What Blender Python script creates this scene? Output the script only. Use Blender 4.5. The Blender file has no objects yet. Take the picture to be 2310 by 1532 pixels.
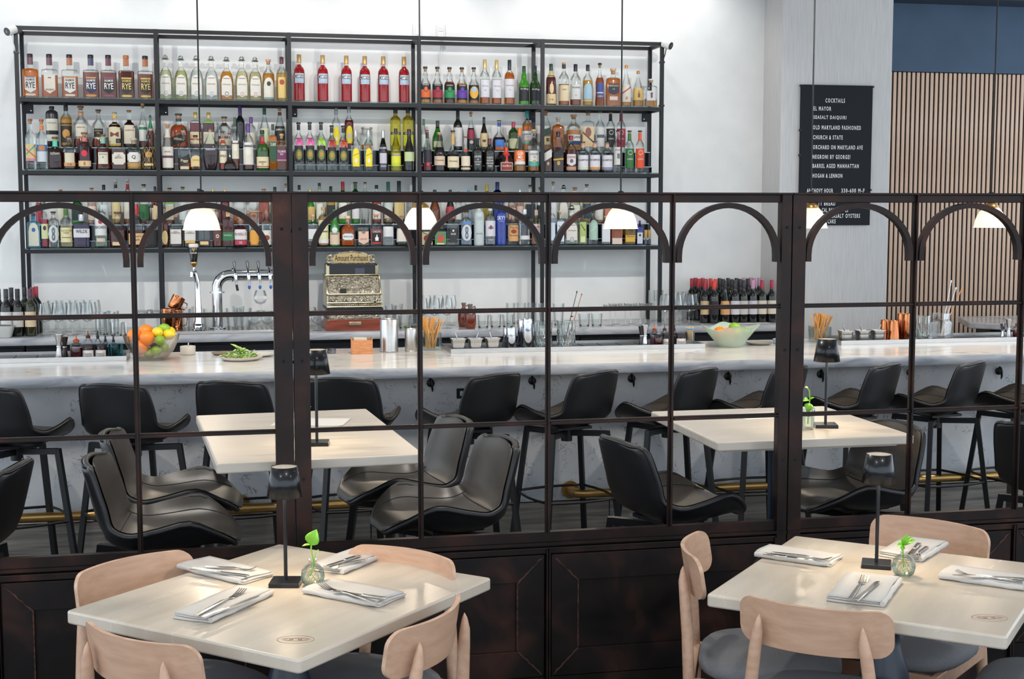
import bpy, math, random
import numpy as np
from math import sin, cos, pi, radians as rad, atan2, hypot
random.seed(7)
SC = bpy.context.scene
COL = SC.collection

# ------------------------------------------------------------------ camera
FPX, YAW, PIT, ZC = 3148.0, .21, .0941, 1.81
cam = bpy.data.cameras.new('camera'); camo = bpy.data.objects.new('camera', cam); COL.objects.link(camo)
cam.sensor_width = 36; cam.lens = FPX/2310*36; cam.clip_end = 60
camo.location = (0, 0, ZC); camo.rotation_euler = (pi/2-PIT, 0, -YAW)
SC.camera = camo
# ------------------------------------------------------------------ exposure, world, big lights
SC.view_settings.view_transform = 'Standard'; SC.view_settings.look = 'None'
SC.view_settings.gamma = 1; SC.view_settings.use_curve_mapping = False
SC.view_settings.exposure = 0.0
SC.cycles.transparent_max_bounces = 24; SC.cycles.max_bounces = 6; SC.cycles.diffuse_bounces = 3
SC.cycles.caustics_reflective = False; SC.cycles.caustics_refractive = False
SC.cycles.sample_clamp_indirect = 6
W = bpy.data.worlds.new('world'); SC.world = W; W.use_nodes = True
W.node_tree.nodes['Background'].inputs[0].default_value = (.80, .90, 1.0, 1)      # daylight coming in from the street side
W.node_tree.nodes['Background'].inputs[1].default_value = 2.2

def light(name, typ, loc, power, color, aim=None, size=.1, angle=None, blend=.4):
    d = bpy.data.lights.new(name, typ); o = bpy.data.objects.new(name, d); COL.objects.link(o)
    o.location = loc; d.energy = power; d.color = color
    if typ == 'AREA': d.size = size
    else: d.shadow_soft_size = size
    if typ == 'SPOT': d.spot_size = rad(angle); d.spot_blend = blend
    if aim:
        import mathutils
        o.rotation_euler = (mathutils.Vector(aim)-mathutils.Vector(loc)).to_track_quat('-Z', 'Y').to_euler()
    return o
CEIL = 3.75
# track spots in front of the bar, aimed at the back bar
for i, (x, ax) in enumerate(((-1.3, -.5), (.9, .9), (3.0, 2.4))):
    light('track_spot_light', 'SPOT', (x, 6.55, 3.25), 125, (1, .96, .91), (ax, 9.7, 1.6), .03, 80, .7)
# wall washers close to the white wall
for x in (-1.0, .2, 1.35, 2.5, 3.3):
    light('wall_washer_light', 'SPOT', (x, 9.36, 3.62), 14, (1, .97, .94), (x, 9.78, 2.7), .04, 120, .7)
# unseen downlights added to brighten tables, bar front and (last one) slatted wall
for x, y, e in ((-1.0, 2.6, 45), (.7, 3.0, 45), (2.4, 2.8, 45), (-.9, 5.75, 120), (1.1, 5.9, 120), (3.0, 5.75, 120), (5.2, 6.6, 150)):
    light('fill_downlight', 'SPOT', (x, y, 3.6), e, (1, .93, .84), (x, y, 0), .07, 110, .7)

# ------------------------------------------------------------------ pixel -> place (only to read real positions off the photograph)
FW = np.array([sin(YAW)*cos(PIT), cos(YAW)*cos(PIT), -sin(PIT)]); RT = np.array([cos(YAW), -sin(YAW), 0]); UP = np.cross(RT, FW)
def ray(x, y): return FW+RT*(x-1155)/FPX-UP*(y-766)/FPX
def atZ(x, y, z):
    d = ray(x, y); t = (z-ZC)/d[2]; return d*t+np.array([0, 0, ZC])
def atY(x, y, Y):
    d = ray(x, y); t = Y/d[1]; return d*t+np.array([0, 0, ZC])
def depth(p): return float((np.array(p)-np.array([0, 0, ZC])) @ FW)

# ------------------------------------------------------------------ materials
def lin(h):
    if not isinstance(h, str): return tuple(h)[:3]
    h = h.lstrip('#'); v = [int(h[i:i+2], 16)/255 for i in (0, 2, 4)]
    return tuple(c/12.92 if c <= .04045 else ((c+.055)/1.055)**2.4 for c in v)
MATS = {}
def newmat(name):
    m = bpy.data.materials.new(name); m.use_nodes = True; nt = m.node_tree
    return m, nt, nt.nodes['Principled BSDF'], nt.nodes['Material Output']
def setp(b, color=None, rough=None, metal=None, spec=None, coat=None):
    if color is not None: b.inputs['Base Color'].default_value = (*lin(color), 1)
    if rough is not None: b.inputs['Roughness'].default_value = rough
    if metal is not None: b.inputs['Metallic'].default_value = metal
    if spec is not None: b.inputs['Specular IOR Level'].default_value = spec
    if coat is not None: b.inputs['Coat Weight'].default_value = coat; b.inputs['Coat Roughness'].default_value = .08
def N(nt, t, **kw):
    n = nt.nodes.new(t)
    for k, v in kw.items():
        if k in n.inputs: n.inputs[k].default_value = v
        else: setattr(n, k, v)
    return n
def paint(color, rough=.5, metal=0.0, spec=.5, coat=0, var=.06, scale=60):
    """a plain coloured surface with a faint procedural mottle"""
    k = ('p', color if isinstance(color, str) else tuple(color), rough, metal, spec, coat, var, scale)
    if k in MATS: return MATS[k]
    m, nt, b, o = newmat('paint'); setp(b, color, rough, metal, spec, coat)
    c = lin(color)
    tc = N(nt, 'ShaderNodeTexCoord'); no = N(nt, 'ShaderNodeTexNoise', Scale=scale, Detail=2.0)
    nt.links.new(tc.outputs['Object'], no.inputs['Vector'])
    mx = N(nt, 'ShaderNodeMixRGB'); mx.inputs[1].default_value = (*[x*(1-var) for x in c], 1); mx.inputs[2].default_value = (*[min(1, x*(1+var)) for x in c], 1)
    nt.links.new(no.outputs['Fac'], mx.inputs[0]); nt.links.new(mx.outputs[0], b.inputs['Base Color'])
    MATS[k] = m; return m
def ramp(nt, src, stops):
    r = N(nt, 'ShaderNodeValToRGB'); e = r.color_ramp.elements
    while len(e) < len(stops): e.new(.5)
    for el, (p, c) in zip(e, stops): el.position = p; el.color = (*lin(c), 1)
    nt.links.new(src, r.inputs[0]); return r
def coords(nt, scale=(1, 1, 1), rot=(0, 0, 0), kind='Object'):
    tc = N(nt, 'ShaderNodeTexCoord'); mp = N(nt, 'ShaderNodeMapping'); mp.inputs['Scale'].default_value = scale; mp.inputs['Rotation'].default_value = rot
    nt.links.new(tc.outputs[kind], mp.inputs[0]); return mp.outputs[0]
def bump(nt, b, h, strength=.2, dist=.01):
    n = N(nt, 'ShaderNodeBump'); n.inputs['Strength'].default_value = strength; n.inputs['Distance'].default_value = dist
    nt.links.new(h, n.inputs['Height']); nt.links.new(n.outputs[0], b.inputs['Normal'])
def noisemat(key, stops, scale=5, detail=5, sc=(1, 1, 1), rot=(0, 0, 0), rough=.5, metal=0, bmp=0, bd=.005, distortion=0, spec=.5, roughvar=None, coat=0):
    if key in MATS: return MATS[key]
    m, nt, b, o = newmat(key); setp(b, None, rough, metal, spec, coat)
    v = coords(nt, sc, rot); no = N(nt, 'ShaderNodeTexNoise', Scale=scale, Detail=detail, Distortion=distortion); nt.links.new(v, no.inputs['Vector'])
    r = ramp(nt, no.outputs['Fac'], stops); nt.links.new(r.outputs[0], b.inputs['Base Color'])
    if roughvar:
        mr = N(nt, 'ShaderNodeMapRange'); mr.inputs['To Min'].default_value, mr.inputs['To Max'].default_value = roughvar
        nt.links.new(no.outputs['Fac'], mr.inputs[0]); nt.links.new(mr.outputs[0], b.inputs['Roughness'])
    if bmp: bump(nt, b, no.outputs['Fac'], bmp, bd)
    MATS[key] = m; return m
def sheet(nt, o, tint, tint_edge, body=None, opac=None, gloss=1.0):
    """see-through wall: absorbs more where light crosses it at a slant, Fresnel reflection on top"""
    lf = N(nt, 'ShaderNodeLayerWeight'); lf.inputs[0].default_value = .3
    mc = N(nt, 'ShaderNodeMixRGB'); mc.inputs[1].default_value = (*tint, 1); mc.inputs[2].default_value = (*tint_edge, 1); nt.links.new(lf.outputs['Facing'], mc.inputs[0])
    t = N(nt, 'ShaderNodeBsdfTransparent'); nt.links.new(mc.outputs[0], t.inputs[0]); base = t.outputs[0]
    if body is not None:
        mb_ = N(nt, 'ShaderNodeMixShader'); nt.links.new(opac, mb_.inputs[0]); nt.links.new(base, mb_.inputs[1]); nt.links.new(body, mb_.inputs[2]); base = mb_.outputs[0]
    g = N(nt, 'ShaderNodeBsdfGlossy'); g.inputs['Roughness'].default_value = .04; g.inputs[0].default_value = (1, 1, 1, 1)
    lw = N(nt, 'ShaderNodeLayerWeight'); lw.inputs[0].default_value = .36
    mu = N(nt, 'ShaderNodeMath', operation='MULTIPLY'); mu.inputs[1].default_value = min(1, .75*gloss); nt.links.new(lw.outputs['Fresnel'], mu.inputs[0])
    mx = N(nt, 'ShaderNodeMixShader'); nt.links.new(mu.outputs[0], mx.inputs[0]); nt.links.new(base, mx.inputs[1]); nt.links.new(g.outputs[0], mx.inputs[2])
    nt.links.new(mx.outputs[0], o.inputs['Surface'])
def glass(tint='fcfdfd', gloss=1.0, key=None):
    k = ('g', tint, gloss)
    if k in MATS: return MATS[k]
    m, nt, b, o = newmat('glass'); nt.nodes.remove(b); c = lin(tint)
    sheet(nt, o, c, tuple(x**1.3*.80 for x in c), gloss=gloss); MATS[k] = m; return m
def liquid(color, opac=.45):
    k = ('l', color, opac)
    if k in MATS: return MATS[k]
    m, nt, b, o = newmat('liquid'); c = lin(color); lum = .3*c[0]+.6*c[1]+.1*c[2]
    if lum > .4: opac *= .25
    setp(b, color, .3, 0, .3)
    no = N(nt, 'ShaderNodeTexNoise', Scale=14.0); nt.links.new(coords(nt), no.inputs['Vector'])
    mr = N(nt, 'ShaderNodeMapRange'); mr.inputs['To Min'].default_value = max(0, opac-.1); mr.inputs['To Max'].default_value = opac+.1; nt.links.new(no.outputs['Fac'], mr.inputs[0])
    sheet(nt, o, tuple(x**.5 for x in c), tuple(x**.8*.55 for x in c), b.outputs[0], mr.outputs[0]); MATS[k] = m; return m
def glow(color, strength):
    k = ('e', color, strength)
    if k in MATS: return MATS[k]
    m, nt, b, o = newmat('lit_glass'); setp(b, color, .3); b.inputs['Emission Color'].default_value = (*lin(color), 1); b.inputs['Emission Strength'].default_value = strength
    MATS[k] = m; return m

# ------------------------------------------------------------------ mesh builder
class G:
    def __init__(s): s.v = []; s.f = []
    def add(s, vs, fs):
        n = len(s.v); s.v += [tuple(map(float, p)) for p in vs]; s.f += [tuple(i+n for i in f) for f in fs]; return s
    def box(s, c, d, rz=0):
        x, y, z = (k/2 for k in d); P = []
        for dz in (-z, z):
            for dx, dy in ((-x, -y), (x, -y), (x, y), (-x, y)):
                P.append((c[0]+dx*cos(rz)-dy*sin(rz), c[1]+dx*sin(rz)+dy*cos(rz), c[2]+dz))
        return s.add(P, [(3, 2, 1, 0), (4, 5, 6, 7), (0, 1, 5, 4), (1, 2, 6, 5), (2, 3, 7, 6), (3, 0, 4, 7)])
    def bb(s, a, b): return s.box([(p+q)/2 for p, q in zip(a, b)], [abs(q-p) for p, q in zip(a, b)])
    def bar(s, p, q, w, h, up=(0, 0, 1), taper=1.0):
        p, q = np.array(p, float), np.array(q, float); d = q-p; d /= np.linalg.norm(d); u = np.array(up, float)
        if abs(d @ u) > .98: u = np.array([0, 1., 0])
        a = np.cross(d, u); a /= np.linalg.norm(a); b = np.cross(a, d); P = []
        for c, t in ((p, 1), (q, taper)):
            for i, j in ((-1, -1), (1, -1), (1, 1), (-1, 1)): P.append(c+a*i*w/2*t+b*j*h/2*t)
        return s.add(P, [(3, 2, 1, 0), (4, 5, 6, 7), (0, 1, 5, 4), (1, 2, 6, 5), (2, 3, 7, 6), (3, 0, 4, 7)])
    def tube(s, pts, r, n=10, closed=False, cap=True):
        pts = [np.array(p, float) for p in pts]; m = len(pts); R = r if hasattr(r, '__len__') else [r]*m
        rings = []; prev = None
        for i, p in enumerate(pts):
            if closed: d = pts[(i+1) % m]-pts[i-1]
            else: d = pts[min(i+1, m-1)]-pts[max(i-1, 0)]
            d = d/(np.linalg.norm(d)+1e-12)
            if prev is None:
                u = np.array([0, 0, 1.]) if abs(d[2]) < .9 else np.array([0, 1., 0])
            else: u = prev
            a = u-d*(u @ d); a /= np.linalg.norm(a)+1e-12; b = np.cross(d, a); prev = a
            rings.append([p+(a*cos(2*pi*k/n)+b*sin(2*pi*k/n))*R[i] for k in range(n)])
        V = [v for rg in rings for v in rg]; F = []
        for i in range(m if closed else m-1):
            for k in range(n):
                j = (i+1) % m; F.append((i*n+k, i*n+(k+1) % n, j*n+(k+1) % n, j*n+k))
        if cap and not closed: F += [tuple(range(n-1, -1, -1)), tuple((m-1)*n+k for k in range(n))]
        return s.add(V, F)
    def lathe(s, prof, n=24, c=(0, 0, 0), ex=2.0, ry=1.0, cap=True, flute=0, nfl=0):
        V = []; F = []; m = len(prof)
        for r, z in prof:
            for k in range(n):
                t = 2*pi*k/n; cx, sy = cos(t), sin(t)
                if ex != 2: cx = math.copysign(abs(cx)**(2/ex), cx); sy = math.copysign(abs(sy)**(2/ex), sy)
                rr = r*(1+(flute if nfl and k % 2 else 0)); V.append((c[0]+rr*cx, c[1]+rr*sy*ry, c[2]+z))
        for i in range(m-1):
            for k in range(n): F.append((i*n+k, i*n+(k+1) % n, (i+1)*n+(k+1) % n, (i+1)*n+k))
        if cap:
            if prof[0][0] > 1e-5: F.append(tuple(range(n-1, -1, -1)))
            if prof[-1][0] > 1e-5: F.append(tuple((m-1)*n+k for k in range(n)))
        return s.add(V, F)
    def prism(s, poly, z0, z1):
        n = len(poly); V = [(x, y, z0) for x, y in poly]+[(x, y, z1) for x, y in poly]
        F = [tuple(range(n-1, -1, -1)), tuple(range(n, 2*n))]+[(i, (i+1) % n, n+(i+1) % n, n+i) for i in range(n)]
        return s.add(V, F)
    def prism_xz(s, poly, y0, y1):
        n = len(poly); V = [(x, y0, z) for x, z in poly]+[(x, y1, z) for x, z in poly]
        F = [tuple(range(n)), tuple(range(2*n-1, n-1, -1))]+[(i, n+i, n+(i+1) % n, (i+1) % n) for i in range(n)]
        return s.add(V, F)
    def grid(s, fn, nu, nv, double=0):
        V = [fn(i/nu, j/nv) for j in range(nv+1) for i in range(nu+1)]
        return s.add(V, [(j*(nu+1)+i, j*(nu+1)+i+1, (j+1)*(nu+1)+i+1, (j+1)*(nu+1)+i) for j in range(nv) for i in range(nu)])
    def mesh(s, name, smooth=40):
        m = bpy.data.meshes.new(name); m.from_pydata(s.v, [], s.f)
        if smooth:
            m.polygons.foreach_set('use_smooth', [True]*len(m.polygons)); m.set_sharp_from_angle(angle=rad(smooth))
        m.update(); return m
    def obj(s, name, mat, parent=None, smooth=40, loc=None, rz=None, bevel=0, seg=2, solid=0, sub=0):
        m = s.mesh(name, smooth); m.materials.append(mat)
        return link(name, m, parent, loc, rz, bevel, seg, solid, sub)
def link(name, m, parent=None, loc=None, rz=None, bevel=0, seg=2, solid=0, sub=0):
    o = bpy.data.objects.new(name, m); COL.objects.link(o)
    if parent is not None: o.parent = parent
    if loc is not None: o.location = tuple(map(float, loc))
    if rz is not None: o.rotation_euler = (0, 0, rz) if not hasattr(rz, '__len__') else rz
    if solid: md = o.modifiers.new('solid', 'SOLIDIFY'); md.thickness = solid; md.offset = 0
    if sub: md = o.modifiers.new('sub', 'SUBSURF'); md.levels = md.render_levels = sub
    if bevel: md = o.modifiers.new('bevel', 'BEVEL'); md.width = bevel; md.segments = seg; md.limit_method = 'ANGLE'; md.angle_limit = rad(35)
    return o
def tag(o, label, cat, group=None, kind=None):
    o['label'] = label; o['category'] = cat
    if group: o['group'] = group
    if kind: o['kind'] = kind
    return o
def thing(name, label, cat, loc=(0, 0, 0), rz=0, group=None):
    o = bpy.data.objects.new(name, None); COL.objects.link(o); o.empty_display_size = .05
    o.location = tuple(map(float, loc)); o.rotation_euler = (0, 0, rz); return tag(o, label, cat, group)
def struct(o): o['kind'] = 'structure'; return o
def dup(root, loc, rz=0, label=None, group=None):
    def cp(o, parent):
        c = o.copy(); COL.objects.link(c); c.parent = parent
        for ch in KIDS.get(o.name) or [k for k in bpy.data.objects if k.parent == o]: cp(ch, c)
        return c
    r = cp(root, None); r.location = tuple(map(float, loc)); r.rotation_euler = (0, 0, rz)
    if label: r['label'] = label
    if group: r['group'] = group
    return r
KIDS = {}
def remember(root):
    """child lists of a thing that will be copied often"""
    ch = [k for k in bpy.data.objects if k.parent == root]
    KIDS[root.name] = ch
    for k in ch: remember(k)
    if not ch: KIDS.pop(root.name)
    return root
def rrect(w, d, r, n=4):
    P = []
    for cx, cy, a0 in ((w/2-r, d/2-r, 0), (-w/2+r, d/2-r, pi/2), (-w/2+r, -d/2+r, pi), (w/2-r, -d/2+r, 1.5*pi)):
        for k in range(n+1): a = a0+pi/2*k/n; P.append((cx+r*cos(a), cy+r*sin(a)))
    return P
# ------------------------------------------------------------------ lettering
TXT = {}
def textmesh(t, track=1.0):
    if (t, track) not in TXT:
        c = bpy.data.curves.new('lettering', 'FONT'); c.body = t; c.size = 1; c.resolution_u = 2; c.align_x = 'CENTER'; c.space_line = .85; c.offset = .012 if track == 1 else .022; c.space_character = track
        o = bpy.data.objects.new('lettering', c); m = bpy.data.meshes.new_from_object(o)
        v = np.array([p.co[:2] for p in m.vertices]).reshape(-1, 2); f = [tuple(p.vertices) for p in m.polygons]
        lo, hi = v.min(0), v.max(0)
        TXT[t, track] = ((v-lo)/(hi-lo)-.5, f, (hi-lo)); bpy.data.objects.remove(o); bpy.data.curves.remove(c); bpy.data.meshes.remove(m)
    return TXT[t, track]
def flat_text(t, w, h, c, parent, mat, name='lettering', n=(0, -1, 0), proud=.0008, fit=True, track=1.0):
    """lettering lying in the local XZ plane, facing -Y, centred at c"""
    v, f, sz = textmesh(t, track)
    if not fit: w = h*sz[0]/sz[1]
    g = G(); g.add([(c[0]+x*w, c[1]-proud, c[2]+y*h) for x, y in v], f); return g.obj(name, mat, parent, 0)
# ================================================================== materials of the place
white_wall = noisemat('white_wall', [(.3, 'dfdfde'), (.7, 'e6e6e4')], 6, 3, rough=.75, bmp=.02)
plaster = noisemat('pier_plaster', [(.25, 'bfbcba'), (.5, 'c9c6c4'), (.75, 'd1cecb')], 8, 6, (16, 16, .7), rough=.7, bmp=.15, bd=.004)
navy = noisemat('navy_paint', [(.3, '31485f'), (.7, '395069')], 4, 3, rough=.6)
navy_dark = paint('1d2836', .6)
oak = noisemat('oak_slat', [(.25, 'c39f86'), (.5, 'd0b098'), (.8, 'dabfa8')], 5, 6, (9, 9, .7), rough=.55)
black_felt = paint('0d0e12', .9)
ceiling_m = paint('b9b9b9', .9)
dark_floor = noisemat('floor_wood', [(.3, '2e2a28'), (.6, '4a443f'), (.8, '5a534c')], 4, 6, (.6, 9, 1), rough=.5, bmp=.1)
black_steel = paint('14161a', .45, .4)
black_metal = paint('101114', .4, .3)
brass = noisemat('brass', [(.3, 'b08a50'), (.6, 'c59d60'), (.8, 'd6b174')], 5, 3, (1, 2, 2), rough=.3, metal=.85, roughvar=(.24, .4))
chrome = paint('dfe1e5', .08, 1.0, var=.02)
steel = noisemat('brushed_steel', [(.3, 'bebcb9'), (.7, 'c8c5c1')], 6, 3, (3, 3, 12), rough=.3, metal=1)
copper = noisemat('copper', [(.3, 'b0683f'), (.7, 'd08a60')], 8, 3, (20, 20, 1), rough=.22, metal=1)
rusty = noisemat('raw_steel', [(.28, '120c0b'), (.5, '231613'), (.66, '38211a'), (.82, '593425')], 7, 8, (1, 1, 1), rough=.42, metal=.55, bmp=.12, bd=.003, roughvar=(.3, .6))
rusty_panel = noisemat('raw_steel_sheet', [(.3, '0a0808'), (.5, '1a1110'), (.62, '301c16'), (.78, '4d2f25')], 5, 9, (1, 1, 1), rough=.45, metal=.5, bmp=.1, bd=.003, roughvar=(.28, .6), distortion=.6)
def marble(key, stops, scale, vein, vs, rough=.22, thick=.035, vscale=3.0, sc=(1, 1, 1)):
    m, nt, b, o = newmat(key); setp(b, None, rough)
    v = coords(nt, sc)
    n1 = N(nt, 'ShaderNodeTexNoise', Scale=scale, Detail=8.0, Distortion=1.2); nt.links.new(v, n1.inputs['Vector'])
    r = ramp(nt, n1.outputs['Fac'], stops)
    n2 = N(nt, 'ShaderNodeTexNoise', Scale=vscale, Detail=3.0, Distortion=2.5); nt.links.new(v, n2.inputs['Vector'])
    sb = N(nt, 'ShaderNodeMath', operation='SUBTRACT'); sb.inputs[1].default_value = .5; nt.links.new(n2.outputs['Fac'], sb.inputs[0])
    ab = N(nt, 'ShaderNodeMath', operation='ABSOLUTE'); nt.links.new(sb.outputs[0], ab.inputs[0])
    mr = N(nt, 'ShaderNodeMapRange'); mr.inputs['From Max'].default_value = thick; mr.inputs['To Min'].default_value = vs; mr.inputs['To Max'].default_value = 0; nt.links.new(ab.outputs[0], mr.inputs[0])
    n3 = N(nt, 'ShaderNodeTexNoise', Scale=vscale*1.7, Detail=2.0); nt.links.new(v, n3.inputs['Vector'])
    gate = N(nt, 'ShaderNodeMapRange'); gate.inputs['From Min'].default_value = .48; gate.inputs['From Max'].default_value = .6; nt.links.new(n3.outputs['Fac'], gate.inputs[0])
    mu = N(nt, 'ShaderNodeMath', operation='MULTIPLY'); nt.links.new(mr.outputs[0], mu.inputs[0]); nt.links.new(gate.outputs[0], mu.inputs[1])
    mx = N(nt, 'ShaderNodeMixRGB'); nt.links.new(mu.outputs[0], mx.inputs[0]); nt.links.new(r.outputs[0], mx.inputs[1]); mx.inputs[2].default_value = (*lin(vein), 1)
    nt.links.new(mx.outputs[0], b.inputs['Base Color']); MATS[key] = m; return m
bar_marble = marble('bar_top_marble', [(.25, 'a9aab0'), (.45, 'cfcdcb'), (.7, 'dcd9d4')], 2.2, '7b7f88', .5, .16, .04, 1.4, (.6, 1.4, 3))
front_marble = marble('bar_front_marble', [(.25, 'bcbec2'), (.5, 'd0d0d2'), (.75, 'dedbd6')], 2.6, '4e5058', .9, .4, .014, 7.5)
grey_marble = marble('back_counter_marble', [(.25, '8f9296'), (.5, 'b4b5b6'), (.75, 'c6c4c0')], 5, '7b7f88', .5, .2, .03, 3)
plinth_wood = noisemat('plinth_wood', [(.25, '55524f'), (.5, '878078'), (.8, 'a89c8f')], 5, 8, (.5, 6, 11), rough=.55, bmp=.3, bd=.004)

# ================================================================== the room
fl = struct(link('floor', G().mesh('floor')))
fl.data.materials.append(dark_floor)
plank = G().bb((0, 0, -.02), (2.2, .178, 0)).mesh('plank', 0); plank.materials.append(dark_floor)
sub = G().bb((-4, -1.2, -.06), (7.5, 10.2, -.021)).obj('subfloor', paint('141210', .9), fl, 0)
for j in range(34):
    for i in range(5):
        link('plank', plank, fl, (-4+(i*2.204+(j*.77) % 2.2)-1.1, 3.9+j*.18, 0))
struct(G().bb((-2.6, 9.80, 0), (3.99, 10.0, CEIL)).obj('wall_back', white_wall, None, 0))
struct(G().bb((3.985, 9.47, 0), (4.84, 10.1, CEIL)).obj('wall_pier', plaster, None, 0, bevel=.006))
zs = atY(2150, 164.5, 9.9)[2]; zn = atY(2150, 11, 9.9)[2]
wr = struct(G().bb((4.84, 9.93, 0), (7.4, 10.1, zs)).obj('wall_right', black_felt, None, 0))
G().bb((4.84, 9.90, zs+.004), (7.4, 10.1, zn)).obj('painted_band', navy, wr, 0)
G().bb((4.84, 9.6, zn), (7.4, 10.1, CEIL)).obj('soffit', navy_dark, wr, 0)
X0, X1 = atY(2008, 300, 9.9)[0], atY(2306, 300, 9.9)[0]
pitch = (X1-X0)/29
slat = G().bb((0, 0, .05), (pitch*.66, .011, zs)).mesh('slat', 0); slat.materials.append(oak)
for i in range(int(2.54/pitch)): link('slat', slat, wr, (4.85+pitch*(.1+i), 9.918, 0), None, .002, 1)
struct(G().bb((-4, -.5, CEIL), (7.5, 10.1, CEIL+.1)).obj('ceiling', ceiling_m, None, 0))

# ================================================================== the bar
bar = thing('bar_counter', 'pale veined marble bar with thick slab top, wood plinth and long straight front', 'bar counter', (0, 7.3, 0))
def slab(x0, x1, y0, y1, z0, z1, wob=.006):
    """a thick stone slab with a softly uneven broken front edge"""
    g = G(); n = 90; rnd = [random.uniform(-1, 1) for _ in range(n+1)]
    prof = [(0, .0), (-.004, .15), (-.006, .5), (-.003, .85), (.004, 1)]
    V = []
    for i in range(n+1):
        x = x0+(x1-x0)*i/n; w = wob*rnd[i]
        ring = [(x, y0+dy+w*(1-abs(k-.5)), z0+(z1-z0)*k) for dy, k in prof]+[(x, y1, z1), (x, y1, z0)]
        V += ring
    m = 7; F = [(i*m+k, i*m+(k+1) % m, (i+1)*m+(k+1) % m, (i+1)*m+k) for i in range(n) for k in range(4, m)]
    E = [(i*m+k, i*m+k+1, (i+1)*m+k+1, (i+1)*m+k) for i in range(n) for k in range(4)]
    F += [tuple(range(m-1, -1, -1)), tuple(n*m+k for k in range(m))]
    e = G(); e.add(V, [tuple(reversed(f)) for f in E])
    return g.add(V, [tuple(reversed(f)) for f in F]), e
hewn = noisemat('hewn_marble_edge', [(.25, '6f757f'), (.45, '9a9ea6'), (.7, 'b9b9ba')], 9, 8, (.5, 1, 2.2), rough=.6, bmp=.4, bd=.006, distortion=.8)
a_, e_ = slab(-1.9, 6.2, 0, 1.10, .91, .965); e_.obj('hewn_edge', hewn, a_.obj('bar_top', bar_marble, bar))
G().bb((-1.9, .2, .172), (6.2, .26, .91)).obj('front_slab', front_marble, bar, 0, bevel=.002)
for i in range(6):
    a = -1.9+i*1.35+(0 if i == 0 else .012)
    G().bb((a, .188, 0), (a+1.345, .25, .166)).obj('plinth_board', plinth_wood, bar, 0, bevel=.003)
G().bb((-1.9, .27, 0), (6.2, 1.0, .905)).obj('bar_core', paint('232427', .8), bar, 0)
hook_g = G().lathe([(.0, -.0), (.022, 0), (.022, .012), (.012, .016), (0, .016)], 14)
def hook(px, py):
    p = atY(px, py, 7.5); t = thing('bag_hook', f'small black bag hook under the bar top {HOOKS[len(HS)]}', 'hook', (p[0], 7.5, p[2]), 0, 'hooks along the bar front')
    HS.append(t)
    g = G(); g.add([(x, -z, y) for x, y, z in hook_g.v], [tuple(reversed(f)) for f in hook_g.f]); g.obj('plate', black_metal, t)
    G().tube([(-.004, -.016, .028), (.0, -.03, .02), (.002, -.034, 0), (.006, -.03, -.03), (.008, -.02, -.045)], [.004, .006, .007, .006, .003], 8).obj('prong', black_metal, t)
HS = []
HOOKS = ['behind the second stool', 'behind the third stool', 'behind the fourth stool', 'by the power outlet', 'between the fifth and sixth stools', 'right of the sixth stool', 'right of the seventh stool', 'behind the far lamp pole', 'right of the ninth stool', 'near the picture edge']
for px, py in ((232, 874), (487, 873), (736, 864), (971, 864), (1200, 859), (1424, 854), (1641, 849), (1850, 844), (2052, 840), (2252, 837)): hook(px, py)
p = atY(1052, 887, 7.5)
t = thing('power_outlet', 'black power outlet plate set in the marble bar front', 'outlet', (p[0], 7.5, p[2]))
G().bb((-.055, -.006, -.028), (.055, 0, .028)).obj('cover_plate', black_metal, t, 0, bevel=.002)
for sx in (-.025, .022): G().bb((sx-.012, -.009, -.013), (sx+.012, -.006, .013)).obj('socket', paint('2a2c30' if sx > 0 else 'b9bcc2', .5), t, 0)
# brass foot rails
def foot_rail(x0, x1, y, z, label, el0=False, el1=False, mounts=()):
    t = thing('foot_rail', label, 'foot rail', (0, y, z), 0, 'brass rails at the foot of the bar')
    P = []
    yb = 7.49-y
    if el0: P += [(x0, yb, 0), (x0, .05, 0), (x0+.012, .015, 0), (x0+.05, 0, 0)]
    else: P += [(x0, 0, 0)]
    if el1: P += [(x1-.05, 0, 0), (x1-.012, .015, 0), (x1, .05, 0), (x1, yb, 0)]
    else: P += [(x1, 0, 0)]
    G().tube(P, .026, 14).obj('tube', brass, t)
    for mx in list(mounts)+([x0] if el0 else [])+([x1] if el1 else []):
        g = G(); g.tube([(mx, yb, .0), (mx, yb-.012, .0)], .05, 20); g.tube([(mx, yb, .0), (mx, yb-.03, .0)], .034, 18)
        g.obj('flange', brass, t)
        if mx not in (x0, x1): G().tube([(mx, yb, 0), (mx, 0, 0)], .018, 10).obj('stem', brass, t); G().tube([(mx-.05, 0, 0), (mx+.05, 0, 0)], .029, 14).obj('collar', brass, t)
foot_rail(-1.8, .98, 7.36, .235, 'brass foot rail below the first four bar stools', el1=True, mounts=(.11,))
foot_rail(1.93, 5.9, 7.36, .235, 'brass foot rail starting at an elbow below the sixth bar stool', el0=True, mounts=(3.92,))

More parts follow.
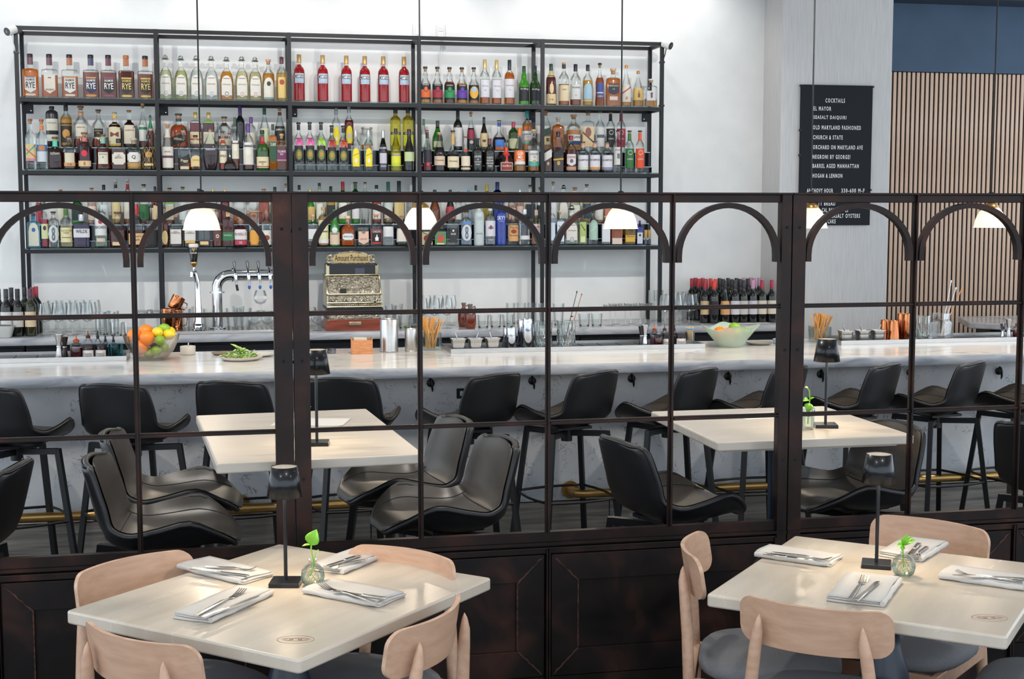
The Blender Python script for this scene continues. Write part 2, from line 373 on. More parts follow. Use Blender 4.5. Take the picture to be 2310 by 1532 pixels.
# ================================================================== back bar counter
bc = thing('back_counter', 'grey marble counter along the white wall behind the bar', 'counter', (0, 9.12, 0))
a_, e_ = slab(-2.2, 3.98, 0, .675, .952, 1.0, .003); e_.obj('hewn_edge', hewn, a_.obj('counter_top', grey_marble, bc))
for i in range(6):
    a = -2.2+i*1.03; t = thing('back_bar_cabinet', f'dark low cabinet under the back counter, number {i+1} of a row', 'cabinet', (a+.51, 9.2, 0), 0, 'cabinets under the back counter')
    t['label'] = 'dark low cabinet under the grey marble back counter'
    G().bb((-.51, 0, .08), (.51, .56, .95)).obj('body', paint('16181c', .5), t, 0)
    for sx in (-1, 1):
        d = G().bb((sx*.255-.25, -.02, .1), (sx*.255+.25, 0, .93)).obj('door', paint('1f2228', .35, .3), t, 0, bevel=.003)
        G().bb((sx*.05-.006, -.045, .7), (sx*.05+.006, -.03, .85)).obj('handle', steel, d, 0)
# the other leg of the counter at the far end
p = atZ(2186, 727, 1.0)
t = thing('side_counter', 'grey marble counter corner jutting out before the slatted wall', 'counter', (p[0], p[1], 0))
G().prism([(0, 0), (.55, -.62), (1.9, -.62), (1.9, .5), (.2, .5)], .955, 1.0).obj('counter_top', grey_marble, t, 0, bevel=.008)
G().prism([(.2, .05), (.66, -.5), (1.8, -.5), (1.8, .4), (.3, .4)], 0, .955).obj('base', paint('16181c', .5), t, 0)

# ================================================================== shelf on the wall
SH = thing('liquor_shelf', 'black steel frame shelf with glass panes against the white wall', 'shelf', (0, 9.45, 1.0))
XS = [-1.205, -.345, .511, 1.375, 2.231, 3.089]; ZS = [2.948, 2.498, 2.036, 1.529]; T = .0245
glass_shelf = glass('e4f3ec', 1.0)
for yy in (.012, .290):
    for x in XS: G().bb((x-T/2, yy-T/2, .0), (x+T/2, yy+T/2, 1.961)).obj('post', black_steel, SH, 0)
    for z in ZS:
        for a, b in zip(XS, XS[1:]): G().bb((a+T/2, yy-T/2, z-1-T/2), (b-T/2, yy+T/2, z-1+T/2)).obj('rail', black_steel, SH, 0)
for z in ZS:
    for x in XS: G().bb((x-T/2, .012+T/2, z-1-T/2), (x+T/2, .29-T/2, z-1+T/2)).obj('cross_rail', black_steel, SH, 0)
for k, z in enumerate(ZS[1:]):
    for a, b in zip(XS, XS[1:]):
        for h in range(2 if k else 1):
            w = (b-a)/(2 if k else 1); G().bb((a+w*h+.004, .004, z-1+T/2), (a+w*(h+1)-.004, .30, z-1+T/2+.008)).obj('glass_pane', glass_shelf, SH, 0)
for i, x in enumerate(XS[:-1]):
    sx = 1 if i < 3 else -1; xx = x if i < 3 else XS[i+1]
    bk = G().bb((xx+sx*(T/2), .272, ZS[1]-1-.012), (xx+sx*(T/2+.05), .278, ZS[1]-1-.072)).obj('bracket', black_steel, SH, 0)
    G().lathe([(0, 0), (.004, 0), (.004, .004), (0, .004)], 8).obj('bolt', chrome, bk, loc=(xx+sx*(T/2+.035), .269, ZS[1]-1-.055))
SHZ = [z+T/2+.0085 for z in ZS]          # upper face of the glass on each level
# stepped risers
gloss_black = paint('0b0f16', .12)
RIS = []
for k, nm in ((2, 'middle'), (3, 'lower')):
    for i in range(5):
        a, b = XS[i]+.03, XS[i+1]-.03
        t = thing('bottle_riser', f'glossy black stepped bottle riser on the {nm} shelf, {["first","second","third","fourth","fifth"][i]} bay', 'riser', ((a+b)/2, 9.45, SHZ[k]), 0, 'stepped bottle risers')
        w = (b-a)/2
        G().bb((-w, .178, 0), (w, .272, .15)).obj('upper_step', gloss_black, t, 0, bevel=.002)
        G().bb((-w, .128, 0), (w, .176, .045)).obj('lower_step', gloss_black, t, 0, bevel=.002)
        G().bb((-w, .172, .144), (w, .1775, .15)).obj('edge_strip', paint('b9c4cf', .3), t, 0)
        G().bb((-w, .122, .040), (w, .1275, .045)).obj('edge_strip', paint('b9c4cf', .3), t, 0)
# wall plates, plug and cord above the shelf
p = atY(941, 69, 9.8); t = thing('wall_switch', 'white blank switch plate on the wall above the shelf', 'switch', (p[0], 9.8, p[2]))
G().bb((-.033, -.012, -.045), (.033, 0, .045)).obj('plate', paint('d4d4d4', .4), t, 0, bevel=.004)
G().bb((-.012, -.016, -.028), (.012, -.012, .028)).obj('rocker', paint('e6e6e6', .3), t, 0)
p = atY(994, 72, 9.8); t = thing('wall_outlet', 'white double wall outlet with a plug and cord, above the shelf', 'outlet', (p[0], 9.8, p[2]))
G().bb((-.034, -.008, -.05), (.034, 0, .05)).obj('plate', paint('d6d6d6', .4), t, 0, bevel=.004)
for sz in (.02, -.022):
    s_ = G().bb((-.018, -.014, sz-.015), (.018, -.008, sz+.015)).obj('socket', paint('f0f0f0', .3), t, 0, bevel=.006)
    for sx in (-.006, .006): G().bb((sx-.0012, -.0146, sz-.003), (sx+.0012, -.0139, sz+.006)).obj('slot', paint('3a3a3a', .5), s_, 0)
G().bb((-.012, -.04, -.06), (.012, -.014, -.035)).obj('plug', paint('e8e8e8', .4), t, 0, bevel=.004)
G().tube([(0, -.03, -.06), (-.006, -.03, -.12), (-.012, -.01, -.2), (-.004, -.008, -.3), (.0, -.01, -.46)], .0032, 6).obj('cord', paint('e0e0e0', .5), t)
# cameras on the shelf ends
for px, py, sx, lab in ((26, 68, -1, 'small white security camera at the shelf end over the rye bottles'), (1503, 100, 1, 'small white security camera at the shelf end by the pier')):
    p = atY(px, py, 9.42); t = thing('security_camera', lab, 'camera', p, 0, 'cameras on the shelf ends')
    d = np.array([sx*.62, -.7, -.35]); d /= np.linalg.norm(d)
    G().tube([-d*.03, -d*.026, d*.034, d*.038], [.018, .027, .030, .029], 20).obj('housing', paint('e4e2df', .35), t)
    G().tube([d*.0385, d*.0405], .026, 20).obj('face', paint('15161a', .2), t)
    G().tube([d*.0406, d*.042], .009, 14).obj('lens', paint('3b3d45', .08, coat=1), t)
    e = np.array([-sx*.012, .012, 0]); G().tube([e*.0+(0, 0, -.028), (-sx*.004, .012, -.07), (-sx*.01, .03, -.10), (-sx*.016, .035, -.15)], .0035, 6).obj('cable', paint('d8d8d8' if sx < 0 else '2a2a2c', .5), t)
    xx = (XS[0] if sx < 0 else XS[-1])-p[0]
    for dz in ((-.135,) if sx < 0 else (-.12, -.42)): G().bb((xx-.016, .03-.006, dz-.006), (xx+.016, .06, dz+.006)).obj('strap', black_metal, t, 0)
# ------------------------------------------------------------------ menu board on the pier
a, b = atY(1808, 190.5, 9.45), atY(1962, 508, 9.45)
MW, MH = b[0]-a[0], a[2]-b[2]
mb = thing('menu_board', 'black letter board with a white cocktail menu on the grey pier', 'menu board', ((a[0]+b[0])/2, 9.468, (a[2]+b[2])/2))
board = G().bb((-MW/2, -.018, -MH/2), (MW/2, 0, MH/2)).obj('board', paint('14171d', .7, 0, .3), mb, 0, bevel=.002)
for sx, fz in ((-1, .5), (1, .5), (-1, -.0), (-1, .18), (1, -.25), (-1, -.3)): G().box((sx*MW/2, -.012, fz*MH*.985), (.014, .022, .014)).obj('clip', black_metal, mb, 0)
wl = paint('e9e9e6', .5)
def mtext(t, x0, x1, yc, hpx=9.5):
    pa, pb = atY(x0, yc, 9.45), atY(x1, yc, 9.45); h = hpx*depth(pa)/FPX
    flat_text(t, pb[0]-pa[0], h, ((pa[0]+pb[0])/2-mb.location[0], -.018, (pa[2]+pb[2])/2-mb.location[2]), mb, wl, track=1.35)
for tx, x0, x1, y in (('COCKTAILS', 1862, 1906, 227), ('EL MAYOR', 1835, 1875, 245), ('SEASALT DAIQUIRI', 1835, 1909, 265.5), ('OLD MARYLAND FASHIONED', 1834, 1942, 288), ('CHURCH & STATE', 1834, 1901, 310), ('ORCHARD ON MARYLAND AVE', 1834, 1946, 332.5), ('NEGRONI BY GEORGE!', 1833, 1918, 354), ('BARREL AGED MANHATTAN', 1833, 1937, 374.5), ('HOGAN & LENNON', 1833, 1900, 396.5), ('ANCHOVY HOUR', 1820, 1879, 430), ('330-600 M-F', 1898, 1950, 430), ('TY BREAD', 1845, 1884, 459), ('CAL BAY S', 1854, 1888, 474), ('ES', 1907, 1913, 474), ('ED SEASALT OYSTERS', 1858, 1940, 487), ('CAKE', 1867, 1885, 499.5)):
    mtext(tx, x0, x1, y)
# ================================================================== steel screen between dining room and bar
YS = 4.565
rust_bead = noisemat('weld_rust', [(.3, '2a1b17'), (.7, '5e3c30')], 30, 4, rough=.7, metal=.2, bmp=.4)
def arch_strip(x0, x1, zb, zt, wd, dp):
    """flat bar bent to an arch with short straight tails, seen face on"""
    r = (x1-x0)/2; cx = (x0+x1)/2; rz = zt-(zb+.03); O = []; I = []
    n = 22
    O.append((x0, zb+.006)); I.append((x0+wd, zb+.006))
    for k in range(n+1):
        a = pi-pi*k/n; O.append((cx+r*cos(a), zb+.03+rz*sin(a))); I.append((cx+(r-wd)*cos(a), zb+.03+(rz-wd)*sin(a)))
    O.append((x1, zb+.006)); I.append((x1-wd, zb+.006))
    g = G(); m = len(O); V = []
    for y in (-dp/2, dp/2):
        V += [(x, y, z) for x, z in O]+[(x, y, z) for x, z in I]
    F = []
    for i in range(m-1):
        F += [(i, m+i, m+i+1, i+1), (2*m+i, 2*m+i+1, 3*m+i+1, 3*m+i), (i, i+1, 2*m+i+1, 2*m+i), (m+i, 3*m+i, 3*m+i+1, m+i+1)]
    for i in (0, m-1): F.append((i, 2*m+i, 3*m+i, m+i))
    return g.add(V, F)
def screen_panel(label, xl, xr, posts, mull, lower, bolts):
    t = thing('steel_screen', label, 'screen', (0, YS, 0), 0, 'dark steel screens bolted into one partition')
    zt, zb = 1.862, .706
    G().bb((xl, -.026, zt-.006), (xr, .026, zt)).obj('top_cap', rusty, t, 0)
    G().bb((xl, -.006, zt-.034), (xr, .02, zt-.006)).obj('top_rail', rusty, t, 0, bevel=.002)
    for a, b in posts:
        g = G().bb((a, -.018, 0), (b, -.010, zt-.006)); g.bb((a, -.010, 0), (a+.006, .024, zt-.006)); g.bb((b-.006, -.010, 0), (b, .024, zt-.006))
        po = g.obj('post', rusty, t, 0, bevel=.0015)
        for hz in (1.742, 1.315, .925): G().tube([((a+b)/2, -.0178, hz), ((a+b)/2, -.0186, hz)], .0055, 12).obj('bolt_hole', paint('030303', .9), po)
    for x in mull:
        G().bb((x-.0085, -.006, zb), (x+.0085, .006, zt-.033)).obj('mullion', rusty, t, 0)
        G().bb((x-.0025, -.020, zb), (x+.0025, -.006, zt-.006)).obj('mullion_rib', rusty, t, 0)
    xs = sorted([p for q in posts for p in q]+[m for m in mull])
    edges = []
    stops = sorted([(a, b) for a, b in posts]+[(m-.008, m+.008) for m in mull])
    for (a, b), (c, d) in zip(stops, stops[1:]): edges.append((b, c))
    if xl < stops[0][0]-.05: edges.insert(0, (xl, stops[0][0]))
    if xr > stops[-1][1]+.05: edges.append((stops[-1][1], xr))
    for a, b in edges:
        for z in (1.468, 1.084):
            G().bb((a, -.005, z-.0075), (b, .006, z+.0075)).obj('transom', rusty, t, 0); G().bb((a, -.018, z-.002), (b, -.005, z+.002)).obj('transom_rib', rusty, t, 0)
        arch_strip(a+.004, b-.004, 1.617, 1.8275, .0185, .03).obj('arch', rusty, t, 20)
    # sill and sheet-metal dado
    G().bb((xl, -.004, zb-.035), (xr, .022, zb)).obj('sill_rail', rusty, t, 0)
    G().bb((xl, -.024, zb-.042), (xr, -.004, zb-.033)).obj('sill_ledge', rusty, t, 0)
    G().bb((xl, -.012, zb-.075), (xr, .0, zb-.052)).obj('weld_strip', rusty, t, 0, bevel=.003)
    G().bb((xl, .0105, 0), (xr, .014, zb-.03)).obj('back_sheet', rusty_panel, t, 0)
    for a, b in lower:
        z0, z1, w = .20, zb-.077, .095; y0, y1 = -.010, .004
        for poly in ([(a, z1), (b, z1), (b-w, z1-w), (a+w, z1-w)], [(a, z0), (a+w, z0+w), (b-w, z0+w), (b, z0)][::-1], [(a, z0), (a, z1), (a+w, z1-w), (a+w, z0+w)], [(b, z1), (b, z0), (b-w, z0+w), (b-w, z1-w)]):
            cx = sum(p[0] for p in poly)/4; cz = sum(p[1] for p in poly)/4
            poly = [(x+(cx-x)*.0+math.copysign(.0008, cx-x), z+math.copysign(.0008, cz-z)) for x, z in poly]
            G().prism_xz(poly, y0, y1).obj('dado_border', rusty_panel, t, 0, bevel=.0015)
        G().bb((a+.004, .0045, z0+.004), (b-.004, .010, z1-.004)).obj('dado_sheet', rusty_panel, t, 0)
        for sx, x in ((1, a), (-1, b)):
            for sz, z in ((-1, z1), (1, z0)):
                q = [(x+sx*w*k/9+.0012*sin(k*2.3), -.0112, z+sz*w*k/9+.0012*cos(k*3.1)) for k in range(1, 10)]; G().tube(q, [.0022+.0012*(k % 2) for k in range(9)], 6).obj('weld_bead', rust_bead, t)
            q = [(x+sx*w, -.008, z0+w+(z1-z0-2*w)*k/24) for k in range(25)]; G().tube(q, [.0015+.002*abs(sin(k*1.9)) for k in range(25)], 6).obj('weld_bead', rust_bead, t)
        G().bb((a, -.006, .0), (b, .006, z0-.002)).obj('kick_sheet', rusty_panel, t, 0)
        for x in (a-.009, b+.009):
            G().bb((x-.0045, -.02, 0), (x+.0045, .004, z1+.02)).obj('dado_rib', rusty, t, 0)
    for x, z in bolts:
        G().tube([(x-.02, -.002, z), (x+.02, -.002, z)], .005, 8).obj('bolt', rusty, t)
for args in (('first dark steel screen, behind the nearest wooden table', -1.6, .243, [(.184, .243)], [-1.12, -.69, -.25], [(-1.6, -.70), (-.68, .17)], []),
             ('dark steel screen with four arches, between the two bolted posts', .246, 1.962, [(.246, .298), (1.926, 1.962)], [.661, 1.097, 1.534], [(.31, 1.085), (1.109, 1.915)], [(.243, 1.735), (.243, 1.31)]),
             ('dark steel screen in front of the slatted oak wall', 1.966, 4.2, [(1.966, 2.016)], [2.437, 2.864, 3.295, 3.72], [(2.03, 2.852), (2.876, 3.7)], [(1.964, 1.735), (1.964, 1.31), (1.964, .93)])):
    screen_panel(*args)

# ================================================================== pendant lamps over the bar
def pendant_shade_mat():
    """prismatic white glass: reflects, and lets a little of the bulb's light through"""
    m, nt, b, o = newmat('prismatic_glass'); setp(b, 'd9d2c4', .2)
    t = N(nt, 'ShaderNodeBsdfTranslucent'); t.inputs[0].default_value = (.95, .88, .74, 1)
    mx = N(nt, 'ShaderNodeMixShader'); mx.inputs[0].default_value = .038
    nt.links.new(b.outputs[0], mx.inputs[1]); nt.links.new(t.outputs[0], mx.inputs[2]); nt.links.new(mx.outputs[0], o.inputs['Surface'])
    no = N(nt, 'ShaderNodeTexNoise', Scale=30.0); nt.links.new(coords(nt), no.inputs['Vector']); bump(nt, b, no.outputs['Fac'], .05, .002)
    return m
psm = pendant_shade_mat()
PY = 7.45
for i, (px, wd) in enumerate(((455, 'over the beer taps'), (949, 'left of the second mullion'), (1400, 'before the last shelf bay'), (1828, 'before the menu board'), (2234, 'before the slatted wall'))):
    p = atY(px, 515, PY); x, z0 = p[0], 1.697
    t = thing('pendant_lamp', f'lit ribbed glass pendant lamp on a black cord {wd}', 'pendant lamp', (x, PY, z0), 0, 'pendant lamps over the bar')
    prof = [(.094, 0), (.093, .012), (.088, .035), (.079, .062), (.066, .088), (.05, .108), (.040, .119)]
    G().lathe(prof, 96, cap=False, flute=-.018, nfl=1).obj('shade', psm, t, 60)
    G().tube([(.0955*cos(k*pi/18), .0955*sin(k*pi/18), 0) for k in range(36)], .0025, 6, True).obj('rim', glow('fff0da', .9), t)
    G().lathe([(.046, .112), (.043, .125), (.03, .138), (.018, .142), (0, .143)], 24).obj('gallery', brass, t)
    G().lathe([(.015, .142), (.017, .146), (.017, .20), (.012, .205), (0, .206)], 16).obj('socket', black_metal, t)
    G().tube([(0, 0, .2), (0, 0, CEIL-z0)], .0045, 6).obj('cord', paint('121214', .6), t)
    G().lathe([(.0, .03), (.018, .036), (.028, .06), (.02, .085), (.012, .095), (0, .096)], 14).obj('bulb', glow('fff1dc', 14), t)
    light('pendant_lamp_light', 'POINT', (x, PY, z0+.03), 15, (1, .84, .64), size=.03)
# ================================================================== leather bar stools
leather = noisemat('grey_leather', [(.25, '332f2a'), (.5, '423c36'), (.8, '524b42')], 5, 5, rough=.36, bmp=.08, bd=.003, roughvar=(.3, .46))
leather_dark = noisemat('dark_leather', [(.3, '0e0e10'), (.6, '151518'), (.8, '1e1d20')], 6, 5, rough=.45, bmp=.1, bd=.003)
stool_metal = paint('0a0b0d', .45, .2)
PR = [(.262, -.022), (.250, -.004), (.205, .008), (.12, .0), (.02, -.010), (-.07, -.008), (-.135, .018), (-.172, .065), (-.190, .12), (-.205, .18), (-.219, .235), (-.226, .262), (-.228, .272)]
HW = [.07, .118, .180, .228, .238, .228, .212, .198, .195, .190, .180, .165, .13]
LF = [.0, .002, .030, .085, .076, .056, .040, .012, .006, .0, .0, -.004, -.012]
WR = [0, 0, 0, 0, 0, .004, .02, .034, .040, .038, .034, .030, .026]
def shell(off):
    nu = 20; nv = len(PR)-1
    pr, hw, lf, wr = (np.array(a) for a in (PR, HW, LF, WR))
    # refine the profile with Catmull-Rom
    def fine(a):
        a = np.array(a, float).reshape(len(PR), -1); out = []
        for i in range(nv):
            p0, p1, p2, p3 = a[max(i-1, 0)], a[i], a[i+1], a[min(i+2, nv)]
            for k in range(3):
                t = k/3; out.append(.5*((2*p1)+(p2-p0)*t+(2*p0-5*p1+4*p2-p3)*t*t+(3*p1-p0-3*p2+p3)*t**3))
        out.append(a[-1]); return np.array(out)
    P, H_, L_, R_ = fine(pr), fine(hw), fine(lf), fine(wr); M = len(P)-1
    V = []
    for j in range(M+1):
        d = P[min(j+1, M)]-P[max(j-1, 0)]; d = d/np.linalg.norm(d); nn = np.array([d[1], -d[0]])     # points up / forward
        if nn[1] < 0 and j < M*.4: nn = -nn
        nn = np.array([-d[1], d[0]]) if (np.array([-d[1], d[0]]) @ np.array([.4, .9])) > 0 else np.array([d[1], -d[0]])
        for i in range(nu+1):
            u = -1+2*i/nu; a = abs(u)**(4.6 if j < M*.55 else 2.6)
            y = P[j][0]+R_[j][0]*a+nn[0]*off*(1 if abs(u) < .99 else .6); z = P[j][1]+L_[j][0]*a+nn[1]*off*(1 if abs(u) < .99 else .6)
            V.append((u*H_[j][0], y, z))
    F = [(j*(nu+1)+i, j*(nu+1)+i+1, (j+1)*(nu+1)+i+1, (j+1)*(nu+1)+i) for j in range(M) for i in range(nu)]
    return V, F, nu, M
def make_stool():
    t = thing('bar_stool', 'x', 'bar stool', (0, 0, 0), 0, 'leather bar stools'); ZS_ = .690
    Vi, F, nu, M = shell(.014); Vo, _, _, _ = shell(-.024)
    g = G(); g.add([(x, y, z+ZS_) for x, y, z in Vi], [tuple(f) for f in F]); g.obj('seat_shell', leather, t, 70)
    g = G(); g.add([(x, y, z+ZS_) for x, y, z in Vo], [tuple(reversed(f)) for f in F])
    n = nu+1; rim = [j*n for j in range(M+1)]+[M*n+i for i in range(1, n)]+[j*n+nu for j in range(M-1, -1, -1)]+[i for i in range(nu-1, 0, -1)]
    g.obj('outer_shell', leather_dark, t, 70)
    mid = [((np.array(Vi[k])*.38+np.array(Vo[k])*.62)+np.array([0, 0, ZS_])) for k in rim]
    G().tube(mid, (.0105), 8, True).obj('edge_roll', leather_dark, t, 80)
    seam = [np.array(Vi[k])+np.array([0, 0, ZS_]) for k in rim]
    G().tube([np.array(Vo[k])*np.array([1.012, 1, 1])+np.array([0, 0, ZS_+.004]) for k in rim], .0028, 5, True).obj('piping', paint('14151a', .5), t, 80)
    for iu in (2, nu-2): G().tube([np.array(Vi[j*n+iu])+np.array([0, 0, ZS_+.0008]) for j in range(5, 20)], .0016, 5).obj('seam', paint('1c1b1b', .6), t, 80)
    sj = 18; G().tube([np.array(Vi[sj*n+i])+np.array([0, .002, ZS_+.001]) for i in range(2, nu-1)], .0018, 5).obj('seam', paint('1c1b1b', .6), t, 80)
    b = thing('swivel_base', 'b', 'x'); del b['category']; del b['label']; b.parent = t
    g = G(); g.lathe([(.03, .575), (.03, .64), (.0, .641)], 18); g.box((0, 0, .655), (.2, .2, .014)); g.obj('hub', stool_metal, b, 40)
    for i, (sx, sy) in enumerate(((1, 1), (-1, 1), (-1, -1), (1, -1))):
        G().bar((sx*.015, sy*.015, .618), (sx*.158, sy*.158, .628), .028, .028).obj('arm', stool_metal, b, 0)
        G().bar((sx*.158, sy*.158, .64), (sx*.222, sy*.222, 0), .026, .026, (sx, -sy, 0)).obj('leg', stool_metal, b, 0)
    for k in range(4):
        a0 = pi/4+k*pi/2; r = .196*1.414; A, B = (r*cos(a0), r*sin(a0)), (r*cos(a0+pi/2), r*sin(a0+pi/2)); am = a0+pi/4
        G().tube([(A[0]+(B[0]-A[0])*s+cos(am)*.03*sin(pi*s), A[1]+(B[1]-A[1])*s+sin(am)*.03*sin(pi*s), .285) for s in (0, .25, .5, .75, 1)], .007, 6).obj('foot_bar', stool_metal, b, 60)
    return t, b
stool0, base0 = make_stool(); remember(stool0)
first = [True]
def stool(x, y, ang, label, base_ang=0, group='leather bar stools'):
    """ang: degrees the seat is turned clockwise from facing the bar"""
    if first[0]: t = stool0; first[0] = False; t.location = (x, y, 0); t.rotation_euler = (0, 0, -rad(ang)); t['label'] = label
    else: t = dup(stool0, (x, y, 0), -rad(ang), label)
    t['group'] = group
    for k in bpy.data.objects:
        if k.parent == t and k.name.startswith('swivel_base'): k.rotation_euler = (0, 0, rad(ang+base_ang))
    return t
def bar_stool(mx, ang, label, my=6.95, base=0):
    a = rad(ang); stool(mx+.225*sin(a), my+.225*cos(a), ang, label, base)
GB = 'leather bar stools lined up at the bar'
bar_stool(-1.08, 30, 'dark leather bar stool at the picture edge, first along the bar', 6.94, 20)
bar_stool(-.505, 27, 'dark leather bar stool second along the bar, back turned to the room', 6.93, 28)
bar_stool(.058, 24, 'dark leather bar stool third along the bar, partly behind a tabletop', 6.93, 15)
bar_stool(.597, 20, 'dark leather bar stool fourth along the bar, right behind a table lamp pole', 6.95, 10)
bar_stool(1.41, -33, 'dark leather bar stool fifth along the bar, in front of the outlet', 6.95, 5)
bar_stool(1.95, -36, 'dark leather bar stool sixth along the bar, standing free with all legs seen', 6.95, 12)
bar_stool(2.515, -38, 'dark leather bar stool seventh along the bar, behind the far table corner', 6.95, 0)
bar_stool(3.03, -38, 'dark leather bar stool eighth along the bar, cut by the steel post', 6.95, 8)
bar_stool(3.585, -38, 'dark leather bar stool ninth along the bar, behind the far lamp', 6.95, 14)
bar_stool(4.10, -38, 'dark leather bar stool tenth along the bar, above the rail flange', 6.95, 10)
bar_stool(4.63, -38, 'dark leather bar stool last along the bar at the picture edge', 6.95, 4)
GT = 'leather stools at the tall tables'
stool(-.20, 4.88, 94, 'grey leather stool nearest the screen, left side of the cream table', 20, GT)
stool(-.185, 5.42, 94, 'grey leather stool behind another one, left side of the cream table', 10, GT)
stool(.815, 4.95, -100, 'grey leather stool nearest the screen, right side of the cream table', 14, GT)
stool(.74, 5.47, -100, 'grey leather stool farther back, right side of the cream table', 20, GT)
stool(1.655, 4.92, 79, 'grey leather stool with a half turned back, under the far table', 18, GT)
stool(2.42, 4.98, -104, 'grey leather stool behind the dining lamp, right of the far table', 12, GT)
stool(-.87, 4.88, -80, 'grey leather stool cut by the picture edge, facing away from the others', 12, GT)
stool(3.33, 4.98, 62, 'grey leather stool cut by the other picture edge, past the far table', 12, GT)

# ================================================================== tables
cream_top = noisemat('cream_table_paint', [(.2, 'c0b4a3'), (.5, 'c8bcac'), (.85, 'd0c5b6')], 2.2, 3, (1.0, 7, 3), rough=.25, bmp=.015, bd=.002, roughvar=(.2, .32), spec=.6)
pale_top = noisemat('pale_table_paint', [(.2, 'b2a99d'), (.5, 'bdb4a8'), (.85, 'c8c0b5')], 3, 4, (1.5, 14, 3), rough=.34, bmp=.06, bd=.002, roughvar=(.24, .5))
navy_wood = paint('1b2838', .35, 0, .5)
stampm = paint('a5714f', .7)
def tabletop(w, d, th, mat, t, z, r=.012):
    G().prism(rrect(w, d, r), z-th, z).obj('tabletop', mat, t, 30, bevel=.006, seg=3)
def emblem(t, x, y, z, rz):
    e = thing('emblem', 'e', 'x'); del e['category']; e['label'] = 'stamped brown oval crest'; e.parent = t; e.location = (x, y, z+.0004); e.rotation_euler = (0, 0, rz)
    el = [(.046*cos(a), .031*sin(a), 0) for a in [k*2*pi/40 for k in range(40)]]
    def flat(pts, w, closed=False):
        g = G(); m = len(pts); V = []; F = []
        for i in range(m):
            a = np.array(pts[(i+1) % m if closed else min(i+1, m-1)]); b = np.array(pts[i-1 if closed else max(i-1, 0)]); d = a-b; d = d/np.linalg.norm(d); nn = np.array([-d[1], d[0], 0])
            V += [np.array(pts[i])+nn*w/2, np.array(pts[i])-nn*w/2]
        for i in range(m if closed else m-1): j = (i+1) % m; F.append((2*i, 2*i+1, 2*j+1, 2*j))
        return g.add(V, F)
    flat(el, .0014, True).obj('ring', stampm, e, 0)
    for cx, r in ((-.02, .012), (.0, .015), (.02, .013)):
        for q in (1, .62): flat([(cx+r*q*cos(a), r*q*1.05*sin(a), 0) for a in [k*2*pi/16 for k in range(16)]], .0011, True).obj('motif', stampm, e, 0)
    flat([(-.038+.076*k/12, .007*sin(k*1.3), 0) for k in range(13)], .001).obj('motif', stampm, e, 0)
def dining_table(cx, cy, w, d, ang, label, ex, ey):
    t = thing('dining_table', label, 'table', (cx, cy, 0), ang, 'square dining tables'); z = .74
    tabletop(w, d, .036, cream_top, t, z)
    G().bb((-w*.3, -.05, z-.055), (w*.3, .05, z-.036)).obj('batten', cream_top, t, 0)
    G().bb((-.05, -d*.3, z-.058), (.05, d*.3, z-.037)).obj('batten', cream_top, t, 0)
    G().lathe([(.06, .05), (.062, .10), (.045, .14), (.05, .2), (.075, .3), (.08, .38), (.07, .46), (.045, .55), (.038, .6), (.055, .62), (.055, .635), (.04, .645), (.04, .66), (.07, .685)], 28).obj('turned_column', navy_wood, t, 50)
    for k in range(4): a = k*pi/2+pi/4; G().bar((0, 0, .075), (.3*cos(a), .3*sin(a), .03), .06, .05, taper=.7).obj('foot', navy_wood, t, 0, bevel=.008)
    emblem(t, ex, ey, z, -pi/4-.2)
    return t
A1 = rad(47)
def edge_axes(c, ang): return np.array([cos(ang), sin(ang)]), np.array([-sin(ang), cos(ang)])
dt1 = dining_table(.182, 3.852, .868, .80, A1, 'square cream dining table with four place settings, nearest the first screen', -.43+.10, -.40+.095)
A2 = rad(49)
dt2 = dining_table(1.884, 3.640, .80, .80, A2, 'square cream dining table with four place settings, near the slatted wall side', -.40+.10, -.40+.40)
def local(t, p):
    a = -t.rotation_euler.z; x, y = p[0]-t.location.x, p[1]-t.location.y
    return x*cos(a)-y*sin(a), x*sin(a)+y*cos(a)
for t, px in ((dt1, (667, 1443)), (dt2, (2232, 1394))):
    e = [k for k in bpy.data.objects if k.parent == t and k.name.startswith('emblem')][0]
    lx, ly = local(t, atZ(*px, .74)); e.location = (lx, ly, .7405)
    e.rotation_euler = (0, 0, -t.rotation_euler.z-YAW)
def tall_table(cx, cy, w, d, ang, label):
    t = thing('tall_table', label, 'table', (cx, cy, 0), ang, 'tall tables by the bar'); z = .97
    tabletop(w, d, .034, pale_top, t, z, .01)
    G().bb((-w*.44, -d*.44, z-.045), (w*.44, d*.44, z-.035)).obj('sub_top', pale_top, t, 0)
    G().lathe([(.026, .02), (.026, z-.05)], 20).obj('post', navy_wood, t)
    G().bb((-.14, -.14, z-.055), (.14, .14, z-.046)).obj('mount_plate', black_metal, t, 0)
    G().prism(rrect(.5, .5, .05), 0, .018).obj('base_plate', navy_wood, t, 0, bevel=.004)
    return t
tt1 = tall_table(.303, 5.222, .70, 1.13, rad(4), 'long cream tall table behind the first screen post')
tt2 = tall_table(2.142, 5.09, .77, .79, rad(0), 'square pale tall table behind the second pair of posts')

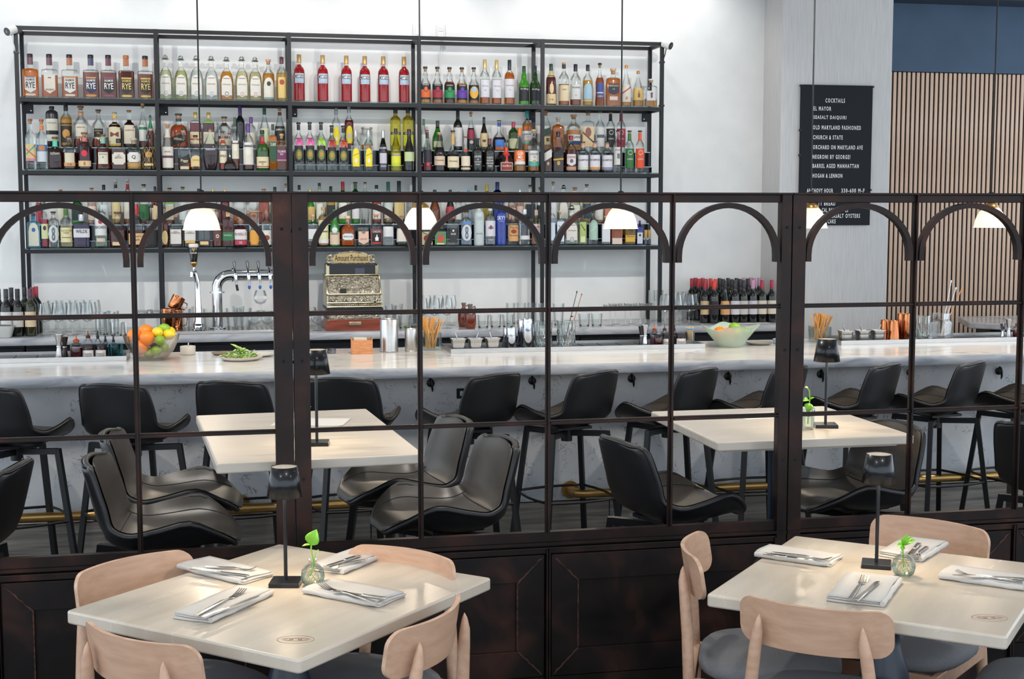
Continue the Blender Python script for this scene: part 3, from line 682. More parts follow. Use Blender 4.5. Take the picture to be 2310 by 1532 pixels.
# ================================================================== beech chairs
beech = noisemat('beech', [(.25, 'b89278'), (.5, 'c49d83'), (.8, 'cea98f')], 4, 5, (1.5, 14, 14), rough=.42, bmp=.03, bd=.002)
ply_edge = noisemat('beech_edge', [(.4, 'c09a80'), (.6, 'd6b196')], 8, 2, (3, 3, 3), rough=.5)
fabric = noisemat('grey_wool', [(.3, '696a6d'), (.5, '757679'), (.7, '838385')], 600, 2, rough=.95, bmp=.3, bd=.002, spec=.2)
def make_chair():
    t = thing('dining_chair', 'x', 'chair', (0, 0, 0), 0, 'beech dining chairs around the tables')
    # backrest: bent plywood with rounded corners
    Wb, Hb, rc = .405, .128, .04; nu, nv = 28, 6
    us = [-Wb/2*cos(pi*i/nu) for i in range(nu+1)]
    def bp(i, j, off):
        u = us[i]; e = abs(u)-(Wb/2-rc); hh = Hb/2-(rc-math.sqrt(max(0, rc*rc-e*e)) if e > 0 else 0)
        v = -hh+2*hh*j/nv; y = -.258+.062*(u/(Wb/2))**2; z = .722+v
        y -= (v+Hb/2)*.16; ny = 1/math.sqrt(1+(.62*u/.2025)**2*.3)
        return (u-off*u*1.3, y+off*ny, z)
    g = G(); n = nu+1
    Vf = [bp(i, j, .006) for j in range(nv+1) for i in range(n)]; Vb = [bp(i, j, -.006) for j in range(nv+1) for i in range(n)]
    Fq = [(j*n+i, j*n+i+1, (j+1)*n+i+1, (j+1)*n+i) for j in range(nv) for i in range(nu)]
    g.add(Vf, [tuple(reversed(f)) for f in Fq]); g.add(Vb, Fq)
    o = g.obj('backrest', beech, t, 60)
    K = len(Vf); rim = [i for i in range(n)]+[j*n+nu for j in range(1, nv+1)]+[nv*n+i for i in range(nu-1, -1, -1)]+[j*n for j in range(nv-1, 0, -1)]
    g2 = G(); V = [Vf[k] for k in rim]+[Vb[k] for k in rim]; m = len(rim)
    g2.add(V, [(k, (k+1) % m, m+(k+1) % m, m+k) for k in range(m)]); g2.obj('backrest_edge', ply_edge, o, 60)
    # legs
    for sx in (-1, 1):
        G().tube([(sx*.205, -.235, 0), (sx*.178, -.243, .35), (sx*.160, -.252, .55), (sx*.146, -.262, .66), (sx*.139, -.268, .705), (sx*.136, -.269, .735), (sx*.135, -.2685, .748)], [.012, .0175, .0175, .0165, .0135, .007, .001], 14).obj('rear_leg', beech, t, 60)
        G().tube([(sx*.215, .205, 0), (sx*.195, .175, .40)], [.012, .0185], 14).obj('front_leg', beech, t, 60)
    # rails
    G().bar((-.178, -.238, .395), (.178, -.238, .395), .02, .05).obj('back_rail', beech, t, 0, bevel=.003)
    G().bar((-.2, .17, .39), (.2, .17, .39), .02, .05).obj('front_rail', beech, t, 0, bevel=.003)
    for sx in (-1, 1): G().bar((sx*.178, -.24, .395), (sx*.197, .175, .392), .02, .05).obj('side_rail', beech, t, 0, bevel=.003)
    # padded seat
    def sq(u, v):
        a = 2*pi*u; c, s = cos(a), sin(a); e = 2/3.2
        w = .232-.022*(-s if s < 0 else 0)
        return math.copysign(abs(c)**e, c)*w, math.copysign(abs(s)**e, s)*.215
    g = G(); n = 36; prof = [(.80, .415), (.93, .418), (.99, .430), (1.0, .442), (.985, .455), (.93, .466), (.8, .473), (.55, .478), (.25, .480), (.02, .4805)]
    V = [(sq(k/n, 0)[0]*r, sq(k/n, 0)[1]*r-.01, z) for r, z in prof for k in range(n)]
    F = [(i*n+k, i*n+(k+1) % n, (i+1)*n+(k+1) % n, (i+1)*n+k) for i in range(len(prof)-1) for k in range(n)]+[tuple(range(n-1, -1, -1)), tuple((len(prof)-1)*n+k for k in range(n))]
    g.add(V, F); g.obj('seat_pad', fabric, t, 70)
    return t
chair0 = remember(make_chair()); cf = [True]
def chair(mid, face, label):
    f = np.array(face, float); f /= np.linalg.norm(f); x, y = mid[0]+f[0]*.262, mid[1]+f[1]*.262; rz = atan2(f[1], f[0])-pi/2
    if cf[0]: cf[0] = False; t = chair0; t.location = (x, y, 0); t.rotation_euler = (0, 0, rz); t['label'] = label
    else: t = dup(chair0, (x, y, 0), rz, label)
chair((-.225, 3.395), (.72, .69), 'beech chair with its back to us, nearest corner of the first dining table')
chair((-.27, 4.15), (.62, -.78), 'beech chair against the screen, inner face of its back seen at left')
chair((.558, 4.085), (-.72, -.69), 'beech chair against the screen behind the right-hand napkins of the first table')
chair((.545, 3.43), (-.83, .56), 'beech chair seen from the side, tucked under the first table beside dark steel')
chair((1.405, 4.0), (.92, -.38), 'beech chair in profile standing against the dark screen, second dining table')
chair((1.49, 3.285), (.62, .78), 'beech chair with its back to us, in front of the second dining table')
chair((2.30, 4.12), (-.79, -.61), 'beech chair against the screen, behind the second dining table')
chair((2.50, 3.28), (-.76, .65), 'beech chair cut by the picture corner, only its grey seat in view')
# ================================================================== cordless table lamps
lamp_black = noisemat('lamp_black', [(.3, '0e1014'), (.75, '1c1f24')], 20, 3, rough=.32, metal=.4, coat=.3)
lamp_edge = paint('6f5a3c', .5, .6)
lamp_disc = paint('d9cbb6', .4)
def table_lamp(p, rz, label):
    t = thing('table_lamp', label, 'table lamp', p, rz, 'small black cordless lamps')
    G().bb((-.043, -.043, 0), (.043, .043, .013)).obj('base', lamp_black, t, 0, bevel=.002)
    G().lathe([(.0055, .013), (.0055, .256)], 12).obj('pole', lamp_black, t)
    G().lathe([(.0495, .254), (.0365, .341)], 36, cap=False).obj('shade', lamp_black, t, 60, solid=.0015)
    G().lathe([(.0, .338), (.0352, .338), (.0352, .3395), (.004, .3398), (.0035, .341), (0, .341)], 30).obj('top_disc', lamp_disc, t)
    G().lathe([(.0, .288), (.040, .288), (.040, .290), (0, .290)], 28).obj('diffuser', glow('ffe2b6', 5), t)
    d = light('table_lamp_light', 'SPOT', (p[0], p[1], p[2]+.275), 4.5, (1, .80, .54), (p[0], p[1], p[2]), .03, 150, .5)
L1, L2 = atZ(645, 1318, .74), atZ(1977, 1277, .74)
L3, L4 = atZ(715, 1003, .97), atZ(1862, 963, .97)
table_lamp(L1, rad(-12), 'small black cordless lamp on the first dining table beside a round vase')
table_lamp(L2, rad(-28), 'small black cordless lamp on the second dining table beside a round vase')
table_lamp(L3, rad(-8), 'small black cordless lamp on the long tall table by the post')
table_lamp(L4, rad(-16), 'small black cordless lamp on the square tall table, far row')

# ================================================================== bud vases
leafm = noisemat('fresh_leaf', [(.3, '6fae2c'), (.6, '8fcf3e'), (.8, 'a5dc58')], 12, 3, rough=.4)
stemm = paint('86c04a', .5); rootm = paint('b79a55', .6)
clear = glass('fbfdfd', 1.0); water = glass('eef3ec', .5)
def leaf(name, base, tip, w, parent, fold=.25, mat=None, nrm=(0, -.5, .8)):
    b, q = np.array(base, float), np.array(tip, float); d = q-b; nn = np.array(nrm, float); nn -= d*(nn @ d)/(d @ d); nn /= np.linalg.norm(nn); s = np.cross(d/np.linalg.norm(d), nn)
    prof = [0, .55, .92, 1, .85, .5, 0]; g = G(); V = []
    for k, r in enumerate(prof):
        c = b+d*k/6+nn*np.linalg.norm(d)*.12*sin(pi*k/6)
        for j in (-1, -.5, 0, .5, 1): V.append(c+s*j*r*w/2+nn*abs(j)*r*w*fold)
    g.add(V, [(k*5+j, k*5+j+1, (k+1)*5+j+1, (k+1)*5+j) for k in range(6) for j in range(4)])
    return g.obj(name, mat or leafm, parent, 60, solid=.0006)
def globe_vase(p, label, sprig):
    t = thing('bud_vase', label, 'vase', p, 0, 'small glass bud vases')
    G().lathe([(.014, .0), (.022, .002), (.031, .012), (.0345, .028), (.032, .046), (.022, .059), (.012, .065), (.0095, .070), (.0125, .076), (.0128, .078), (.0115, .078)], 30, cap=False).obj('globe', clear, t, 80)
    G().lathe([(.0, .003), (.022, .004), (.030, .013), (.0332, .028), (.032, .036), (0, .036)], 26).obj('water', water, t, 80)
    for k in range(7):
        a = k*.9; G().tube([(.004*cos(a), .004*sin(a), .05), (.014*cos(a), .012*sin(a), .034), (.022*cos(a+.6), .02*sin(a+.6), .02), (.012*cos(a+1.4), .012*sin(a+1.4), .012)], .0007, 5).obj('root', rootm, t, 80)
    s = thing('plant_cutting', sprig, 'plant', (p[0], p[1], p[2]+.01), 0, 'green cuttings in vases')
    return t, s
p1 = atZ(706, 1322, .74); v1, s1 = globe_vase(p1, 'round glass bud vase with roots in water on the first dining table', 'green cutting with one upright leaf in the first table vase')
G().tube([(-.008, 0, .02), (.004, 0, .05), (.0, 0, .075), (-.004, 0, .095), (-.003, 0, .11)], .0022, 7).obj('stem', stemm, s1)
G().tube([(.0, 0, .04), (.006, 0, .07), (.008, 0, .085), (.016, 0, .094), (.022, 0, .086)], .0015, 6).obj('stem', stemm, s1)
leaf('leaf', (-.004, 0, .108), (.012, -.012, .156), .042, s1, nrm=(-.2, -1, .35)); leaf('leaf', (-.002, 0, .108), (-.03, -.006, .108), .008, s1)
p2 = atZ(2038, 1300, .74); v2, s2 = globe_vase(p2, 'round glass bud vase on the second dining table', 'bushy green cutting in the second table vase')
G().tube([(.0, 0, .015), (-.003, 0, .05), (-.004, 0, .085)], .002, 7).obj('stem', stemm, s2)
for dx, dz, w in ((-.03, .085, .018), (-.022, .105, .02), (.02, .108, .02), (.03, .098, .022), (.002, .118, .02), (-.014, .068, .014)): leaf('leaf', (-.004, 0, .08), (dx, -.012, dz), w, s2)
# tall tables: ribbed tumbler with a cutting; a vase hidden by the post
p3 = atZ(1822, 968, .97); t = thing('bud_vase', 'ribbed glass tumbler vase on the square tall table by the post', 'vase', p3)
G().lathe([(.022, 0), (.024, .004), (.026, .08), (.025, .08), (.023, .006), (0, .005)], 40, cap=False, flute=-.04, nfl=1).obj('tumbler', clear, t, 30)
G().lathe([(0, .006), (.0225, .006), (.0235, .05), (0, .05)], 24).obj('water', water, t)
s3 = thing('plant_cutting', 'leafy green cutting in the ribbed tumbler by the post', 'plant', p3+np.array([0, 0, .01]), 0, 'green cuttings in vases')
G().tube([(.0, 0, .01), (.002, 0, .06), (.006, 0, .1), (.004, 0, .135), (-.006, 0, .15)], .0022, 7).obj('stem', stemm, s3)
for b_, q_, w in (((.004, 0, .09), (-.012, -.02, .055), .034), ((.004, 0, .1), (.02, -.01, .112), .012), ((0, 0, .14), (-.02, -.01, .152), .014), ((.004, 0, .1), (-.026, -.01, .098), .022)): leaf('leaf', b_, q_, w, s3)
p4 = atZ(668, 985, .97); t = thing('bud_vase', 'ribbed glass tumbler vase behind the steel post on the long tall table', 'vase', p4)
G().lathe([(.022, 0), (.024, .004), (.026, .08), (.025, .08), (.023, .006), (0, .005)], 40, cap=False, flute=-.04, nfl=1).obj('tumbler', clear, t, 30)
s4 = thing('plant_cutting', 'green cutting with one leaf showing past the steel post', 'plant', p4+np.array([0, 0, .008]), 0, 'green cuttings in vases')
G().tube([(.0, 0, .01), (.004, 0, .07), (.012, 0, .112)], .0022, 7).obj('stem', stemm, s4); leaf('leaf', (.012, 0, .112), (.056, -.006, .102), .016, s4)
# menus lying on the tall tables
papm = paint('d8d5cd', .6)
def paper(px, w, d, ang, z, label, n=1):
    p = atZ(*px, z); t = thing('paper_menu', label, 'menu', (p[0], p[1], z+.0005), rad(ang), 'menus on the tall tables')
    for k in range(n): G().prism([(-w/2+.01*k, -d/2), (w/2+.01*k, -d/2+.006*k), (w/2+.012*k, d/2), (-w/2, d/2)], .0006*k, .0006*k+.0005).obj('sheet', papm, t, 0)
paper((695, 953), .26, .19, -14, .97, 'white paper menus spread on the long tall table', 3)
paper((1722, 938), .24, .16, 8, .97, 'white paper menus on the square tall table', 2)

# ================================================================== napkins and cutlery
linen = noisemat('linen', [(.3, 'c3bfba'), (.7, 'cdc9c4')], 500, 2, rough=.9, bmp=.06, bd=.001)
silver = noisemat('flatware', [(.3, 'c7c4bf'), (.7, 'e2dfda')], 30, 3, rough=.16, metal=1)
TZ = .74
def napkin(a, b, wd, label, flip=1):
    A, B = atZ(*a, TZ), atZ(*b, TZ); d = (B-A)[:2]; L = hypot(*d); c = (A+B)/2; rz = atan2(d[1], d[0])
    t = thing('napkin', label, 'napkin', (c[0], c[1], TZ+.0004), rz, 'folded linen napkins')
    def layer(name, z, l, w, dx, dy, th, wave, seed):
        def fn(u, v):
            x = (u-.5)*l+dx; y = (v-.5)*w+dy
            return (x+.003*sin(v*5+seed), y+.002*sin(u*7+seed), z+wave*(.5+.5*sin(u*5+seed)*cos(v*4+seed*1.7)))
        return G().grid(fn, 14, 6).obj(name, linen, t, 60, solid=th)
    layer('fold', .0026, L, wd, 0, 0, .004, .0006, 1); layer('fold', .0082, L*.985, wd*.975, .003, flip*.003, .0042, .0014, 2.2)
    layer('fold', .0142, L*.97, wd*.96, -.002, flip*.003, .0044, .0022, 3.1)
    n = 14; pts = [(-L/2+.004+L*.97*k/n-.002, -flip*wd/2*.98, .0085+.001*sin(k)) for k in range(n+1)]
    G().tube(pts, [.0078+.0008*sin(k*1.7) for k in range(n+1)], 8).obj('rolled_edge', linen, t, 70)
    return t
def flat_solid(outline, thick, bend):
    """a flat outline (length along +x) with a lengthwise bend and real thickness"""
    g = G(); n = len(outline); V = [(x, y, bend(x)+thick) for x, y in outline]+[(x, y, bend(x)) for x, y in outline]
    g.add(V, [tuple(range(n)), tuple(range(2*n-1, n-1, -1))]+[(i, n+i, n+(i+1) % n, (i+1) % n) for i in range(n)]); return g
def cutlery(kind, a, b, label, z=.7605):
    A, B = atZ(*a, z), atZ(*b, z); d = (B-A)[:2]; L = hypot(*d); rz = atan2(d[1], d[0])
    t = thing(kind, label, kind, (A[0], A[1], z), rz, 'steel cutlery on the napkins'); s = L/.20
    def sc(P): return [(x*s, y) for x, y in P]
    if kind == 'fork':
        flat_solid(sc([(0, .005), (.002, .0062), (.11, .0048), (.128, .003), (.14, .003), (.14, -.003), (.128, -.003), (.11, -.0048), (.002, -.0062), (0, -.005)]), .0026, lambda x: .004*sin(pi*min(1, x/(.14*s)))).obj('handle', silver, t, 30, bevel=.0007)
        hb = lambda x: .001-.005*sin(pi*max(0, x/s-.135)/.065)+.006*max(0, x/s-.165)/.035
        flat_solid(sc([(.138, .0028), (.15, .009), (.158, .0115), (.17, .0118), (.17, -.0118), (.158, -.0115), (.15, -.009), (.138, -.0028)]), .002, hb).obj('head', silver, t, 30, bevel=.0005)
        for k in range(4):
            y = -.0103+.00687*k; g = G()
            for x0, x1 in ((.169, .18), (.18, .19), (.19, .2)):
                w0, w1 = .0019-(x0-.169)*.02, .0019-(x1-.169)*.02
                g.add([(x0*s, y-w0, hb(x0*s)), (x0*s, y+w0, hb(x0*s)), (x1*s, y+w1, hb(x1*s)), (x1*s, y-w1, hb(x1*s)), (x0*s, y-w0, hb(x0*s)+.002), (x0*s, y+w0, hb(x0*s)+.002), (x1*s, y+w1, hb(x1*s)+.002), (x1*s, y-w1, hb(x1*s)+.002)], [(0, 1, 2, 3), (7, 6, 5, 4), (0, 4, 5, 1), (1, 5, 6, 2), (2, 6, 7, 3), (3, 7, 4, 0)])
            g.obj('tine', silver, t, 30)
    else:
        flat_solid(sc([(0, .006), (.003, .0072), (.085, .006), (.09, .0045), (.09, -.0045), (.085, -.006), (.003, -.0072), (0, -.006)]), .0055, lambda x: 0).obj('handle', silver, t, 30, bevel=.0015)
        flat_solid(sc([(.088, .004), (.1, .0055), (.18, .0085), (.195, .005), (.2, -.002), (.18, -.0055), (.1, -.005), (.088, -.004)]), .0014, lambda x: .002).obj('blade', silver, t, 30)
SET = [((436, 1275), (580, 1311), .115, 'next to the chair against the screen, first table', ((463, 1280), (577, 1286)), ((430, 1284), (564, 1301)), 1),
       ((433, 1402), (578, 1337), .115, 'nearest us on the first table', ((440, 1391), (549, 1334)), ((458, 1395), (585, 1347)), 1),
       ((735, 1292), (838, 1250), .115, 'behind the round vase, first table', ((829, 1262), (734, 1284)), ((811, 1255), (735, 1279)), 1),
       ((715, 1328), (883, 1360), .12, 'right of the round vase, first table', ((847, 1360), (724, 1322)), ((872, 1352), (750, 1335)), 1),
       ((1717, 1248), (1886, 1271), .115, 'beside the profile chair, second table', ((1740, 1247), (1876, 1264)), ((1723, 1251), (1838, 1267)), 1),
       ((2030, 1262), (2092, 1226), .13, 'behind the round vase, second table', ((2091, 1234), (2063, 1257)), ((2073, 1228), (2049, 1254)), 1),
       ((1928, 1364), (1973, 1307), .15, 'nearest us on the second table', ((1917, 1353), (1952, 1304)), ((1931, 1357), (1983, 1313)), 1),
       ((2130, 1296), (2325, 1324), .12, 'at the picture edge, second table', ((2308, 1316), (2157, 1292)), ((2312, 1309), (2148, 1299)), 1)]
for a, b, w, where, fk, kn, fl_ in SET:
    napkin(a, b, w, 'folded grey linen napkin '+where, fl_)
    cutlery('fork', fk[0], fk[1], 'steel fork on the napkin '+where)
    cutlery('knife', kn[0], kn[1], 'steel knife on the napkin '+where)
# ================================================================== bottles
KIND = {  # name: (profile [(height, radius)], superellipse exponent, depth ratio)
 'std':  ([(0, .90), (.012, .97), (.03, 1), (.60, 1), (.655, .95), (.70, .80), (.735, .58), (.765, .42), (.80, .35), (1, .33)], 2, 1),
 'camp': ([(0, .92), (.012, .98), (.03, 1), (.60, 1), (.66, .97), (.70, .86), (.735, .66), (.755, .46), (.775, .38), (1, .37)], 2, 1),
 'arch': ([(0, .93), (.015, .99), (.03, 1), (.46, 1), (.55, .93), (.62, .78), (.68, .56), (.71, .38), (.735, .35), (.90, .35)], 3, .7),
 'rect': ([(0, .95), (.012, .99), (.03, 1), (.60, 1), (.632, .98), (.65, .86), (.66, .5), (.675, .34), (1, .33)], 7, .5),
 'rect2': ([(0, .95), (.012, .99), (.03, 1), (.68, 1), (.72, .97), (.75, .8), (.765, .45), (.78, .33), (1, .31)], 6, .55),
 'slope': ([(0, .93), (.012, .99), (.03, 1), (.40, 1), (.50, .93), (.60, .74), (.70, .50), (.78, .36), (.84, .31), (1, .30)], 2, 1),
 'champ': ([(0, .93), (.012, .98), (.03, 1), (.36, 1), (.46, .92), (.58, .68), (.70, .42), (.80, .32), (1, .29)], 2, 1),
 'bulb': ([(0, .93), (.012, .98), (.03, 1), (.50, 1), (.56, .93), (.61, .72), (.655, .53), (.72, .53), (.78, .50), (.82, .38), (.85, .31), (1, .30)], 2, 1),
 'tall': ([(0, .93), (.01, .98), (.03, 1), (.68, 1), (.73, .96), (.77, .82), (.79, .6), (.81, .40), (.84, .36), (1, .36)], 2, 1),
 'round': ([(0, .80), (.02, .93), (.08, 1), (.26, 1), (.38, .93), (.48, .74), (.55, .48), (.60, .32), (.66, .25), (1, .24)], 2, .9),
 'fat':  ([(0, .86), (.02, .95), (.06, 1), (.42, 1), (.54, .97), (.62, .82), (.67, .55), (.70, .36), (.74, .31), (1, .30)], 2.6, .75),
 'flask': ([(0, .9), (.02, .97), (.06, 1), (.14, .98), (.22, .80), (.27, .50), (.30, .30), (.36, .20), (1, .17)], 2, .9),
 'taper': ([(0, .62), (.02, .70), (.10, .78), (.30, .95), (.45, 1), (.58, .93), (.70, .66), (.80, .36), (.86, .26), (1, .24)], 3, .7),
 'bell': ([(0, .95), (.02, 1), (.12, .98), (.30, .84), (.42, .88), (.56, .92), (.65, .74), (.71, .45), (.76, .31), (1, .29)], 2, 1),
 'jw':   ([(0, .96), (.01, 1), (.60, 1), (.66, .92), (.74, .62), (.80, .42), (.84, .34), (1, .33)], 6, .9),
 'jar':  ([(0, .93), (.02, 1), (.80, 1), (.86, .94), (.9, .9), (1, .9)], 2, 1),
 'crock': ([(0, .93), (.01, 1), (.80, 1), (.86, .93), (.895, .62), (.91, .37), (1, .37)], 2, 1),
 'wine': ([(0, .93), (.01, .98), (.03, 1), (.58, 1), (.64, .95), (.69, .78), (.73, .52), (.77, .40), (.82, .37), (1, .36)], 2, 1),
}
def interp(prof, h):
    for (a, r), (b, q) in zip(prof, prof[1:]):
        if a <= h <= b: return r+(q-r)*(h-a)/(b-a+1e-9)
    return prof[-1][1]
GL = {'c': 'f9fcfb', 'g': '79b07a', 'lb': '7fc4dd', 'b': '2a50b8', 'f': 'c9d4d3', 'y': 'e6d98a', 'k': '3a3a34'}
def bottle(x, y, z, W_, H, kind, gl, liq, fill, cap, labels, label, name='liquor_bottle', sleeve=None, rz=0, group=None, cat='bottle', extra=None):
    prof, ex, ry = KIND[kind]; R = W_/2
    t = thing(name, label, cat, (x, y, z), rz, group)
    top = prof[-1][0] if kind != 'arch' else .90
    def rr(h): return interp(prof, h)*R
    nseg = 20
    cs, cc, cl = cap
    ctop = 1.0; hneck = (top if kind == 'arch' else 1.0-cl*.55)
    cut = [(h, r) for h, r in prof if h < hneck]+[(hneck, interp(prof, hneck))]
    if liq is not None:
        f = min(fill, hneck)
        lp = [(r*R*.985, h*H) for h, r in cut if h < f]+[(interp(prof, f)*R*.985, f*H)]
        lp[0] = (lp[0][0], .012*H if gl == 'c' else 0.0005)
        if gl == 'c': lp = [(interp(prof, .03)*R*.8, .026*H), (interp(prof, .035)*R*.985, .034*H)]+[p for p in lp if p[1] > .036*H]
        G().lathe([(0, lp[0][1])]+lp+[(0, f*H)], nseg, ex=ex, ry=ry).obj('liquid', liquid(liq, .38 if gl == 'c' else .66), t, 55)
        gp = [(r*R, h*H) for h, r in cut if h > f]; gp = [(interp(prof, f)*R, f*H)]+gp
        if len(gp) > 1: G().lathe(gp, nseg, ex=ex, ry=ry, cap=False).obj('glass', glass(GL[gl], .85), t, 55)
        if gl == 'c': G().lathe([(0, 0), (interp(prof, 0)*R, 0), (interp(prof, .012)*R, .012*H), (R*interp(prof, .034), .034*H)], nseg, ex=ex, ry=ry, cap=False).obj('glass_foot', glass('e2ebe7', 1.4), t, 55)
    else:
        g = G().lathe([(0, 0)]+[(r*R, h*H) for h, r in cut], nseg, ex=ex, ry=ry, cap=False)
        g.obj('glass', glass(GL[gl], .85) if gl in GL and gl != 'f' else (paint('b9c2c2', .35) if gl == 'f' else paint(gl, .25)), t, 55)
    # cap
    rn = interp(prof, .97)*R; c0 = (1-cl)*H
    cm = paint(cc, .35, .5 if cs in ('m', 'b') else 0)
    if cs in ('c', 'm', 'f'):
        G().lathe([(0, c0), (rn*1.1, c0), (rn*1.12, c0+.002), (rn*1.1, H-.002), (rn*1.02, H), (0, H)], 14).obj('cap' if cs != 'f' else 'foil', cm, t, 40)
    elif cs == 't':
        G().lathe([(0, H*(1-cl*.45)), (rn*1.35, H*(1-cl*.45)), (rn*1.38, H*(1-cl*.4)), (rn*1.36, H-.002), (rn*1.2, H), (0, H)], 14).obj('stopper', cm, t, 40)
        G().lathe([(0, c0), (rn*.9, c0), (rn*.9, H*(1-cl*.44)), (0, H*(1-cl*.44))], 12).obj('cork', paint('b98d63', .7), t, 40)
    elif cs == 'b':
        br = R*.38
        G().lathe([(br*sin(pi*k/8), H-br+br*-cos(pi*k/8)) for k in range(9)], 14).obj('stopper', noisemat('pewter', [(.4, '3e3f3c'), (.55, 'c9c9c4')], 14, 1, (60, 60, 200), rough=.3, metal=.9), t, 50)
        G().lathe([(0, .895*H), (rn*1.5, .895*H), (rn*1.6, .905*H), (rn*1.3, .915*H), (rn*.9, H-2*br), (0, H-2*br)], 14).obj('collar', paint('8e8f88', .3, .9), t, 40)
    if sleeve:
        hx, h0, h1 = sleeve
        hs = sorted({h0, h1, *[h for h, r in prof if h0 < h < h1]})
        G().lathe([(rr(h)*1.03+.0004, h*H) for h in hs], 16, ex=ex, ry=ry, cap=False).obj('neck_sleeve', paint(hx, .4), t, 50)
    # labels
    k_off = 0; last = None
    def surf(u, h, off):
        r = rr(min(max(h, 0), 1)); a = min(abs(u), .999); yy = r*ry*(1-a**ex)**(1/ex); return (u*r*(1 if ex == 2 else 1), -yy-off, h*H)
    def surfx(x_, h, off):
        r = rr(h); u = max(-.985, min(.985, x_/r)); return surf(u, h, off)
    for lb in labels:
        k_off += .0006
        if lb[0] == 'T':
            _, h0, h1, w, hx, tx = lb; v, f, sz = textmesh(tx); g = G()
            g.add([surfx(a*w*W_*.5*2*.5*2*.5 if False else a*w*W_, h0+(h1-h0)*(b+.5), .0008+k_off) for a, b in v], f)
            g.obj('lettering', paint(hx, .5), last if last is not None else t, 0); continue
        shp, h0, h1, w, hx = lb[:5]; n, m = 12, 6; V = []
        for i in range(n+1):
            u = -1+2*i/n; lo, hi = h0, h1
            if shp == 's': lo = h0+(h1-h0)*.2*abs(u)
            elif shp == 'a': hi = h0+(h1-h0)*(.62+.38*math.sqrt(max(0, 1-u*u)))
            elif shp == 'o': q = math.sqrt(max(0, 1-u*u)); mid = (h0+h1)/2; lo, hi = mid-(h1-h0)/2*q, mid+(h1-h0)/2*q
            elif shp == 'd': lo, hi = h0+(h1-h0)*.55*(u*.5), h1+(h1-h0)*.55*(u*.5)
            elif shp == 'e': e = .16*(h1-h0)*(1 if abs(u) > .8 else 0); lo, hi = h0+e, h1-e
            elif shp == 'x': lo, hi = h0+(h1-h0)*(.42+.42*u), h0+(h1-h0)*(.58+.42*u)
            elif shp == 'v': lo, hi = h0+(h1-h0)*(.42-.42*u), h0+(h1-h0)*(.58-.42*u)
            for j in range(m+1): V.append(surfx(u*w*R, lo+(hi-lo)*j/m, k_off))
        g = G(); g.add(V, [(i*(m+1)+j, (i+1)*(m+1)+j, (i+1)*(m+1)+j+1, i*(m+1)+j+1) for i in range(n) for j in range(m)])
        last = g.obj('paper_label' if len(labels) < 9 else 'paper_label', paint(hx, .55), t, 40)
    if extra == 'net':
        for s in (-1, 1):
            for q in range(8):
                pts = []
                for k in range(13):
                    h = .03+.62*k/12; a = q*pi/4+s*k*.16; pts.append((rr(h)*1.02*cos(a), rr(h)*1.02*sin(a), h*H))
                G().tube(pts, .0011, 4).obj('net_strand', paint('c9a768', .4, .4), t, 0)
    if extra and extra.startswith('bow'):
        hx = '#'+extra[3:]
        for s in (-1, 1): leaf('ribbon', (0, -R*.5, .66*H), (s*R*.7+R*.2, -R*1.0, .50*H), R*.7, t, mat=paint(hx, .5), nrm=(0, -1, .3))
        G().lathe([(R*.52, .655*H), (R*.62, .665*H), (R*.52, .685*H)], 14).obj('ribbon_knot', paint(hx, .5), t)
    return t

ORD = ['first', 'second', 'third', 'fourth', 'fifth', 'sixth', 'seventh', 'eighth', 'ninth', 'tenth', 'eleventh', 'twelfth', 'thirteenth']
SHN = {1: 'top', 2: 'middle', 3: 'lower'}
NB = [0]
def bay(shelf, b, row, view, items):
    ox, oy, s = view; Y = {'': 9.60, 'front': 9.535, 'back': 9.675}[row]
    zb = SHZ[shelf]+(.151 if row == 'back' else .0)
    items = sorted(items, key=lambda i: i[0])
    ws = [it[1] for it in items]
    for _ in range(3):                      # neighbours in a row stand side by side, not inside each other
        for k in range(len(items)-1):
            gap = items[k+1][0]-items[k][0]; need = (ws[k]+ws[k+1])/2*1.01
            if need > gap: f = max(.86, gap/need); ws[k] *= f**.6; ws[k+1] *= f**.6
    for k, it in enumerate(items):
        wz = max(ws[k], it[1]*.8)
        xz, _w, tz, kind, gl, liq, fill, cap, labels, desc = it[:10]; opt = it[10] if len(it) > 10 else {}
        px = ox+xz/s; P = atY(px, oy+tz/s, Y); dpt = depth((P[0], Y, zb)); W_ = wz/s*dpt/FPX; H = P[2]-zb
        W_ = min(W_, .17)
        where = f'{ORD[k]} along the {SHN[shelf]} shelf' if not row else f'{ORD[k]} in {row} row, {SHN[shelf]} shelf'
        bottle(P[0], Y, zb+.0004, W_, H, kind, gl, liq, fill, cap, labels, f'{desc}, {where}, {ORD[b]} bay', opt.get('name', 'liquor_bottle'), opt.get('sleeve'), rz=-.45*atan2(P[0], Y)+random.uniform(-.05, .05), group='liquor bottles on the '+SHN[shelf]+' shelf', extra=opt.get('extra'))
CR, WH, BK = 'd9cdb4', 'd8d6d2', '14141a'
AMB, DAM, BRN, RED, GLD, PALE, CLR = 'c8661a', '8a3512', '451a0c', 'a30c18', 'd19a3a', 'e3d29a', 'e4ece8'
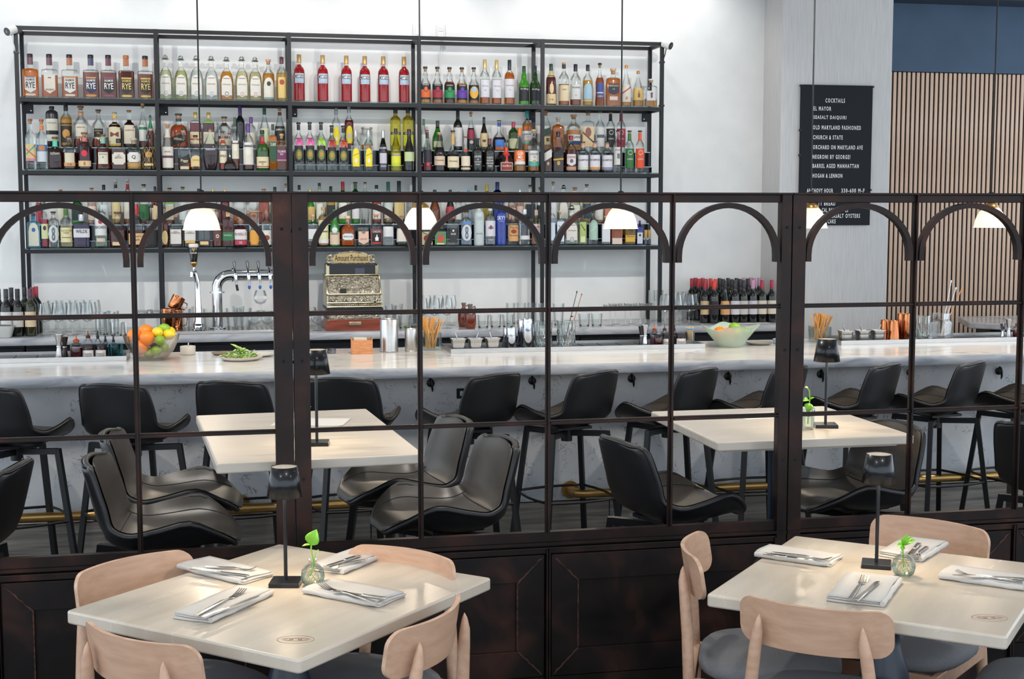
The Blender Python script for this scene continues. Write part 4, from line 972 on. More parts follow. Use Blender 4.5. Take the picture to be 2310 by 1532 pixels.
# ---- top shelf
rye = dict(name='whiskey_bottle')
def R_(x, t, liq, fill, capc, neck, bg, ink, band, desc, txt=True):
    L = [('s', .115, .49, .68, bg), ('r', .455, .49, .62, band)]
    if txt: L += [('T', .22, .36, .56, ink, 'RYE'), ('T', .385, .44, .56, ink, 'SAGAMORE')]
    L += [('e', .045, .095, .62, band if bg != 'd9d6d0' else 'd2c8b6')]
    return (x, 225, t, 'rect', 'c', liq, fill, ('c', capc, .075), L, desc, dict(name='whiskey_bottle', sleeve=(neck, .76, .93)))
bay(1, 0, '', (0, 30, 6.4167), [
 R_(430, 588, 'd0741a', .67, '2a1a20', '5a2438', 'd9d6d0', '1b1b1f', '8a6a78', 'full amber rye bottle, white label, maroon neck'),
 (708, 225, 592, 'rect', 'c', 'b9601f', .52, ('c', BK, .075), [('s', .10, .52, .68, 'd8cfc0'), ('r', .45, .47, .2, '6b2028'), ('T', .17, .21, .5, '7a4a2a', 'BOURBON')], 'amber bourbon bottle with tall cream label', dict(name='whiskey_bottle', sleeve=('5a2438', .75, .92))),
 R_(1000, 598, 'b9601f', .50, BK, 'a5643f', 'd9d6d0', '1b1b1f', 'c08a55', 'amber rye bottle, white label, copper neck'),
 R_(1308, 602, '7a3018', .60, BK, '2b2a52', '23264a', 'e6e2da', 'c88a4e', 'dark rye bottle with navy and white label'),
 R_(1563, 606, '7a3018', .60, BK, '5a2438', '1b1a20', 'e6e2da', '8a4a5a', 'dark rye bottle with black label, maroon neck'),
 R_(1820, 610, '5a1d0c', .63, 'a5643f', 'a5643f', '2a2213', 'd9bf73', 'c9a95a', 'full dark rye bottle, gold label, copper cap'),
 R_(2098, 618, '7a3018', .58, BK, 'a5643f', '2a2213', 'd9bf73', 'c9a95a', 'dark rye bottle, gold label, black cap')])
def TQ(x, t, liq, seal, desc):
    return (x, 210, t, 'arch', 'c', liq, .66, ('b', '8e8f88', .10), [('a', .12, .565, .80, 'd6d0c6'), ('r', .49, .505, .5, '6a6a70'), ('T', .35, .375, .6, '6f6a60', 'FORTALEZA'), ('o', .085, .22, .40, 'e2ddd5'), ('o', .10, .205, .31, seal), ('o', .115, .19, .24, 'c9c4ba')], desc, dict(name='tequila_bottle', sleeve=('c9c6bd', .74, .82)))
bay(1, 1, '', (340, 60, 7.21875), [
 TQ(235, 458, 'cfd9ae', '8fa6c0', 'pale tequila bottle with blue seal and ball stopper'), TQ(488, 470, 'c2c987', '8fa6c0', 'greenish tequila bottle with blue seal and ball stopper'),
 TQ(738, 470, 'dfe8e0', '8fa6c0', 'clear tequila bottle crossed by the pendant cord'), TQ(982, 475, 'e2e9e6', '8fa6c0', 'clear tequila bottle with blue seal'),
 TQ(1230, 487, 'cb8a2c', '4e4e58', 'amber tequila bottle with dark seal'), TQ(1478, 482, 'e6dfae', 'c4908a', 'straw tequila bottle with pink seal'), TQ(1696, 495, 'd9d3a2', 'c4908a', 'yellowish tequila bottle with pink seal'),
 (1912, 190, 535, 'std', 'c', 'c8872a', .66, ('t', 'c98a72', .12), [('a', .06, .56, .85, 'd8d3c4'), ('o', .36, .47, .35, '2e2e33'), ('r', .065, .095, .78, '4f9fb0')], 'amber tequila bottle with cream horse label', dict(name='tequila_bottle')),
 (2128, 178, 495, 'std', 'c', 'dcb564', .64, ('c', '52202e', .155), [('r', .08, .54, .7, 'd8bb74'), ('o', .37, .49, .45, 'a5452e')], 'golden tequila bottle with maroon cap', dict(name='tequila_bottle'))])
bay(1, 2, '', (640, 60, 7.21875), [(x, 178, t, 'camp', 'c', 'b80d18', .79, ('m', 'b5935f', .175), [('r', .395, .60, .80, 'a9bccd'), ('r', .50, .565, .97, '1a2130'), ('T', .505, .56, .86, 'eceae6', 'CAMPARI'), ('r', .42, .425, .6, '8ea4b6')], 'red aperitif bottle with light blue label', dict(name='aperitif_bottle')) for x, t in ((248, 455), (632, 465), (1018, 475), (1318, 483), (1620, 488), (1958, 493))])
def SP(x, t, liq, fill, col, desc, capc=BK):
    L = [('r', .12, .53, .93, '17171b'), ('r', .17, .38, .93, col), ('o', .32, .47, .42, '17171b'), ('o', .335, .455, .32, col), ('T', .49, .515, .6, 'd9d5cf', 'SPRINGBANK')]
    return (x, 178, t, 'bulb', 'c', liq, fill, ('t', capc, .13), L, desc, rye)
bay(1, 3, '', (930, 40, 7.297), [
 SP(214, 805, 'c98f36', .13, 'd9652c', 'whiskey bottle with black and orange label'), SP(412, 808, 'b9762c', .12, 'a02a3a', 'whiskey bottle with black and red label'), SP(612, 815, '6a2410', .60, '23884e', 'full whiskey bottle with black and green label'), SP(816, 818, 'cb8a2a', .56, '5a349a', 'amber whiskey bottle with black and purple label'),
 (1012, 178, 818, 'bulb', 'c', 'b9762c', .40, ('t', BK, .12), [('r', .11, .52, .93, '17171b'), ('o', .16, .48, .8, 'dca63a'), ('o', .33, .46, .55, '9fb4c4')], 'whiskey bottle with a yellow round label', rye),
 (1192, 165, 688, 'std', 'c', 'b5631f', .17, ('m', 'c2a570', .205), [('r', .165, .55, .97, 'cfcdd2'), ('v', .66, .735, .42, '23406e'), ('r', .553, .562, .97, '6a6a55'), ('T', .30, .33, .16, '6b6a70', '15'), ('T', .40, .425, .6, '9a8c92', 'MACALLAN')], 'tall white label whiskey bottle with blue triangle', rye),
 (1388, 162, 694, 'std', 'c', 'b5631f', .16, ('m', 'c2a570', .205), [('r', .155, .55, .97, 'cfcdd2'), ('r', .553, .562, .97, '6a6a55'), ('T', .30, .33, .16, '6b6a70', '12'), ('T', .40, .425, .6, '9a8c92', 'MACALLAN')], 'tall white label whiskey bottle with gold cap', rye),
 (1600, 168, 696, 'std', 'c', 'c2681c', .725, ('c', '1d2432', .225), [('r', .165, .575, .97, 'd0ced3'), ('T', .32, .35, .16, '6b6a70', '12'), ('T', .42, .445, .7, 'a9646a', 'MACALLAN')], 'tall white label whiskey bottle with navy cap', rye),
 (1838, 180, 797, 'bulb', 'g', '3f9a1e', .84, ('f', '16402a', .16), [('r', .11, .46, .9, '16181c'), ('T', .38, .44, .75, 'c9c4b8', 'Ardbeg')], 'bright green whiskey bottle with black label', rye),
 (2020, 178, 793, 'bulb', 'g', '1f4a12', .84, ('f', '2a3038', .18), [('r', .12, .46, .9, '12141a'), ('T', .37, .43, .7, 'c9c4b8', 'Ardbeg')], 'dark green whiskey bottle with black label', rye)])
bay(1, 4, '', (1210, 70, 6.6), [
 (218, 152, 490, 'std', 'c', '6a2410', .68, ('f', '1f3a34', .16), [('r', .05, .28, .97, 'd9bf93'), ('o', .29, .53, .42, 'd9bf93'), ('T', .13, .17, .4, 'a8524a', '16')], 'brown whiskey bottle with oval and cream labels', dict(name='whiskey_bottle', sleeve=('b9a860', .72, .83))),
 (410, 158, 470, 'std', 'c', 'b5662a', .50, ('c', 'c98a55', .04), [('r', .115, .475, .95, 'd9c6a2'), ('T', .36, .39, .4, '6a5a4a', 'OBAN')], 'amber whiskey bottle with beige label, orange cap', dict(name='whiskey_bottle', sleeve=('22222a', .86, .955))),
 (583, 160, 495, 'std', 'c', '9a4a24', .16, ('f', '1c2030', .17), [('r', .16, .52, .95, 'cfcfca'), ('T', .42, .46, .8, '4a5260', 'TALISKER'), ('T', .24, .265, .12, '3a3f48', '10')], 'pale whiskey bottle with white label, navy foil', rye),
 (765, 150, 503, 'std', 'c', 'c79a3a', .62, ('c', '20232a', .15), [('r', .12, .16, .97, 'c9b27a'), ('a', .17, .55, .85, '9fbccb')], 'gold whiskey bottle with light blue label', rye),
 (945, 142, 477, 'bell', 'c', 'a8541c', .66, ('t', BK, .11), [('r', .18, .54, .68, '3b4f8f'), ('r', .3, .33, .68, 'c0c6dc'), ('r', .22, .25, .6, 'c98a4a')], 'amber whiskey bottle with narrow blue label', rye),
 (1143, 215, 558, 'rect2', 'c', 'bf6a1c', .735, ('t', 'c2a07a', .15), [('s', .31, .60, .72, '1d2640'), ('T', .52, .57, .64, 'cdb27a', 'MORTLACH'), ('T', .44, .48, .14, 'cdb27a', '12'), ('r', .17, .265, .55, 'd4c0b2')], 'wide amber whiskey bottle with navy shield label', rye),
 (1340, 150, 510, 'slope', 'c', 'c78a3c', .13, ('m', 'd08a3c', .07), [('r', .12, .53, .97, 'd4cbbd'), ('x', .30, .50, .95, 'b03a35'), ('o', .17, .25, .25, 'b98a80')], 'clear whiskey bottle with red slanted stripe', rye),
 (1516, 155, 597, 'slope', 'c', 'b98a34', .20, ('m', 'b58352', .08), [('r', .19, .52, .97, 'd9b36a'), ('T', .25, .47, .22, '1b1b1f', '山\n崎')], 'short whiskey bottle with gold label', rye),
 (1708, 180, 715, 'rect2', 'c', 'c08a3e', .30, ('t', 'd6d4d2', .12), [('r', .24, .58, .8, 'd3cfcf'), ('T', .33, .53, .2, '1b1b1f', '響')], 'square whiskey decanter with white label', rye)])
# ---- middle shelf
VA = (30, 225, 7.0); RU = dict(name='rum_bottle')
bay(2, 0, 'back', VA, [
 (603, 192, 105, 'crock', '2b2c30', None, 0, ('c', '17181b', .07), [('r', .40, .69, .93, 'd6cfbc'), ('T', .57, .61, .7, '4f8a86', 'Comisaria'), ('r', .14, .30, .95, 'cfc8b6')], 'matte black stoneware bottle with cream labels'),
 (825, 178, 55, 'std', 'c', 'd09a3c', .68, ('f', '15161a', .18), [('r', .10, .54, .93, '2a241c'), ('o', .2, .4, .65, 'c79045'), ('r', .48, .51, .9, '9a7a45')], 'golden bottle with black and gold label', RU),
 (1060, 242, 100, 'bell', 'c', '8a2f14', .20, ('t', '6a3a26', .1), [('r', .26, .55, .64, 'd9cfba'), ('r', .22, .26, .35, 'c9683a'), ('T', .46, .49, .5, '6a5a4a', 'APPLETON')], 'curvy clear rum bottle with cream label', dict(name='rum_bottle', sleeve=('c08a6a', .76, .86))),
 (1340, 220, 157, 'bell', 'c', '8a2f14', .24, ('t', '3a2620', .1), [('r', .27, .49, .62, '17171b'), ('T', .35, .39, .18, 'd0b060', '12'), ('T', .42, .45, .5, 'd0b060', 'APPLETON'), ('r', .215, .26, .45, 'd4b98a')], 'curvy clear rum bottle with black label', RU),
 (1595, 215, 197, 'fat', 'c', '3a1208', .72, ('c', 'd6b48e', .06), [('r', .04, .66, .85, 'd6cba8'), ('r', .045, .10, .85, 'd0a53a'), ('T', .30, .43, .6, '7a2f2a', 'M')], 'dark rum bottle with tall cream label', dict(name='rum_bottle', sleeve=('d9a52e', .82, .91))),
 (1825, 195, 167, 'fat', 'c', '2a0e0a', .75, ('t', '8a4a34', .06), [('r', .10, .60, .88, 'd3c8b2'), ('T', .44, .48, .7, 'a8605a', 'HAMPDEN')], 'nearly black rum bottle with cream label', RU),
 (2040, 150, 52, 'slope', 'c', '6a2a14', .15, ('t', 'c9a878', .12), [('r', .15, .50, .88, 'cfcfc6'), ('r', .40, .46, .88, '3a7a5a')], 'tall clear bottle with green and white label', RU),
 (2160, 105, 245, 'slope', 'c', '7a3018', .52, ('c', '1a2a22', .08), [], 'slim brown bottle with green neck', dict(name='rum_bottle', sleeve=('2c7a55', .60, .92)))])
bay(2, 0, 'front', VA, [
 (262, 162, 305, 'std', 'c', None, 0, ('t', '9a5a3a', .10), [('r', .165, .50, .93, 'd9c48a'), ('x', .28, .5, .9, '4fa3a8'), ('v', .22, .42, .9, 'd9654a'), ('r', .165, .22, .9, 'cf8a95')], 'clear rum bottle with a rainbow label', RU),
 (440, 168, 310, 'std', 'c', None, 0, ('t', '9a5a3a', .10), [('r', .15, .49, .93, 'c9d0d6'), ('r', .36, .49, .93, '3f78a8'), ('e', .375, .475, .6, 'c07a4e')], 'clear rum bottle with blue top label', dict(name='rum_bottle', sleeve=('e0762a', .79, .88))),
 (655, 240, 588, 'fat', 'c', '3a0f0c', .70, ('t', '5a4034', .12), [('T', .44, .52, .58, 'cfcac6', 'EQUIANO')], 'dark rounded rum bottle with white print', dict(name='rum_bottle', sleeve=('4fbf9f', .70, .92))),
 (880, 215, 578, 'std', 'c', '5a3014', .52, ('t', '4a2a20', .10), [('r', .10, .50, .7, 'cfc4ac'), ('r', .10, .205, .8, 'cf9f66'), ('T', .115, .19, .3, '8a3a2a', '10')], 'brown rum bottle with numbered beige label', RU),
 (1120, 222, 517, 'std', 'c', '3f0f1c', .63, ('t', '7a4428', .10), [('o', .35, .52, .42, 'd6243c'), ('r', .085, .235, .85, 'd9b98a'), ('T', .11, .21, .14, '9a3a2a', '8')], 'purple brown rum bottle with red disc', dict(name='rum_bottle', sleeve=('c2706a', .75, .86))),
 (1412, 238, 548, 'bell', 'c', '6a2410', .60, ('t', '6a4a3a', .10), [('r', .16, .49, .62, 'd0cbb6'), ('T', .42, .45, .5, '55504a', 'APPLETON'), ('o', .33, .37, .1, '2c7a55')], 'amber rum bottle, cream label, green neck', dict(name='rum_bottle', sleeve=('7fb09a', .74, .92))),
 (1660, 228, 617, 'rect2', 'c', '5a240f', .66, ('c', '1c1a1c', .14), [('e', .17, .56, .88, 'd0c8ba'), ('T', .36, .44, .5, '55504a', 'DIPLO\nMATICO'), ('T', .46, .5, .16, 'b0603a', '66')], 'square brown rum bottle with cream label', RU),
 (1900, 222, 607, 'std', 'c', 'c9a050', .14, ('t', 'b9b3a8', .14), [('e', .24, .55, .9, 'd8d4cc'), ('r', .10, .22, .9, 'b98a45'), ('T', .33, .46, .28, '2a2a2e', 'Q')], 'clear rum bottle with big Q label', RU),
 (2130, 205, 552, 'bell', 'c', '4a1c0a', .62, ('c', '26221c', .13), [('r', .12, .185, .7, 'd9c48a'), ('o', .35, .52, .5, 'b08a3a')], 'brown rum bottle in a gold net', dict(name='rum_bottle', extra='net'))])
VB = (340, 225, 7.125)
bay(2, 1, 'back', VB, [
 (445, 272, 225, 'fat', 'c', 'c2541a', .66, ('t', '22201e', .12), [('d', .12, .38, .8, '1b1916'), ('T', .22, .30, .6, 'd2c49a', 'Whistle')], 'big orange whiskey bottle with black label', dict(name='whiskey_bottle', sleeve=('2a2620', .77, .86))),
 (715, 176, 200, 'rect2', 'c', '7a1020', .70, ('c', 'cfb064', .17), [('r', .12, .45, .97, 'd9c49a'), ('r', .22, .26, .97, 'b03a2e')], 'gold capped bottle with red striped label', rye),
 (928, 176, 205, 'rect2', 'c', '54102c', .70, ('c', 'cfb064', .17), [('r', .12, .45, .97, 'd6cfb6')], 'dark red bottle with gold cap, plain label', dict(name='whiskey_bottle', sleeve=('7fae52', .70, .78))),
 (1180, 200, 272, 'std', 'c', '9a4a1c', .38, ('t', '3c2420', .12), [('r', .1, .3, .9, 'd3c9ae')], 'clear shouldered bottle with dark round stopper', dict(name='whiskey_bottle', sleeve=('3a3530', .72, .80))),
 (1432, 150, 95, 'wine', 'k', '101016', .80, ('f', '4a2468', .24), [], 'black bottle with a purple foil neck'),
 (1610, 150, 280, 'std', 'c', None, 0, ('f', '5a2f84', .20), [('r', .12, .5, .9, 'd3cdbb')], 'clear bottle with violet foil neck', rye),
 (1825, 168, 140, 'slope', 'c', 'd9dfae', .3, ('c', '23503f', .16), [('r', .12, .50, .8, 'd2d9b2')], 'clear bottle, pale green label, green cap', rye),
 (2070, 172, 118, 'slope', 'c', 'c9842a', .3, ('t', '5a3a24', .1), [('r', .2, .54, .95, '16181a'), ('T', .42, .48, .8, 'd8d3c0', 'JAMESON')], 'clear whiskey bottle with black arched label', dict(name='whiskey_bottle', sleeve=('6a3a24', .80, .88)))])
bay(2, 1, 'front', VB, [
 (265, 196, 385, 'slope', 'c', '9a3f18', .30, ('t', 'c08a6a', .10), [('r', .05, .50, .85, 'd3cdc2'), ('r', .26, .31, .95, '5a3044'), ('T', .38, .41, .5, '7a7468', 'BASIL')], 'amber whiskey bottle with tall cream label', dict(name='whiskey_bottle', sleeve=('d0c8ba', .70, .88))),
 (530, 215, 458, 'fat', 'c', '8a3a16', .29, ('t', '2a1c18', .11), [('d', .13, .33, .85, '1d1c1a'), ('r', .02, .09, .7, 'd3c4a4'), ('T', .18, .26, .6, 'd6c9a2', 'Piggy')], 'round shouldered whiskey bottle with slanted label', dict(name='whiskey_bottle', sleeve=('26221e', .73, .84))),
 (718, 200, 570, 'fat', 'c', 'a8541c', .30, ('t', '33261f', .13), [('a', .10, .42, .9, 'd6bd84'), ('T', .26, .31, .6, 'b08a4a', 'WHISTLE'), ('r', .05, .11, .4, '1b1b1f')], 'clear whiskey bottle with a tan peaked label', rye),
 (955, 248, 452, 'taper', 'c', '3a1e26', .50, ('t', '5a3a3e', .10), [('T', .47, .52, .62, 'cfcbd2', 'ANGELS ENVY')], 'faceted curvy bottle with white print', rye),
 (1155, 152, 510, 'std', 'c', 'b0361c', .18, ('t', '4a2820', .10), [('r', .19, .50, .95, 'd6c9ae'), ('T', .34, .40, .8, '2a2622', 'WILD')], 'small whiskey bottle with beige label, red base', dict(name='whiskey_bottle', sleeve=('b0442a', .70, .78))),
 (1352, 150, 285, 'std', 'c', '7a3018', .56, ('f', '2a4630', .17), [('r', .22, .50, .93, 'cfc9b4'), ('o', .36, .48, .6, 'dcd7c6'), ('r', .52, .56, .75, 'd8d3c8')], 'whiskey bottle with green foil and cream label', rye),
 (1265, 300, 537, 'flask', 'c', '2a1009', .26, ('t', '6a3a26', .07), [('e', .09, .18, .5, '2a2218')], 'squat ship decanter with a long neck', dict(name='whiskey_decanter')),
 (1562, 170, 387, 'std', 'c', '5a2a20', .24, ('f', '56307c', .19), [('r', .125, .50, .95, 'd3cdbf'), ('o', .33, .47, .6, 'dcd8cc'), ('e', .54, .60, .75, 'd6cfd0')], 'whiskey bottle with violet foil, cream label', rye),
 (1792, 212, 490, 'fat', 'g', '2c5a14', .70, ('f', '15161a', .09), [('r', .07, .34, .97, 'd6c6a0'), ('r', .09, .11, .97, '8a2a2a'), ('T', .19, .23, .6, '4a4034', 'REDBREAST'), ('T', .14, .18, .14, '4a4034', '12')], 'green whiskey bottle, cream label, red neck', dict(name='whiskey_bottle', sleeve=('a3242e', .66, .84))),
 (1960, 160, 395, 'rect2', 'c', 'd0802a', .76, ('c', '1f3a2e', .13), [('r', .2, .62, .9, '1f4a34'), ('T', .53, .60, .7, 'd8d3c0', 'TULLAMORE')], 'amber whiskey bottle with dark green label', rye),
 (2102, 188, 548, 'rect2', 'c', '7a3a1c', .66, ('t', 'cf9a6a', .13), [('r', .26, .56, .93, '6a2f5a'), ('T', .49, .55, .8, 'e2d6dc', 'TULLAMORE'), ('T', .42, .47, .3, 'e2d6dc', 'DEW'), ('r', .27, .30, .93, 'c98a8a')], 'amber whiskey bottle with purple label', rye)])
VC = (640, 225, 7.125); LQ = dict(name='liqueur_bottle')
def RB(x, t, ribbon, top, desc, lab='2a2320'):
    return (x, 148, t, 'std', 'c', None, 0, ('t', '17171b', .085), [('r', .20, .52, .88, lab), ('o', .23, .44, .75, '6f7a3c'), ('o', .29, .40, .4, 'b0863c')], desc, dict(name='liqueur_bottle', sleeve=('15151a', .84, .95), extra='bow'+ribbon))
bay(2, 2, 'front', VC, [
 RB(236, 365, 'e0559a', BK, 'clear bottle with black label, pink ribbon', '26262a'), RB(416, 362, 'e0559a', BK, 'clear bottle with floral label, pink ribbon'), RB(598, 363, '9fcf3c', BK, 'clear bottle with floral label, lime ribbon'),
 RB(770, 414, 'b8342c', BK, 'clear bottle with floral label, red tartan ribbon'), RB(955, 418, 'c0402c', BK, 'clear bottle with floral label, red gold ribbon'),
 (1155, 155, 480, 'std', 'c', None, 0, ('m', 'a9abb0', .18), [('a', .11, .55, .72, 'e3cf1e'), ('o', .20, .30, .35, 'd9d7c8'), ('x', .36, .44, .7, '8a6a3a')], 'clear bottle with yellow banner label', LQ),
 (1360, 152, 480, 'std', 'c', None, 0, ('m', 'a9abb0', .18), [('a', .11, .55, .72, 'e3cf1e'), ('o', .20, .30, .35, 'd9d7c8'), ('x', .36, .44, .7, '8a6a3a')], 'yellow banner label bottle beside the jar', LQ),
 (1595, 155, 490, 'slope', 'k', '1d1a26', .66, ('m', 'b0b3bb', .22), [('T', .54, .59, .85, 'd9dbe2', 'RICARD'), ('r', .19, .44, .72, 'b9b6c0'), ('r', .10, .15, .6, '8a8a98')], 'dark blue bottle with silver neck, grey label', LQ),
 (1800, 168, 465, 'slope', 'y', 'd9cf2e', .60, ('c', '23201f', .12), [('r', .12, .42, .88, 'd7d136'), ('r', .36, .41, .9, '55584e'), ('T', .365, .405, .75, 'd9d9c9', 'CHARTREUSE'), ('r', .12, .2, .88, 'b5c832')], 'yellow liqueur bottle with dark cap', LQ),
 (2015, 195, 475, 'champ', 'k', '16180f', .78, ('f', '2a1620', .19), [('r', .24, .46, .80, 'b9c490')], 'black sloping bottle with pale green label', LQ)])
bay(2, 2, 'back', VC, [
 (840, 142, 138, 'std', 'c', None, 0, ('m', '9a9ca2', .17), [('a', .10, .55, .7, 'e3cf1e'), ('o', .2, .3, .35, 'd9d7c8')], 'clear bottle with tall yellow label', LQ),
 (1047, 148, 110, 'std', 'c', '6a1a12', .68, ('m', '9a9ca2', .15), [('a', .14, .55, .7, 'e0c81e'), ('o', .24, .38, .5, 'b9b5aa')], 'red brown bottle with tall yellow label', LQ),
 (1335, 182, 445, 'jar', 'c', 'd98a2c', .22, ('m', 'a8a294', .08), [], 'glass jar with metal lid and orange syrup', dict(name='glass_jar')),
 (1795, 172, 135, 'tall', 'y', 'e0d21a', .71, ('c', '1b1a1c', .13), [('r', .1, .42, .9, 'c9cf2c'), ('r', .36, .42, .9, '2c2c24'), ('T', .37, .41, .7, 'd9d9c9', 'CHARTREUSE')], 'tall bright yellow bottle with black cap', LQ),
 (1996, 175, 133, 'tall', 'y', 'e0d21a', .71, ('c', '1b1a1c', .13), [('r', .1, .42, .9, 'c9cf2c'), ('r', .36, .42, .9, '2c2c24'), ('T', .37, .41, .7, 'd9d9c9', 'CHARTREUSE')], 'tall bright yellow bottle by the post', LQ)])
VD = (930, 235, 7.452); BR = dict(name='brandy_bottle')
bay(2, 3, 'front', VD, [
 (250, 158, 435, 'slope', 'c', '7a1a28', .20, ('c', 'b0283a', .035), [('r', .22, .52, .82, '241a28'), ('o', .14, .22, .35, 'd0303c')], 'clear bottle with dark red bordered label', dict(name='liqueur_bottle', sleeve=('2a2226', .80, .95))),
 (455, 198, 475, 'slope', 'c', '1c0d0c', .62, ('t', 'd0a080', .08), [('r', .16, .39, .9, 'd0b8a0'), ('T', .26, .31, .7, '5a4a44', 'Hennessy')], 'dark cognac bottle with pink cream label', dict(name='brandy_bottle', sleeve=('2e2420', .78, .93))),
 (682, 232, 445, 'round', 'c', '1f0d0a', .42, ('t', '1a1a1c', .08), [('r', .10, .37, .82, 'd3c6a4'), ('T', .22, .28, .62, '4f463a', 'Hennessy'), ('o', .45, .53, .28, '2a2620')], 'dark cognac bottle with cream label, gold neck', dict(name='brandy_bottle', sleeve=('c0a060', .66, .92))),
 (893, 170, 545, 'champ', 'c', '2a1412', .42, ('t', '8a2a2a', .05), [('r', .16, .44, .88, 'd6c8b2'), ('r', .06, .12, .93, 'cdb79a'), ('o', .55, .65, .3, 'c9402c')], 'cognac bottle with a red seal', BR),
 (1095, 182, 575, 'std', 'k', '17160f', .80, ('t', '1c1c1e', .08), [('T', .42, .48, .62, 'cfcfcb', 'HOPE'), ('T', .34, .39, .14, 'cfcfcb', '10'), ('T', .27, .31, .66, 'cfcfcb', 'TAWNY'), ('T', .19, .24, .4, 'cfcfcb', 'PORT')], 'black port bottle with white print', dict(name='port_bottle')),
 (1300, 178, 580, 'std', 'k', '1c190f', .80, ('f', '5a2434', .17), [('T', .39, .45, .62, 'cfcfcb', 'PORTO'), ('T', .31, .37, .62, 'cfcfcb', 'ROCHA'), ('T', .23, .28, .7, 'cfcfcb', 'FINE RUBY'), ('T', .14, .20, .45, 'cfcfcb', 'PORT')], 'black port bottle with maroon neck', dict(name='port_bottle')),
 (1580, 245, 605, 'round', 'c', '3a1008', .44, ('c', '1f1a1c', .08), [('r', .04, .30, .82, 'd6cfc8'), ('r', .055, .285, .74, '8a3428'), ('T', .16, .22, .66, 'd8cfc0', 'Grand Marnier'), ('r', .30, .52, .12, 'd03528'), ('r', .50, .53, .34, 'd03528')], 'round orange liqueur bottle with red ribbon', dict(name='liqueur_bottle', sleeve=('d03528', .54, .78))),
 (1805, 195, 400, 'slope', 'c', 'c07a2a', .15, ('c', 'e0742c', .17), [('r', .17, .49, .97, 'e06c2a'), ('T', .38, .46, .5, 'eee6da', 'GLEN'), ('T', .30, .37, .36, 'eee6da', 'MO'), ('T', .22, .29, .6, 'eee6da', 'RANGIE'), ('r', .17, .235, .9, 'd6d2cc')], 'clear whiskey bottle with orange label and cap', rye),
 (2042, 188, 425, 'std', 'c', 'b8762a', .16, ('t', 'c9a884', .1), [('r', .16, .50, .97, 'd2d0cc'), ('r', .14, .25, .9, '4fa79c'), ('o', .22, .29, .25, 'c79a5a'), ('T', .40, .44, .8, '6a6a6c', 'GLENLIVET'), ('T', .33, .38, .2, '6a6a6c', '12')], 'clear whiskey bottle with white and teal label', rye)])
bay(2, 3, 'back', VD, [
 (192, 122, 255, 'slope', 'c', None, 0, ('c', '1a1a1a', .04), [('r', .1, .5, .8, 'c9d2cc')], 'slim clear bottle with green neck', dict(name='liqueur_bottle', sleeve=('1f6a3a', .80, .95))),
 (425, 182, 280, 'champ', 'g', '2a7a1c', .72, ('f', '18201c', .24), [('r', .1, .3, .8, 'c9c4a0')], 'bright green sloping bottle with black neck', dict(name='liqueur_bottle')),
 (765, 152, 95, 'wine', 'k', '1d1a10', .78, ('f', '16181c', .25), [('r', .10, .56, .95, 'cfcbc9')], 'tall dark wine bottle with white label', dict(name='wine_bottle')),
 (985, 132, 130, 'slope', 'c', '14121c', .58, ('t', 'a06a4a', .13), [('r', .30, .54, .85, '8a1f3c'), ('o', .17, .26, .5, 'b9b3ac')], 'dark bottle with magenta label and cork', dict(name='port_bottle')),
 (1205, 132, 220, 'slope', 'k', '1f160c', .76, ('f', '1b1818', .2), [('r', .11, .52, .93, 'd0b98a'), ('o', .25, .33, .5, '4a4030')], 'dark bottle with beige label', dict(name='sherry_bottle')),
 (1460, 232, 272, 'round', 'c', '3a1410', .44, ('t', '20263c', .06), [('r', .02, .36, .62, '3a78c8'), ('r', .02, .12, .62, 'c96a2c')], 'round brown bottle with bright blue label', dict(name='brandy_bottle', sleeve=('2a3f9a', .80, .93))),
 (1700, 172, 300, 'std', 'g', '2a4a12', .74, ('f', 'a8324a', .20), [('r', .08, .42, .9, 'c4c49a'), ('r', .47, .55, .8, '3a4a2a')], 'green whiskey bottle with red foil', rye),
 (1930, 172, 118, 'std', 'c', 'c9782a', .68, ('c', '2f9088', .16), [('r', .20, .50, .97, 'cfcdca'), ('r', .18, .26, .8, '4fa79c'), ('r', .24, .28, .6, 'd98a4a'), ('T', .40, .44, .8, '6a6a6c', 'GLENLIVET'), ('T', .33, .37, .2, 'a0606a', '12')], 'amber whiskey bottle with teal cap', rye)])
VE = (1210, 235, 6.6)
def RP(x, t, c2, desc): return (x, 168, t, 'std', 'c', '3a3a44', .10, ('t', '17171b', .06), [('r', .085, .56, .97, 'd3d0d4'), ('r', .085, .17, .97, c2), ('T', .37, .43, .85, '55535a', 'RAMPUR')], desc, dict(name='whiskey_bottle', sleeve=('c99a80', .80, .92)))
def PN(x, t, col, desc): return (x, 138, t, 'std', 'c', None, 0, ('t', '17171b', .07), [('r', .11, .57, .93, col), ('o', .38, .56, .7, col if col != '16181c' else '2a2c30'), ('o', .42, .53, .5, 'c9c4bc'), ('o', .435, .515, .42, col), ('T', .30, .34, .6, 'd8d4cc', 'LA VENENOSA')], desc, dict(name='mezcal_bottle', sleeve=(col, .76, .93)))
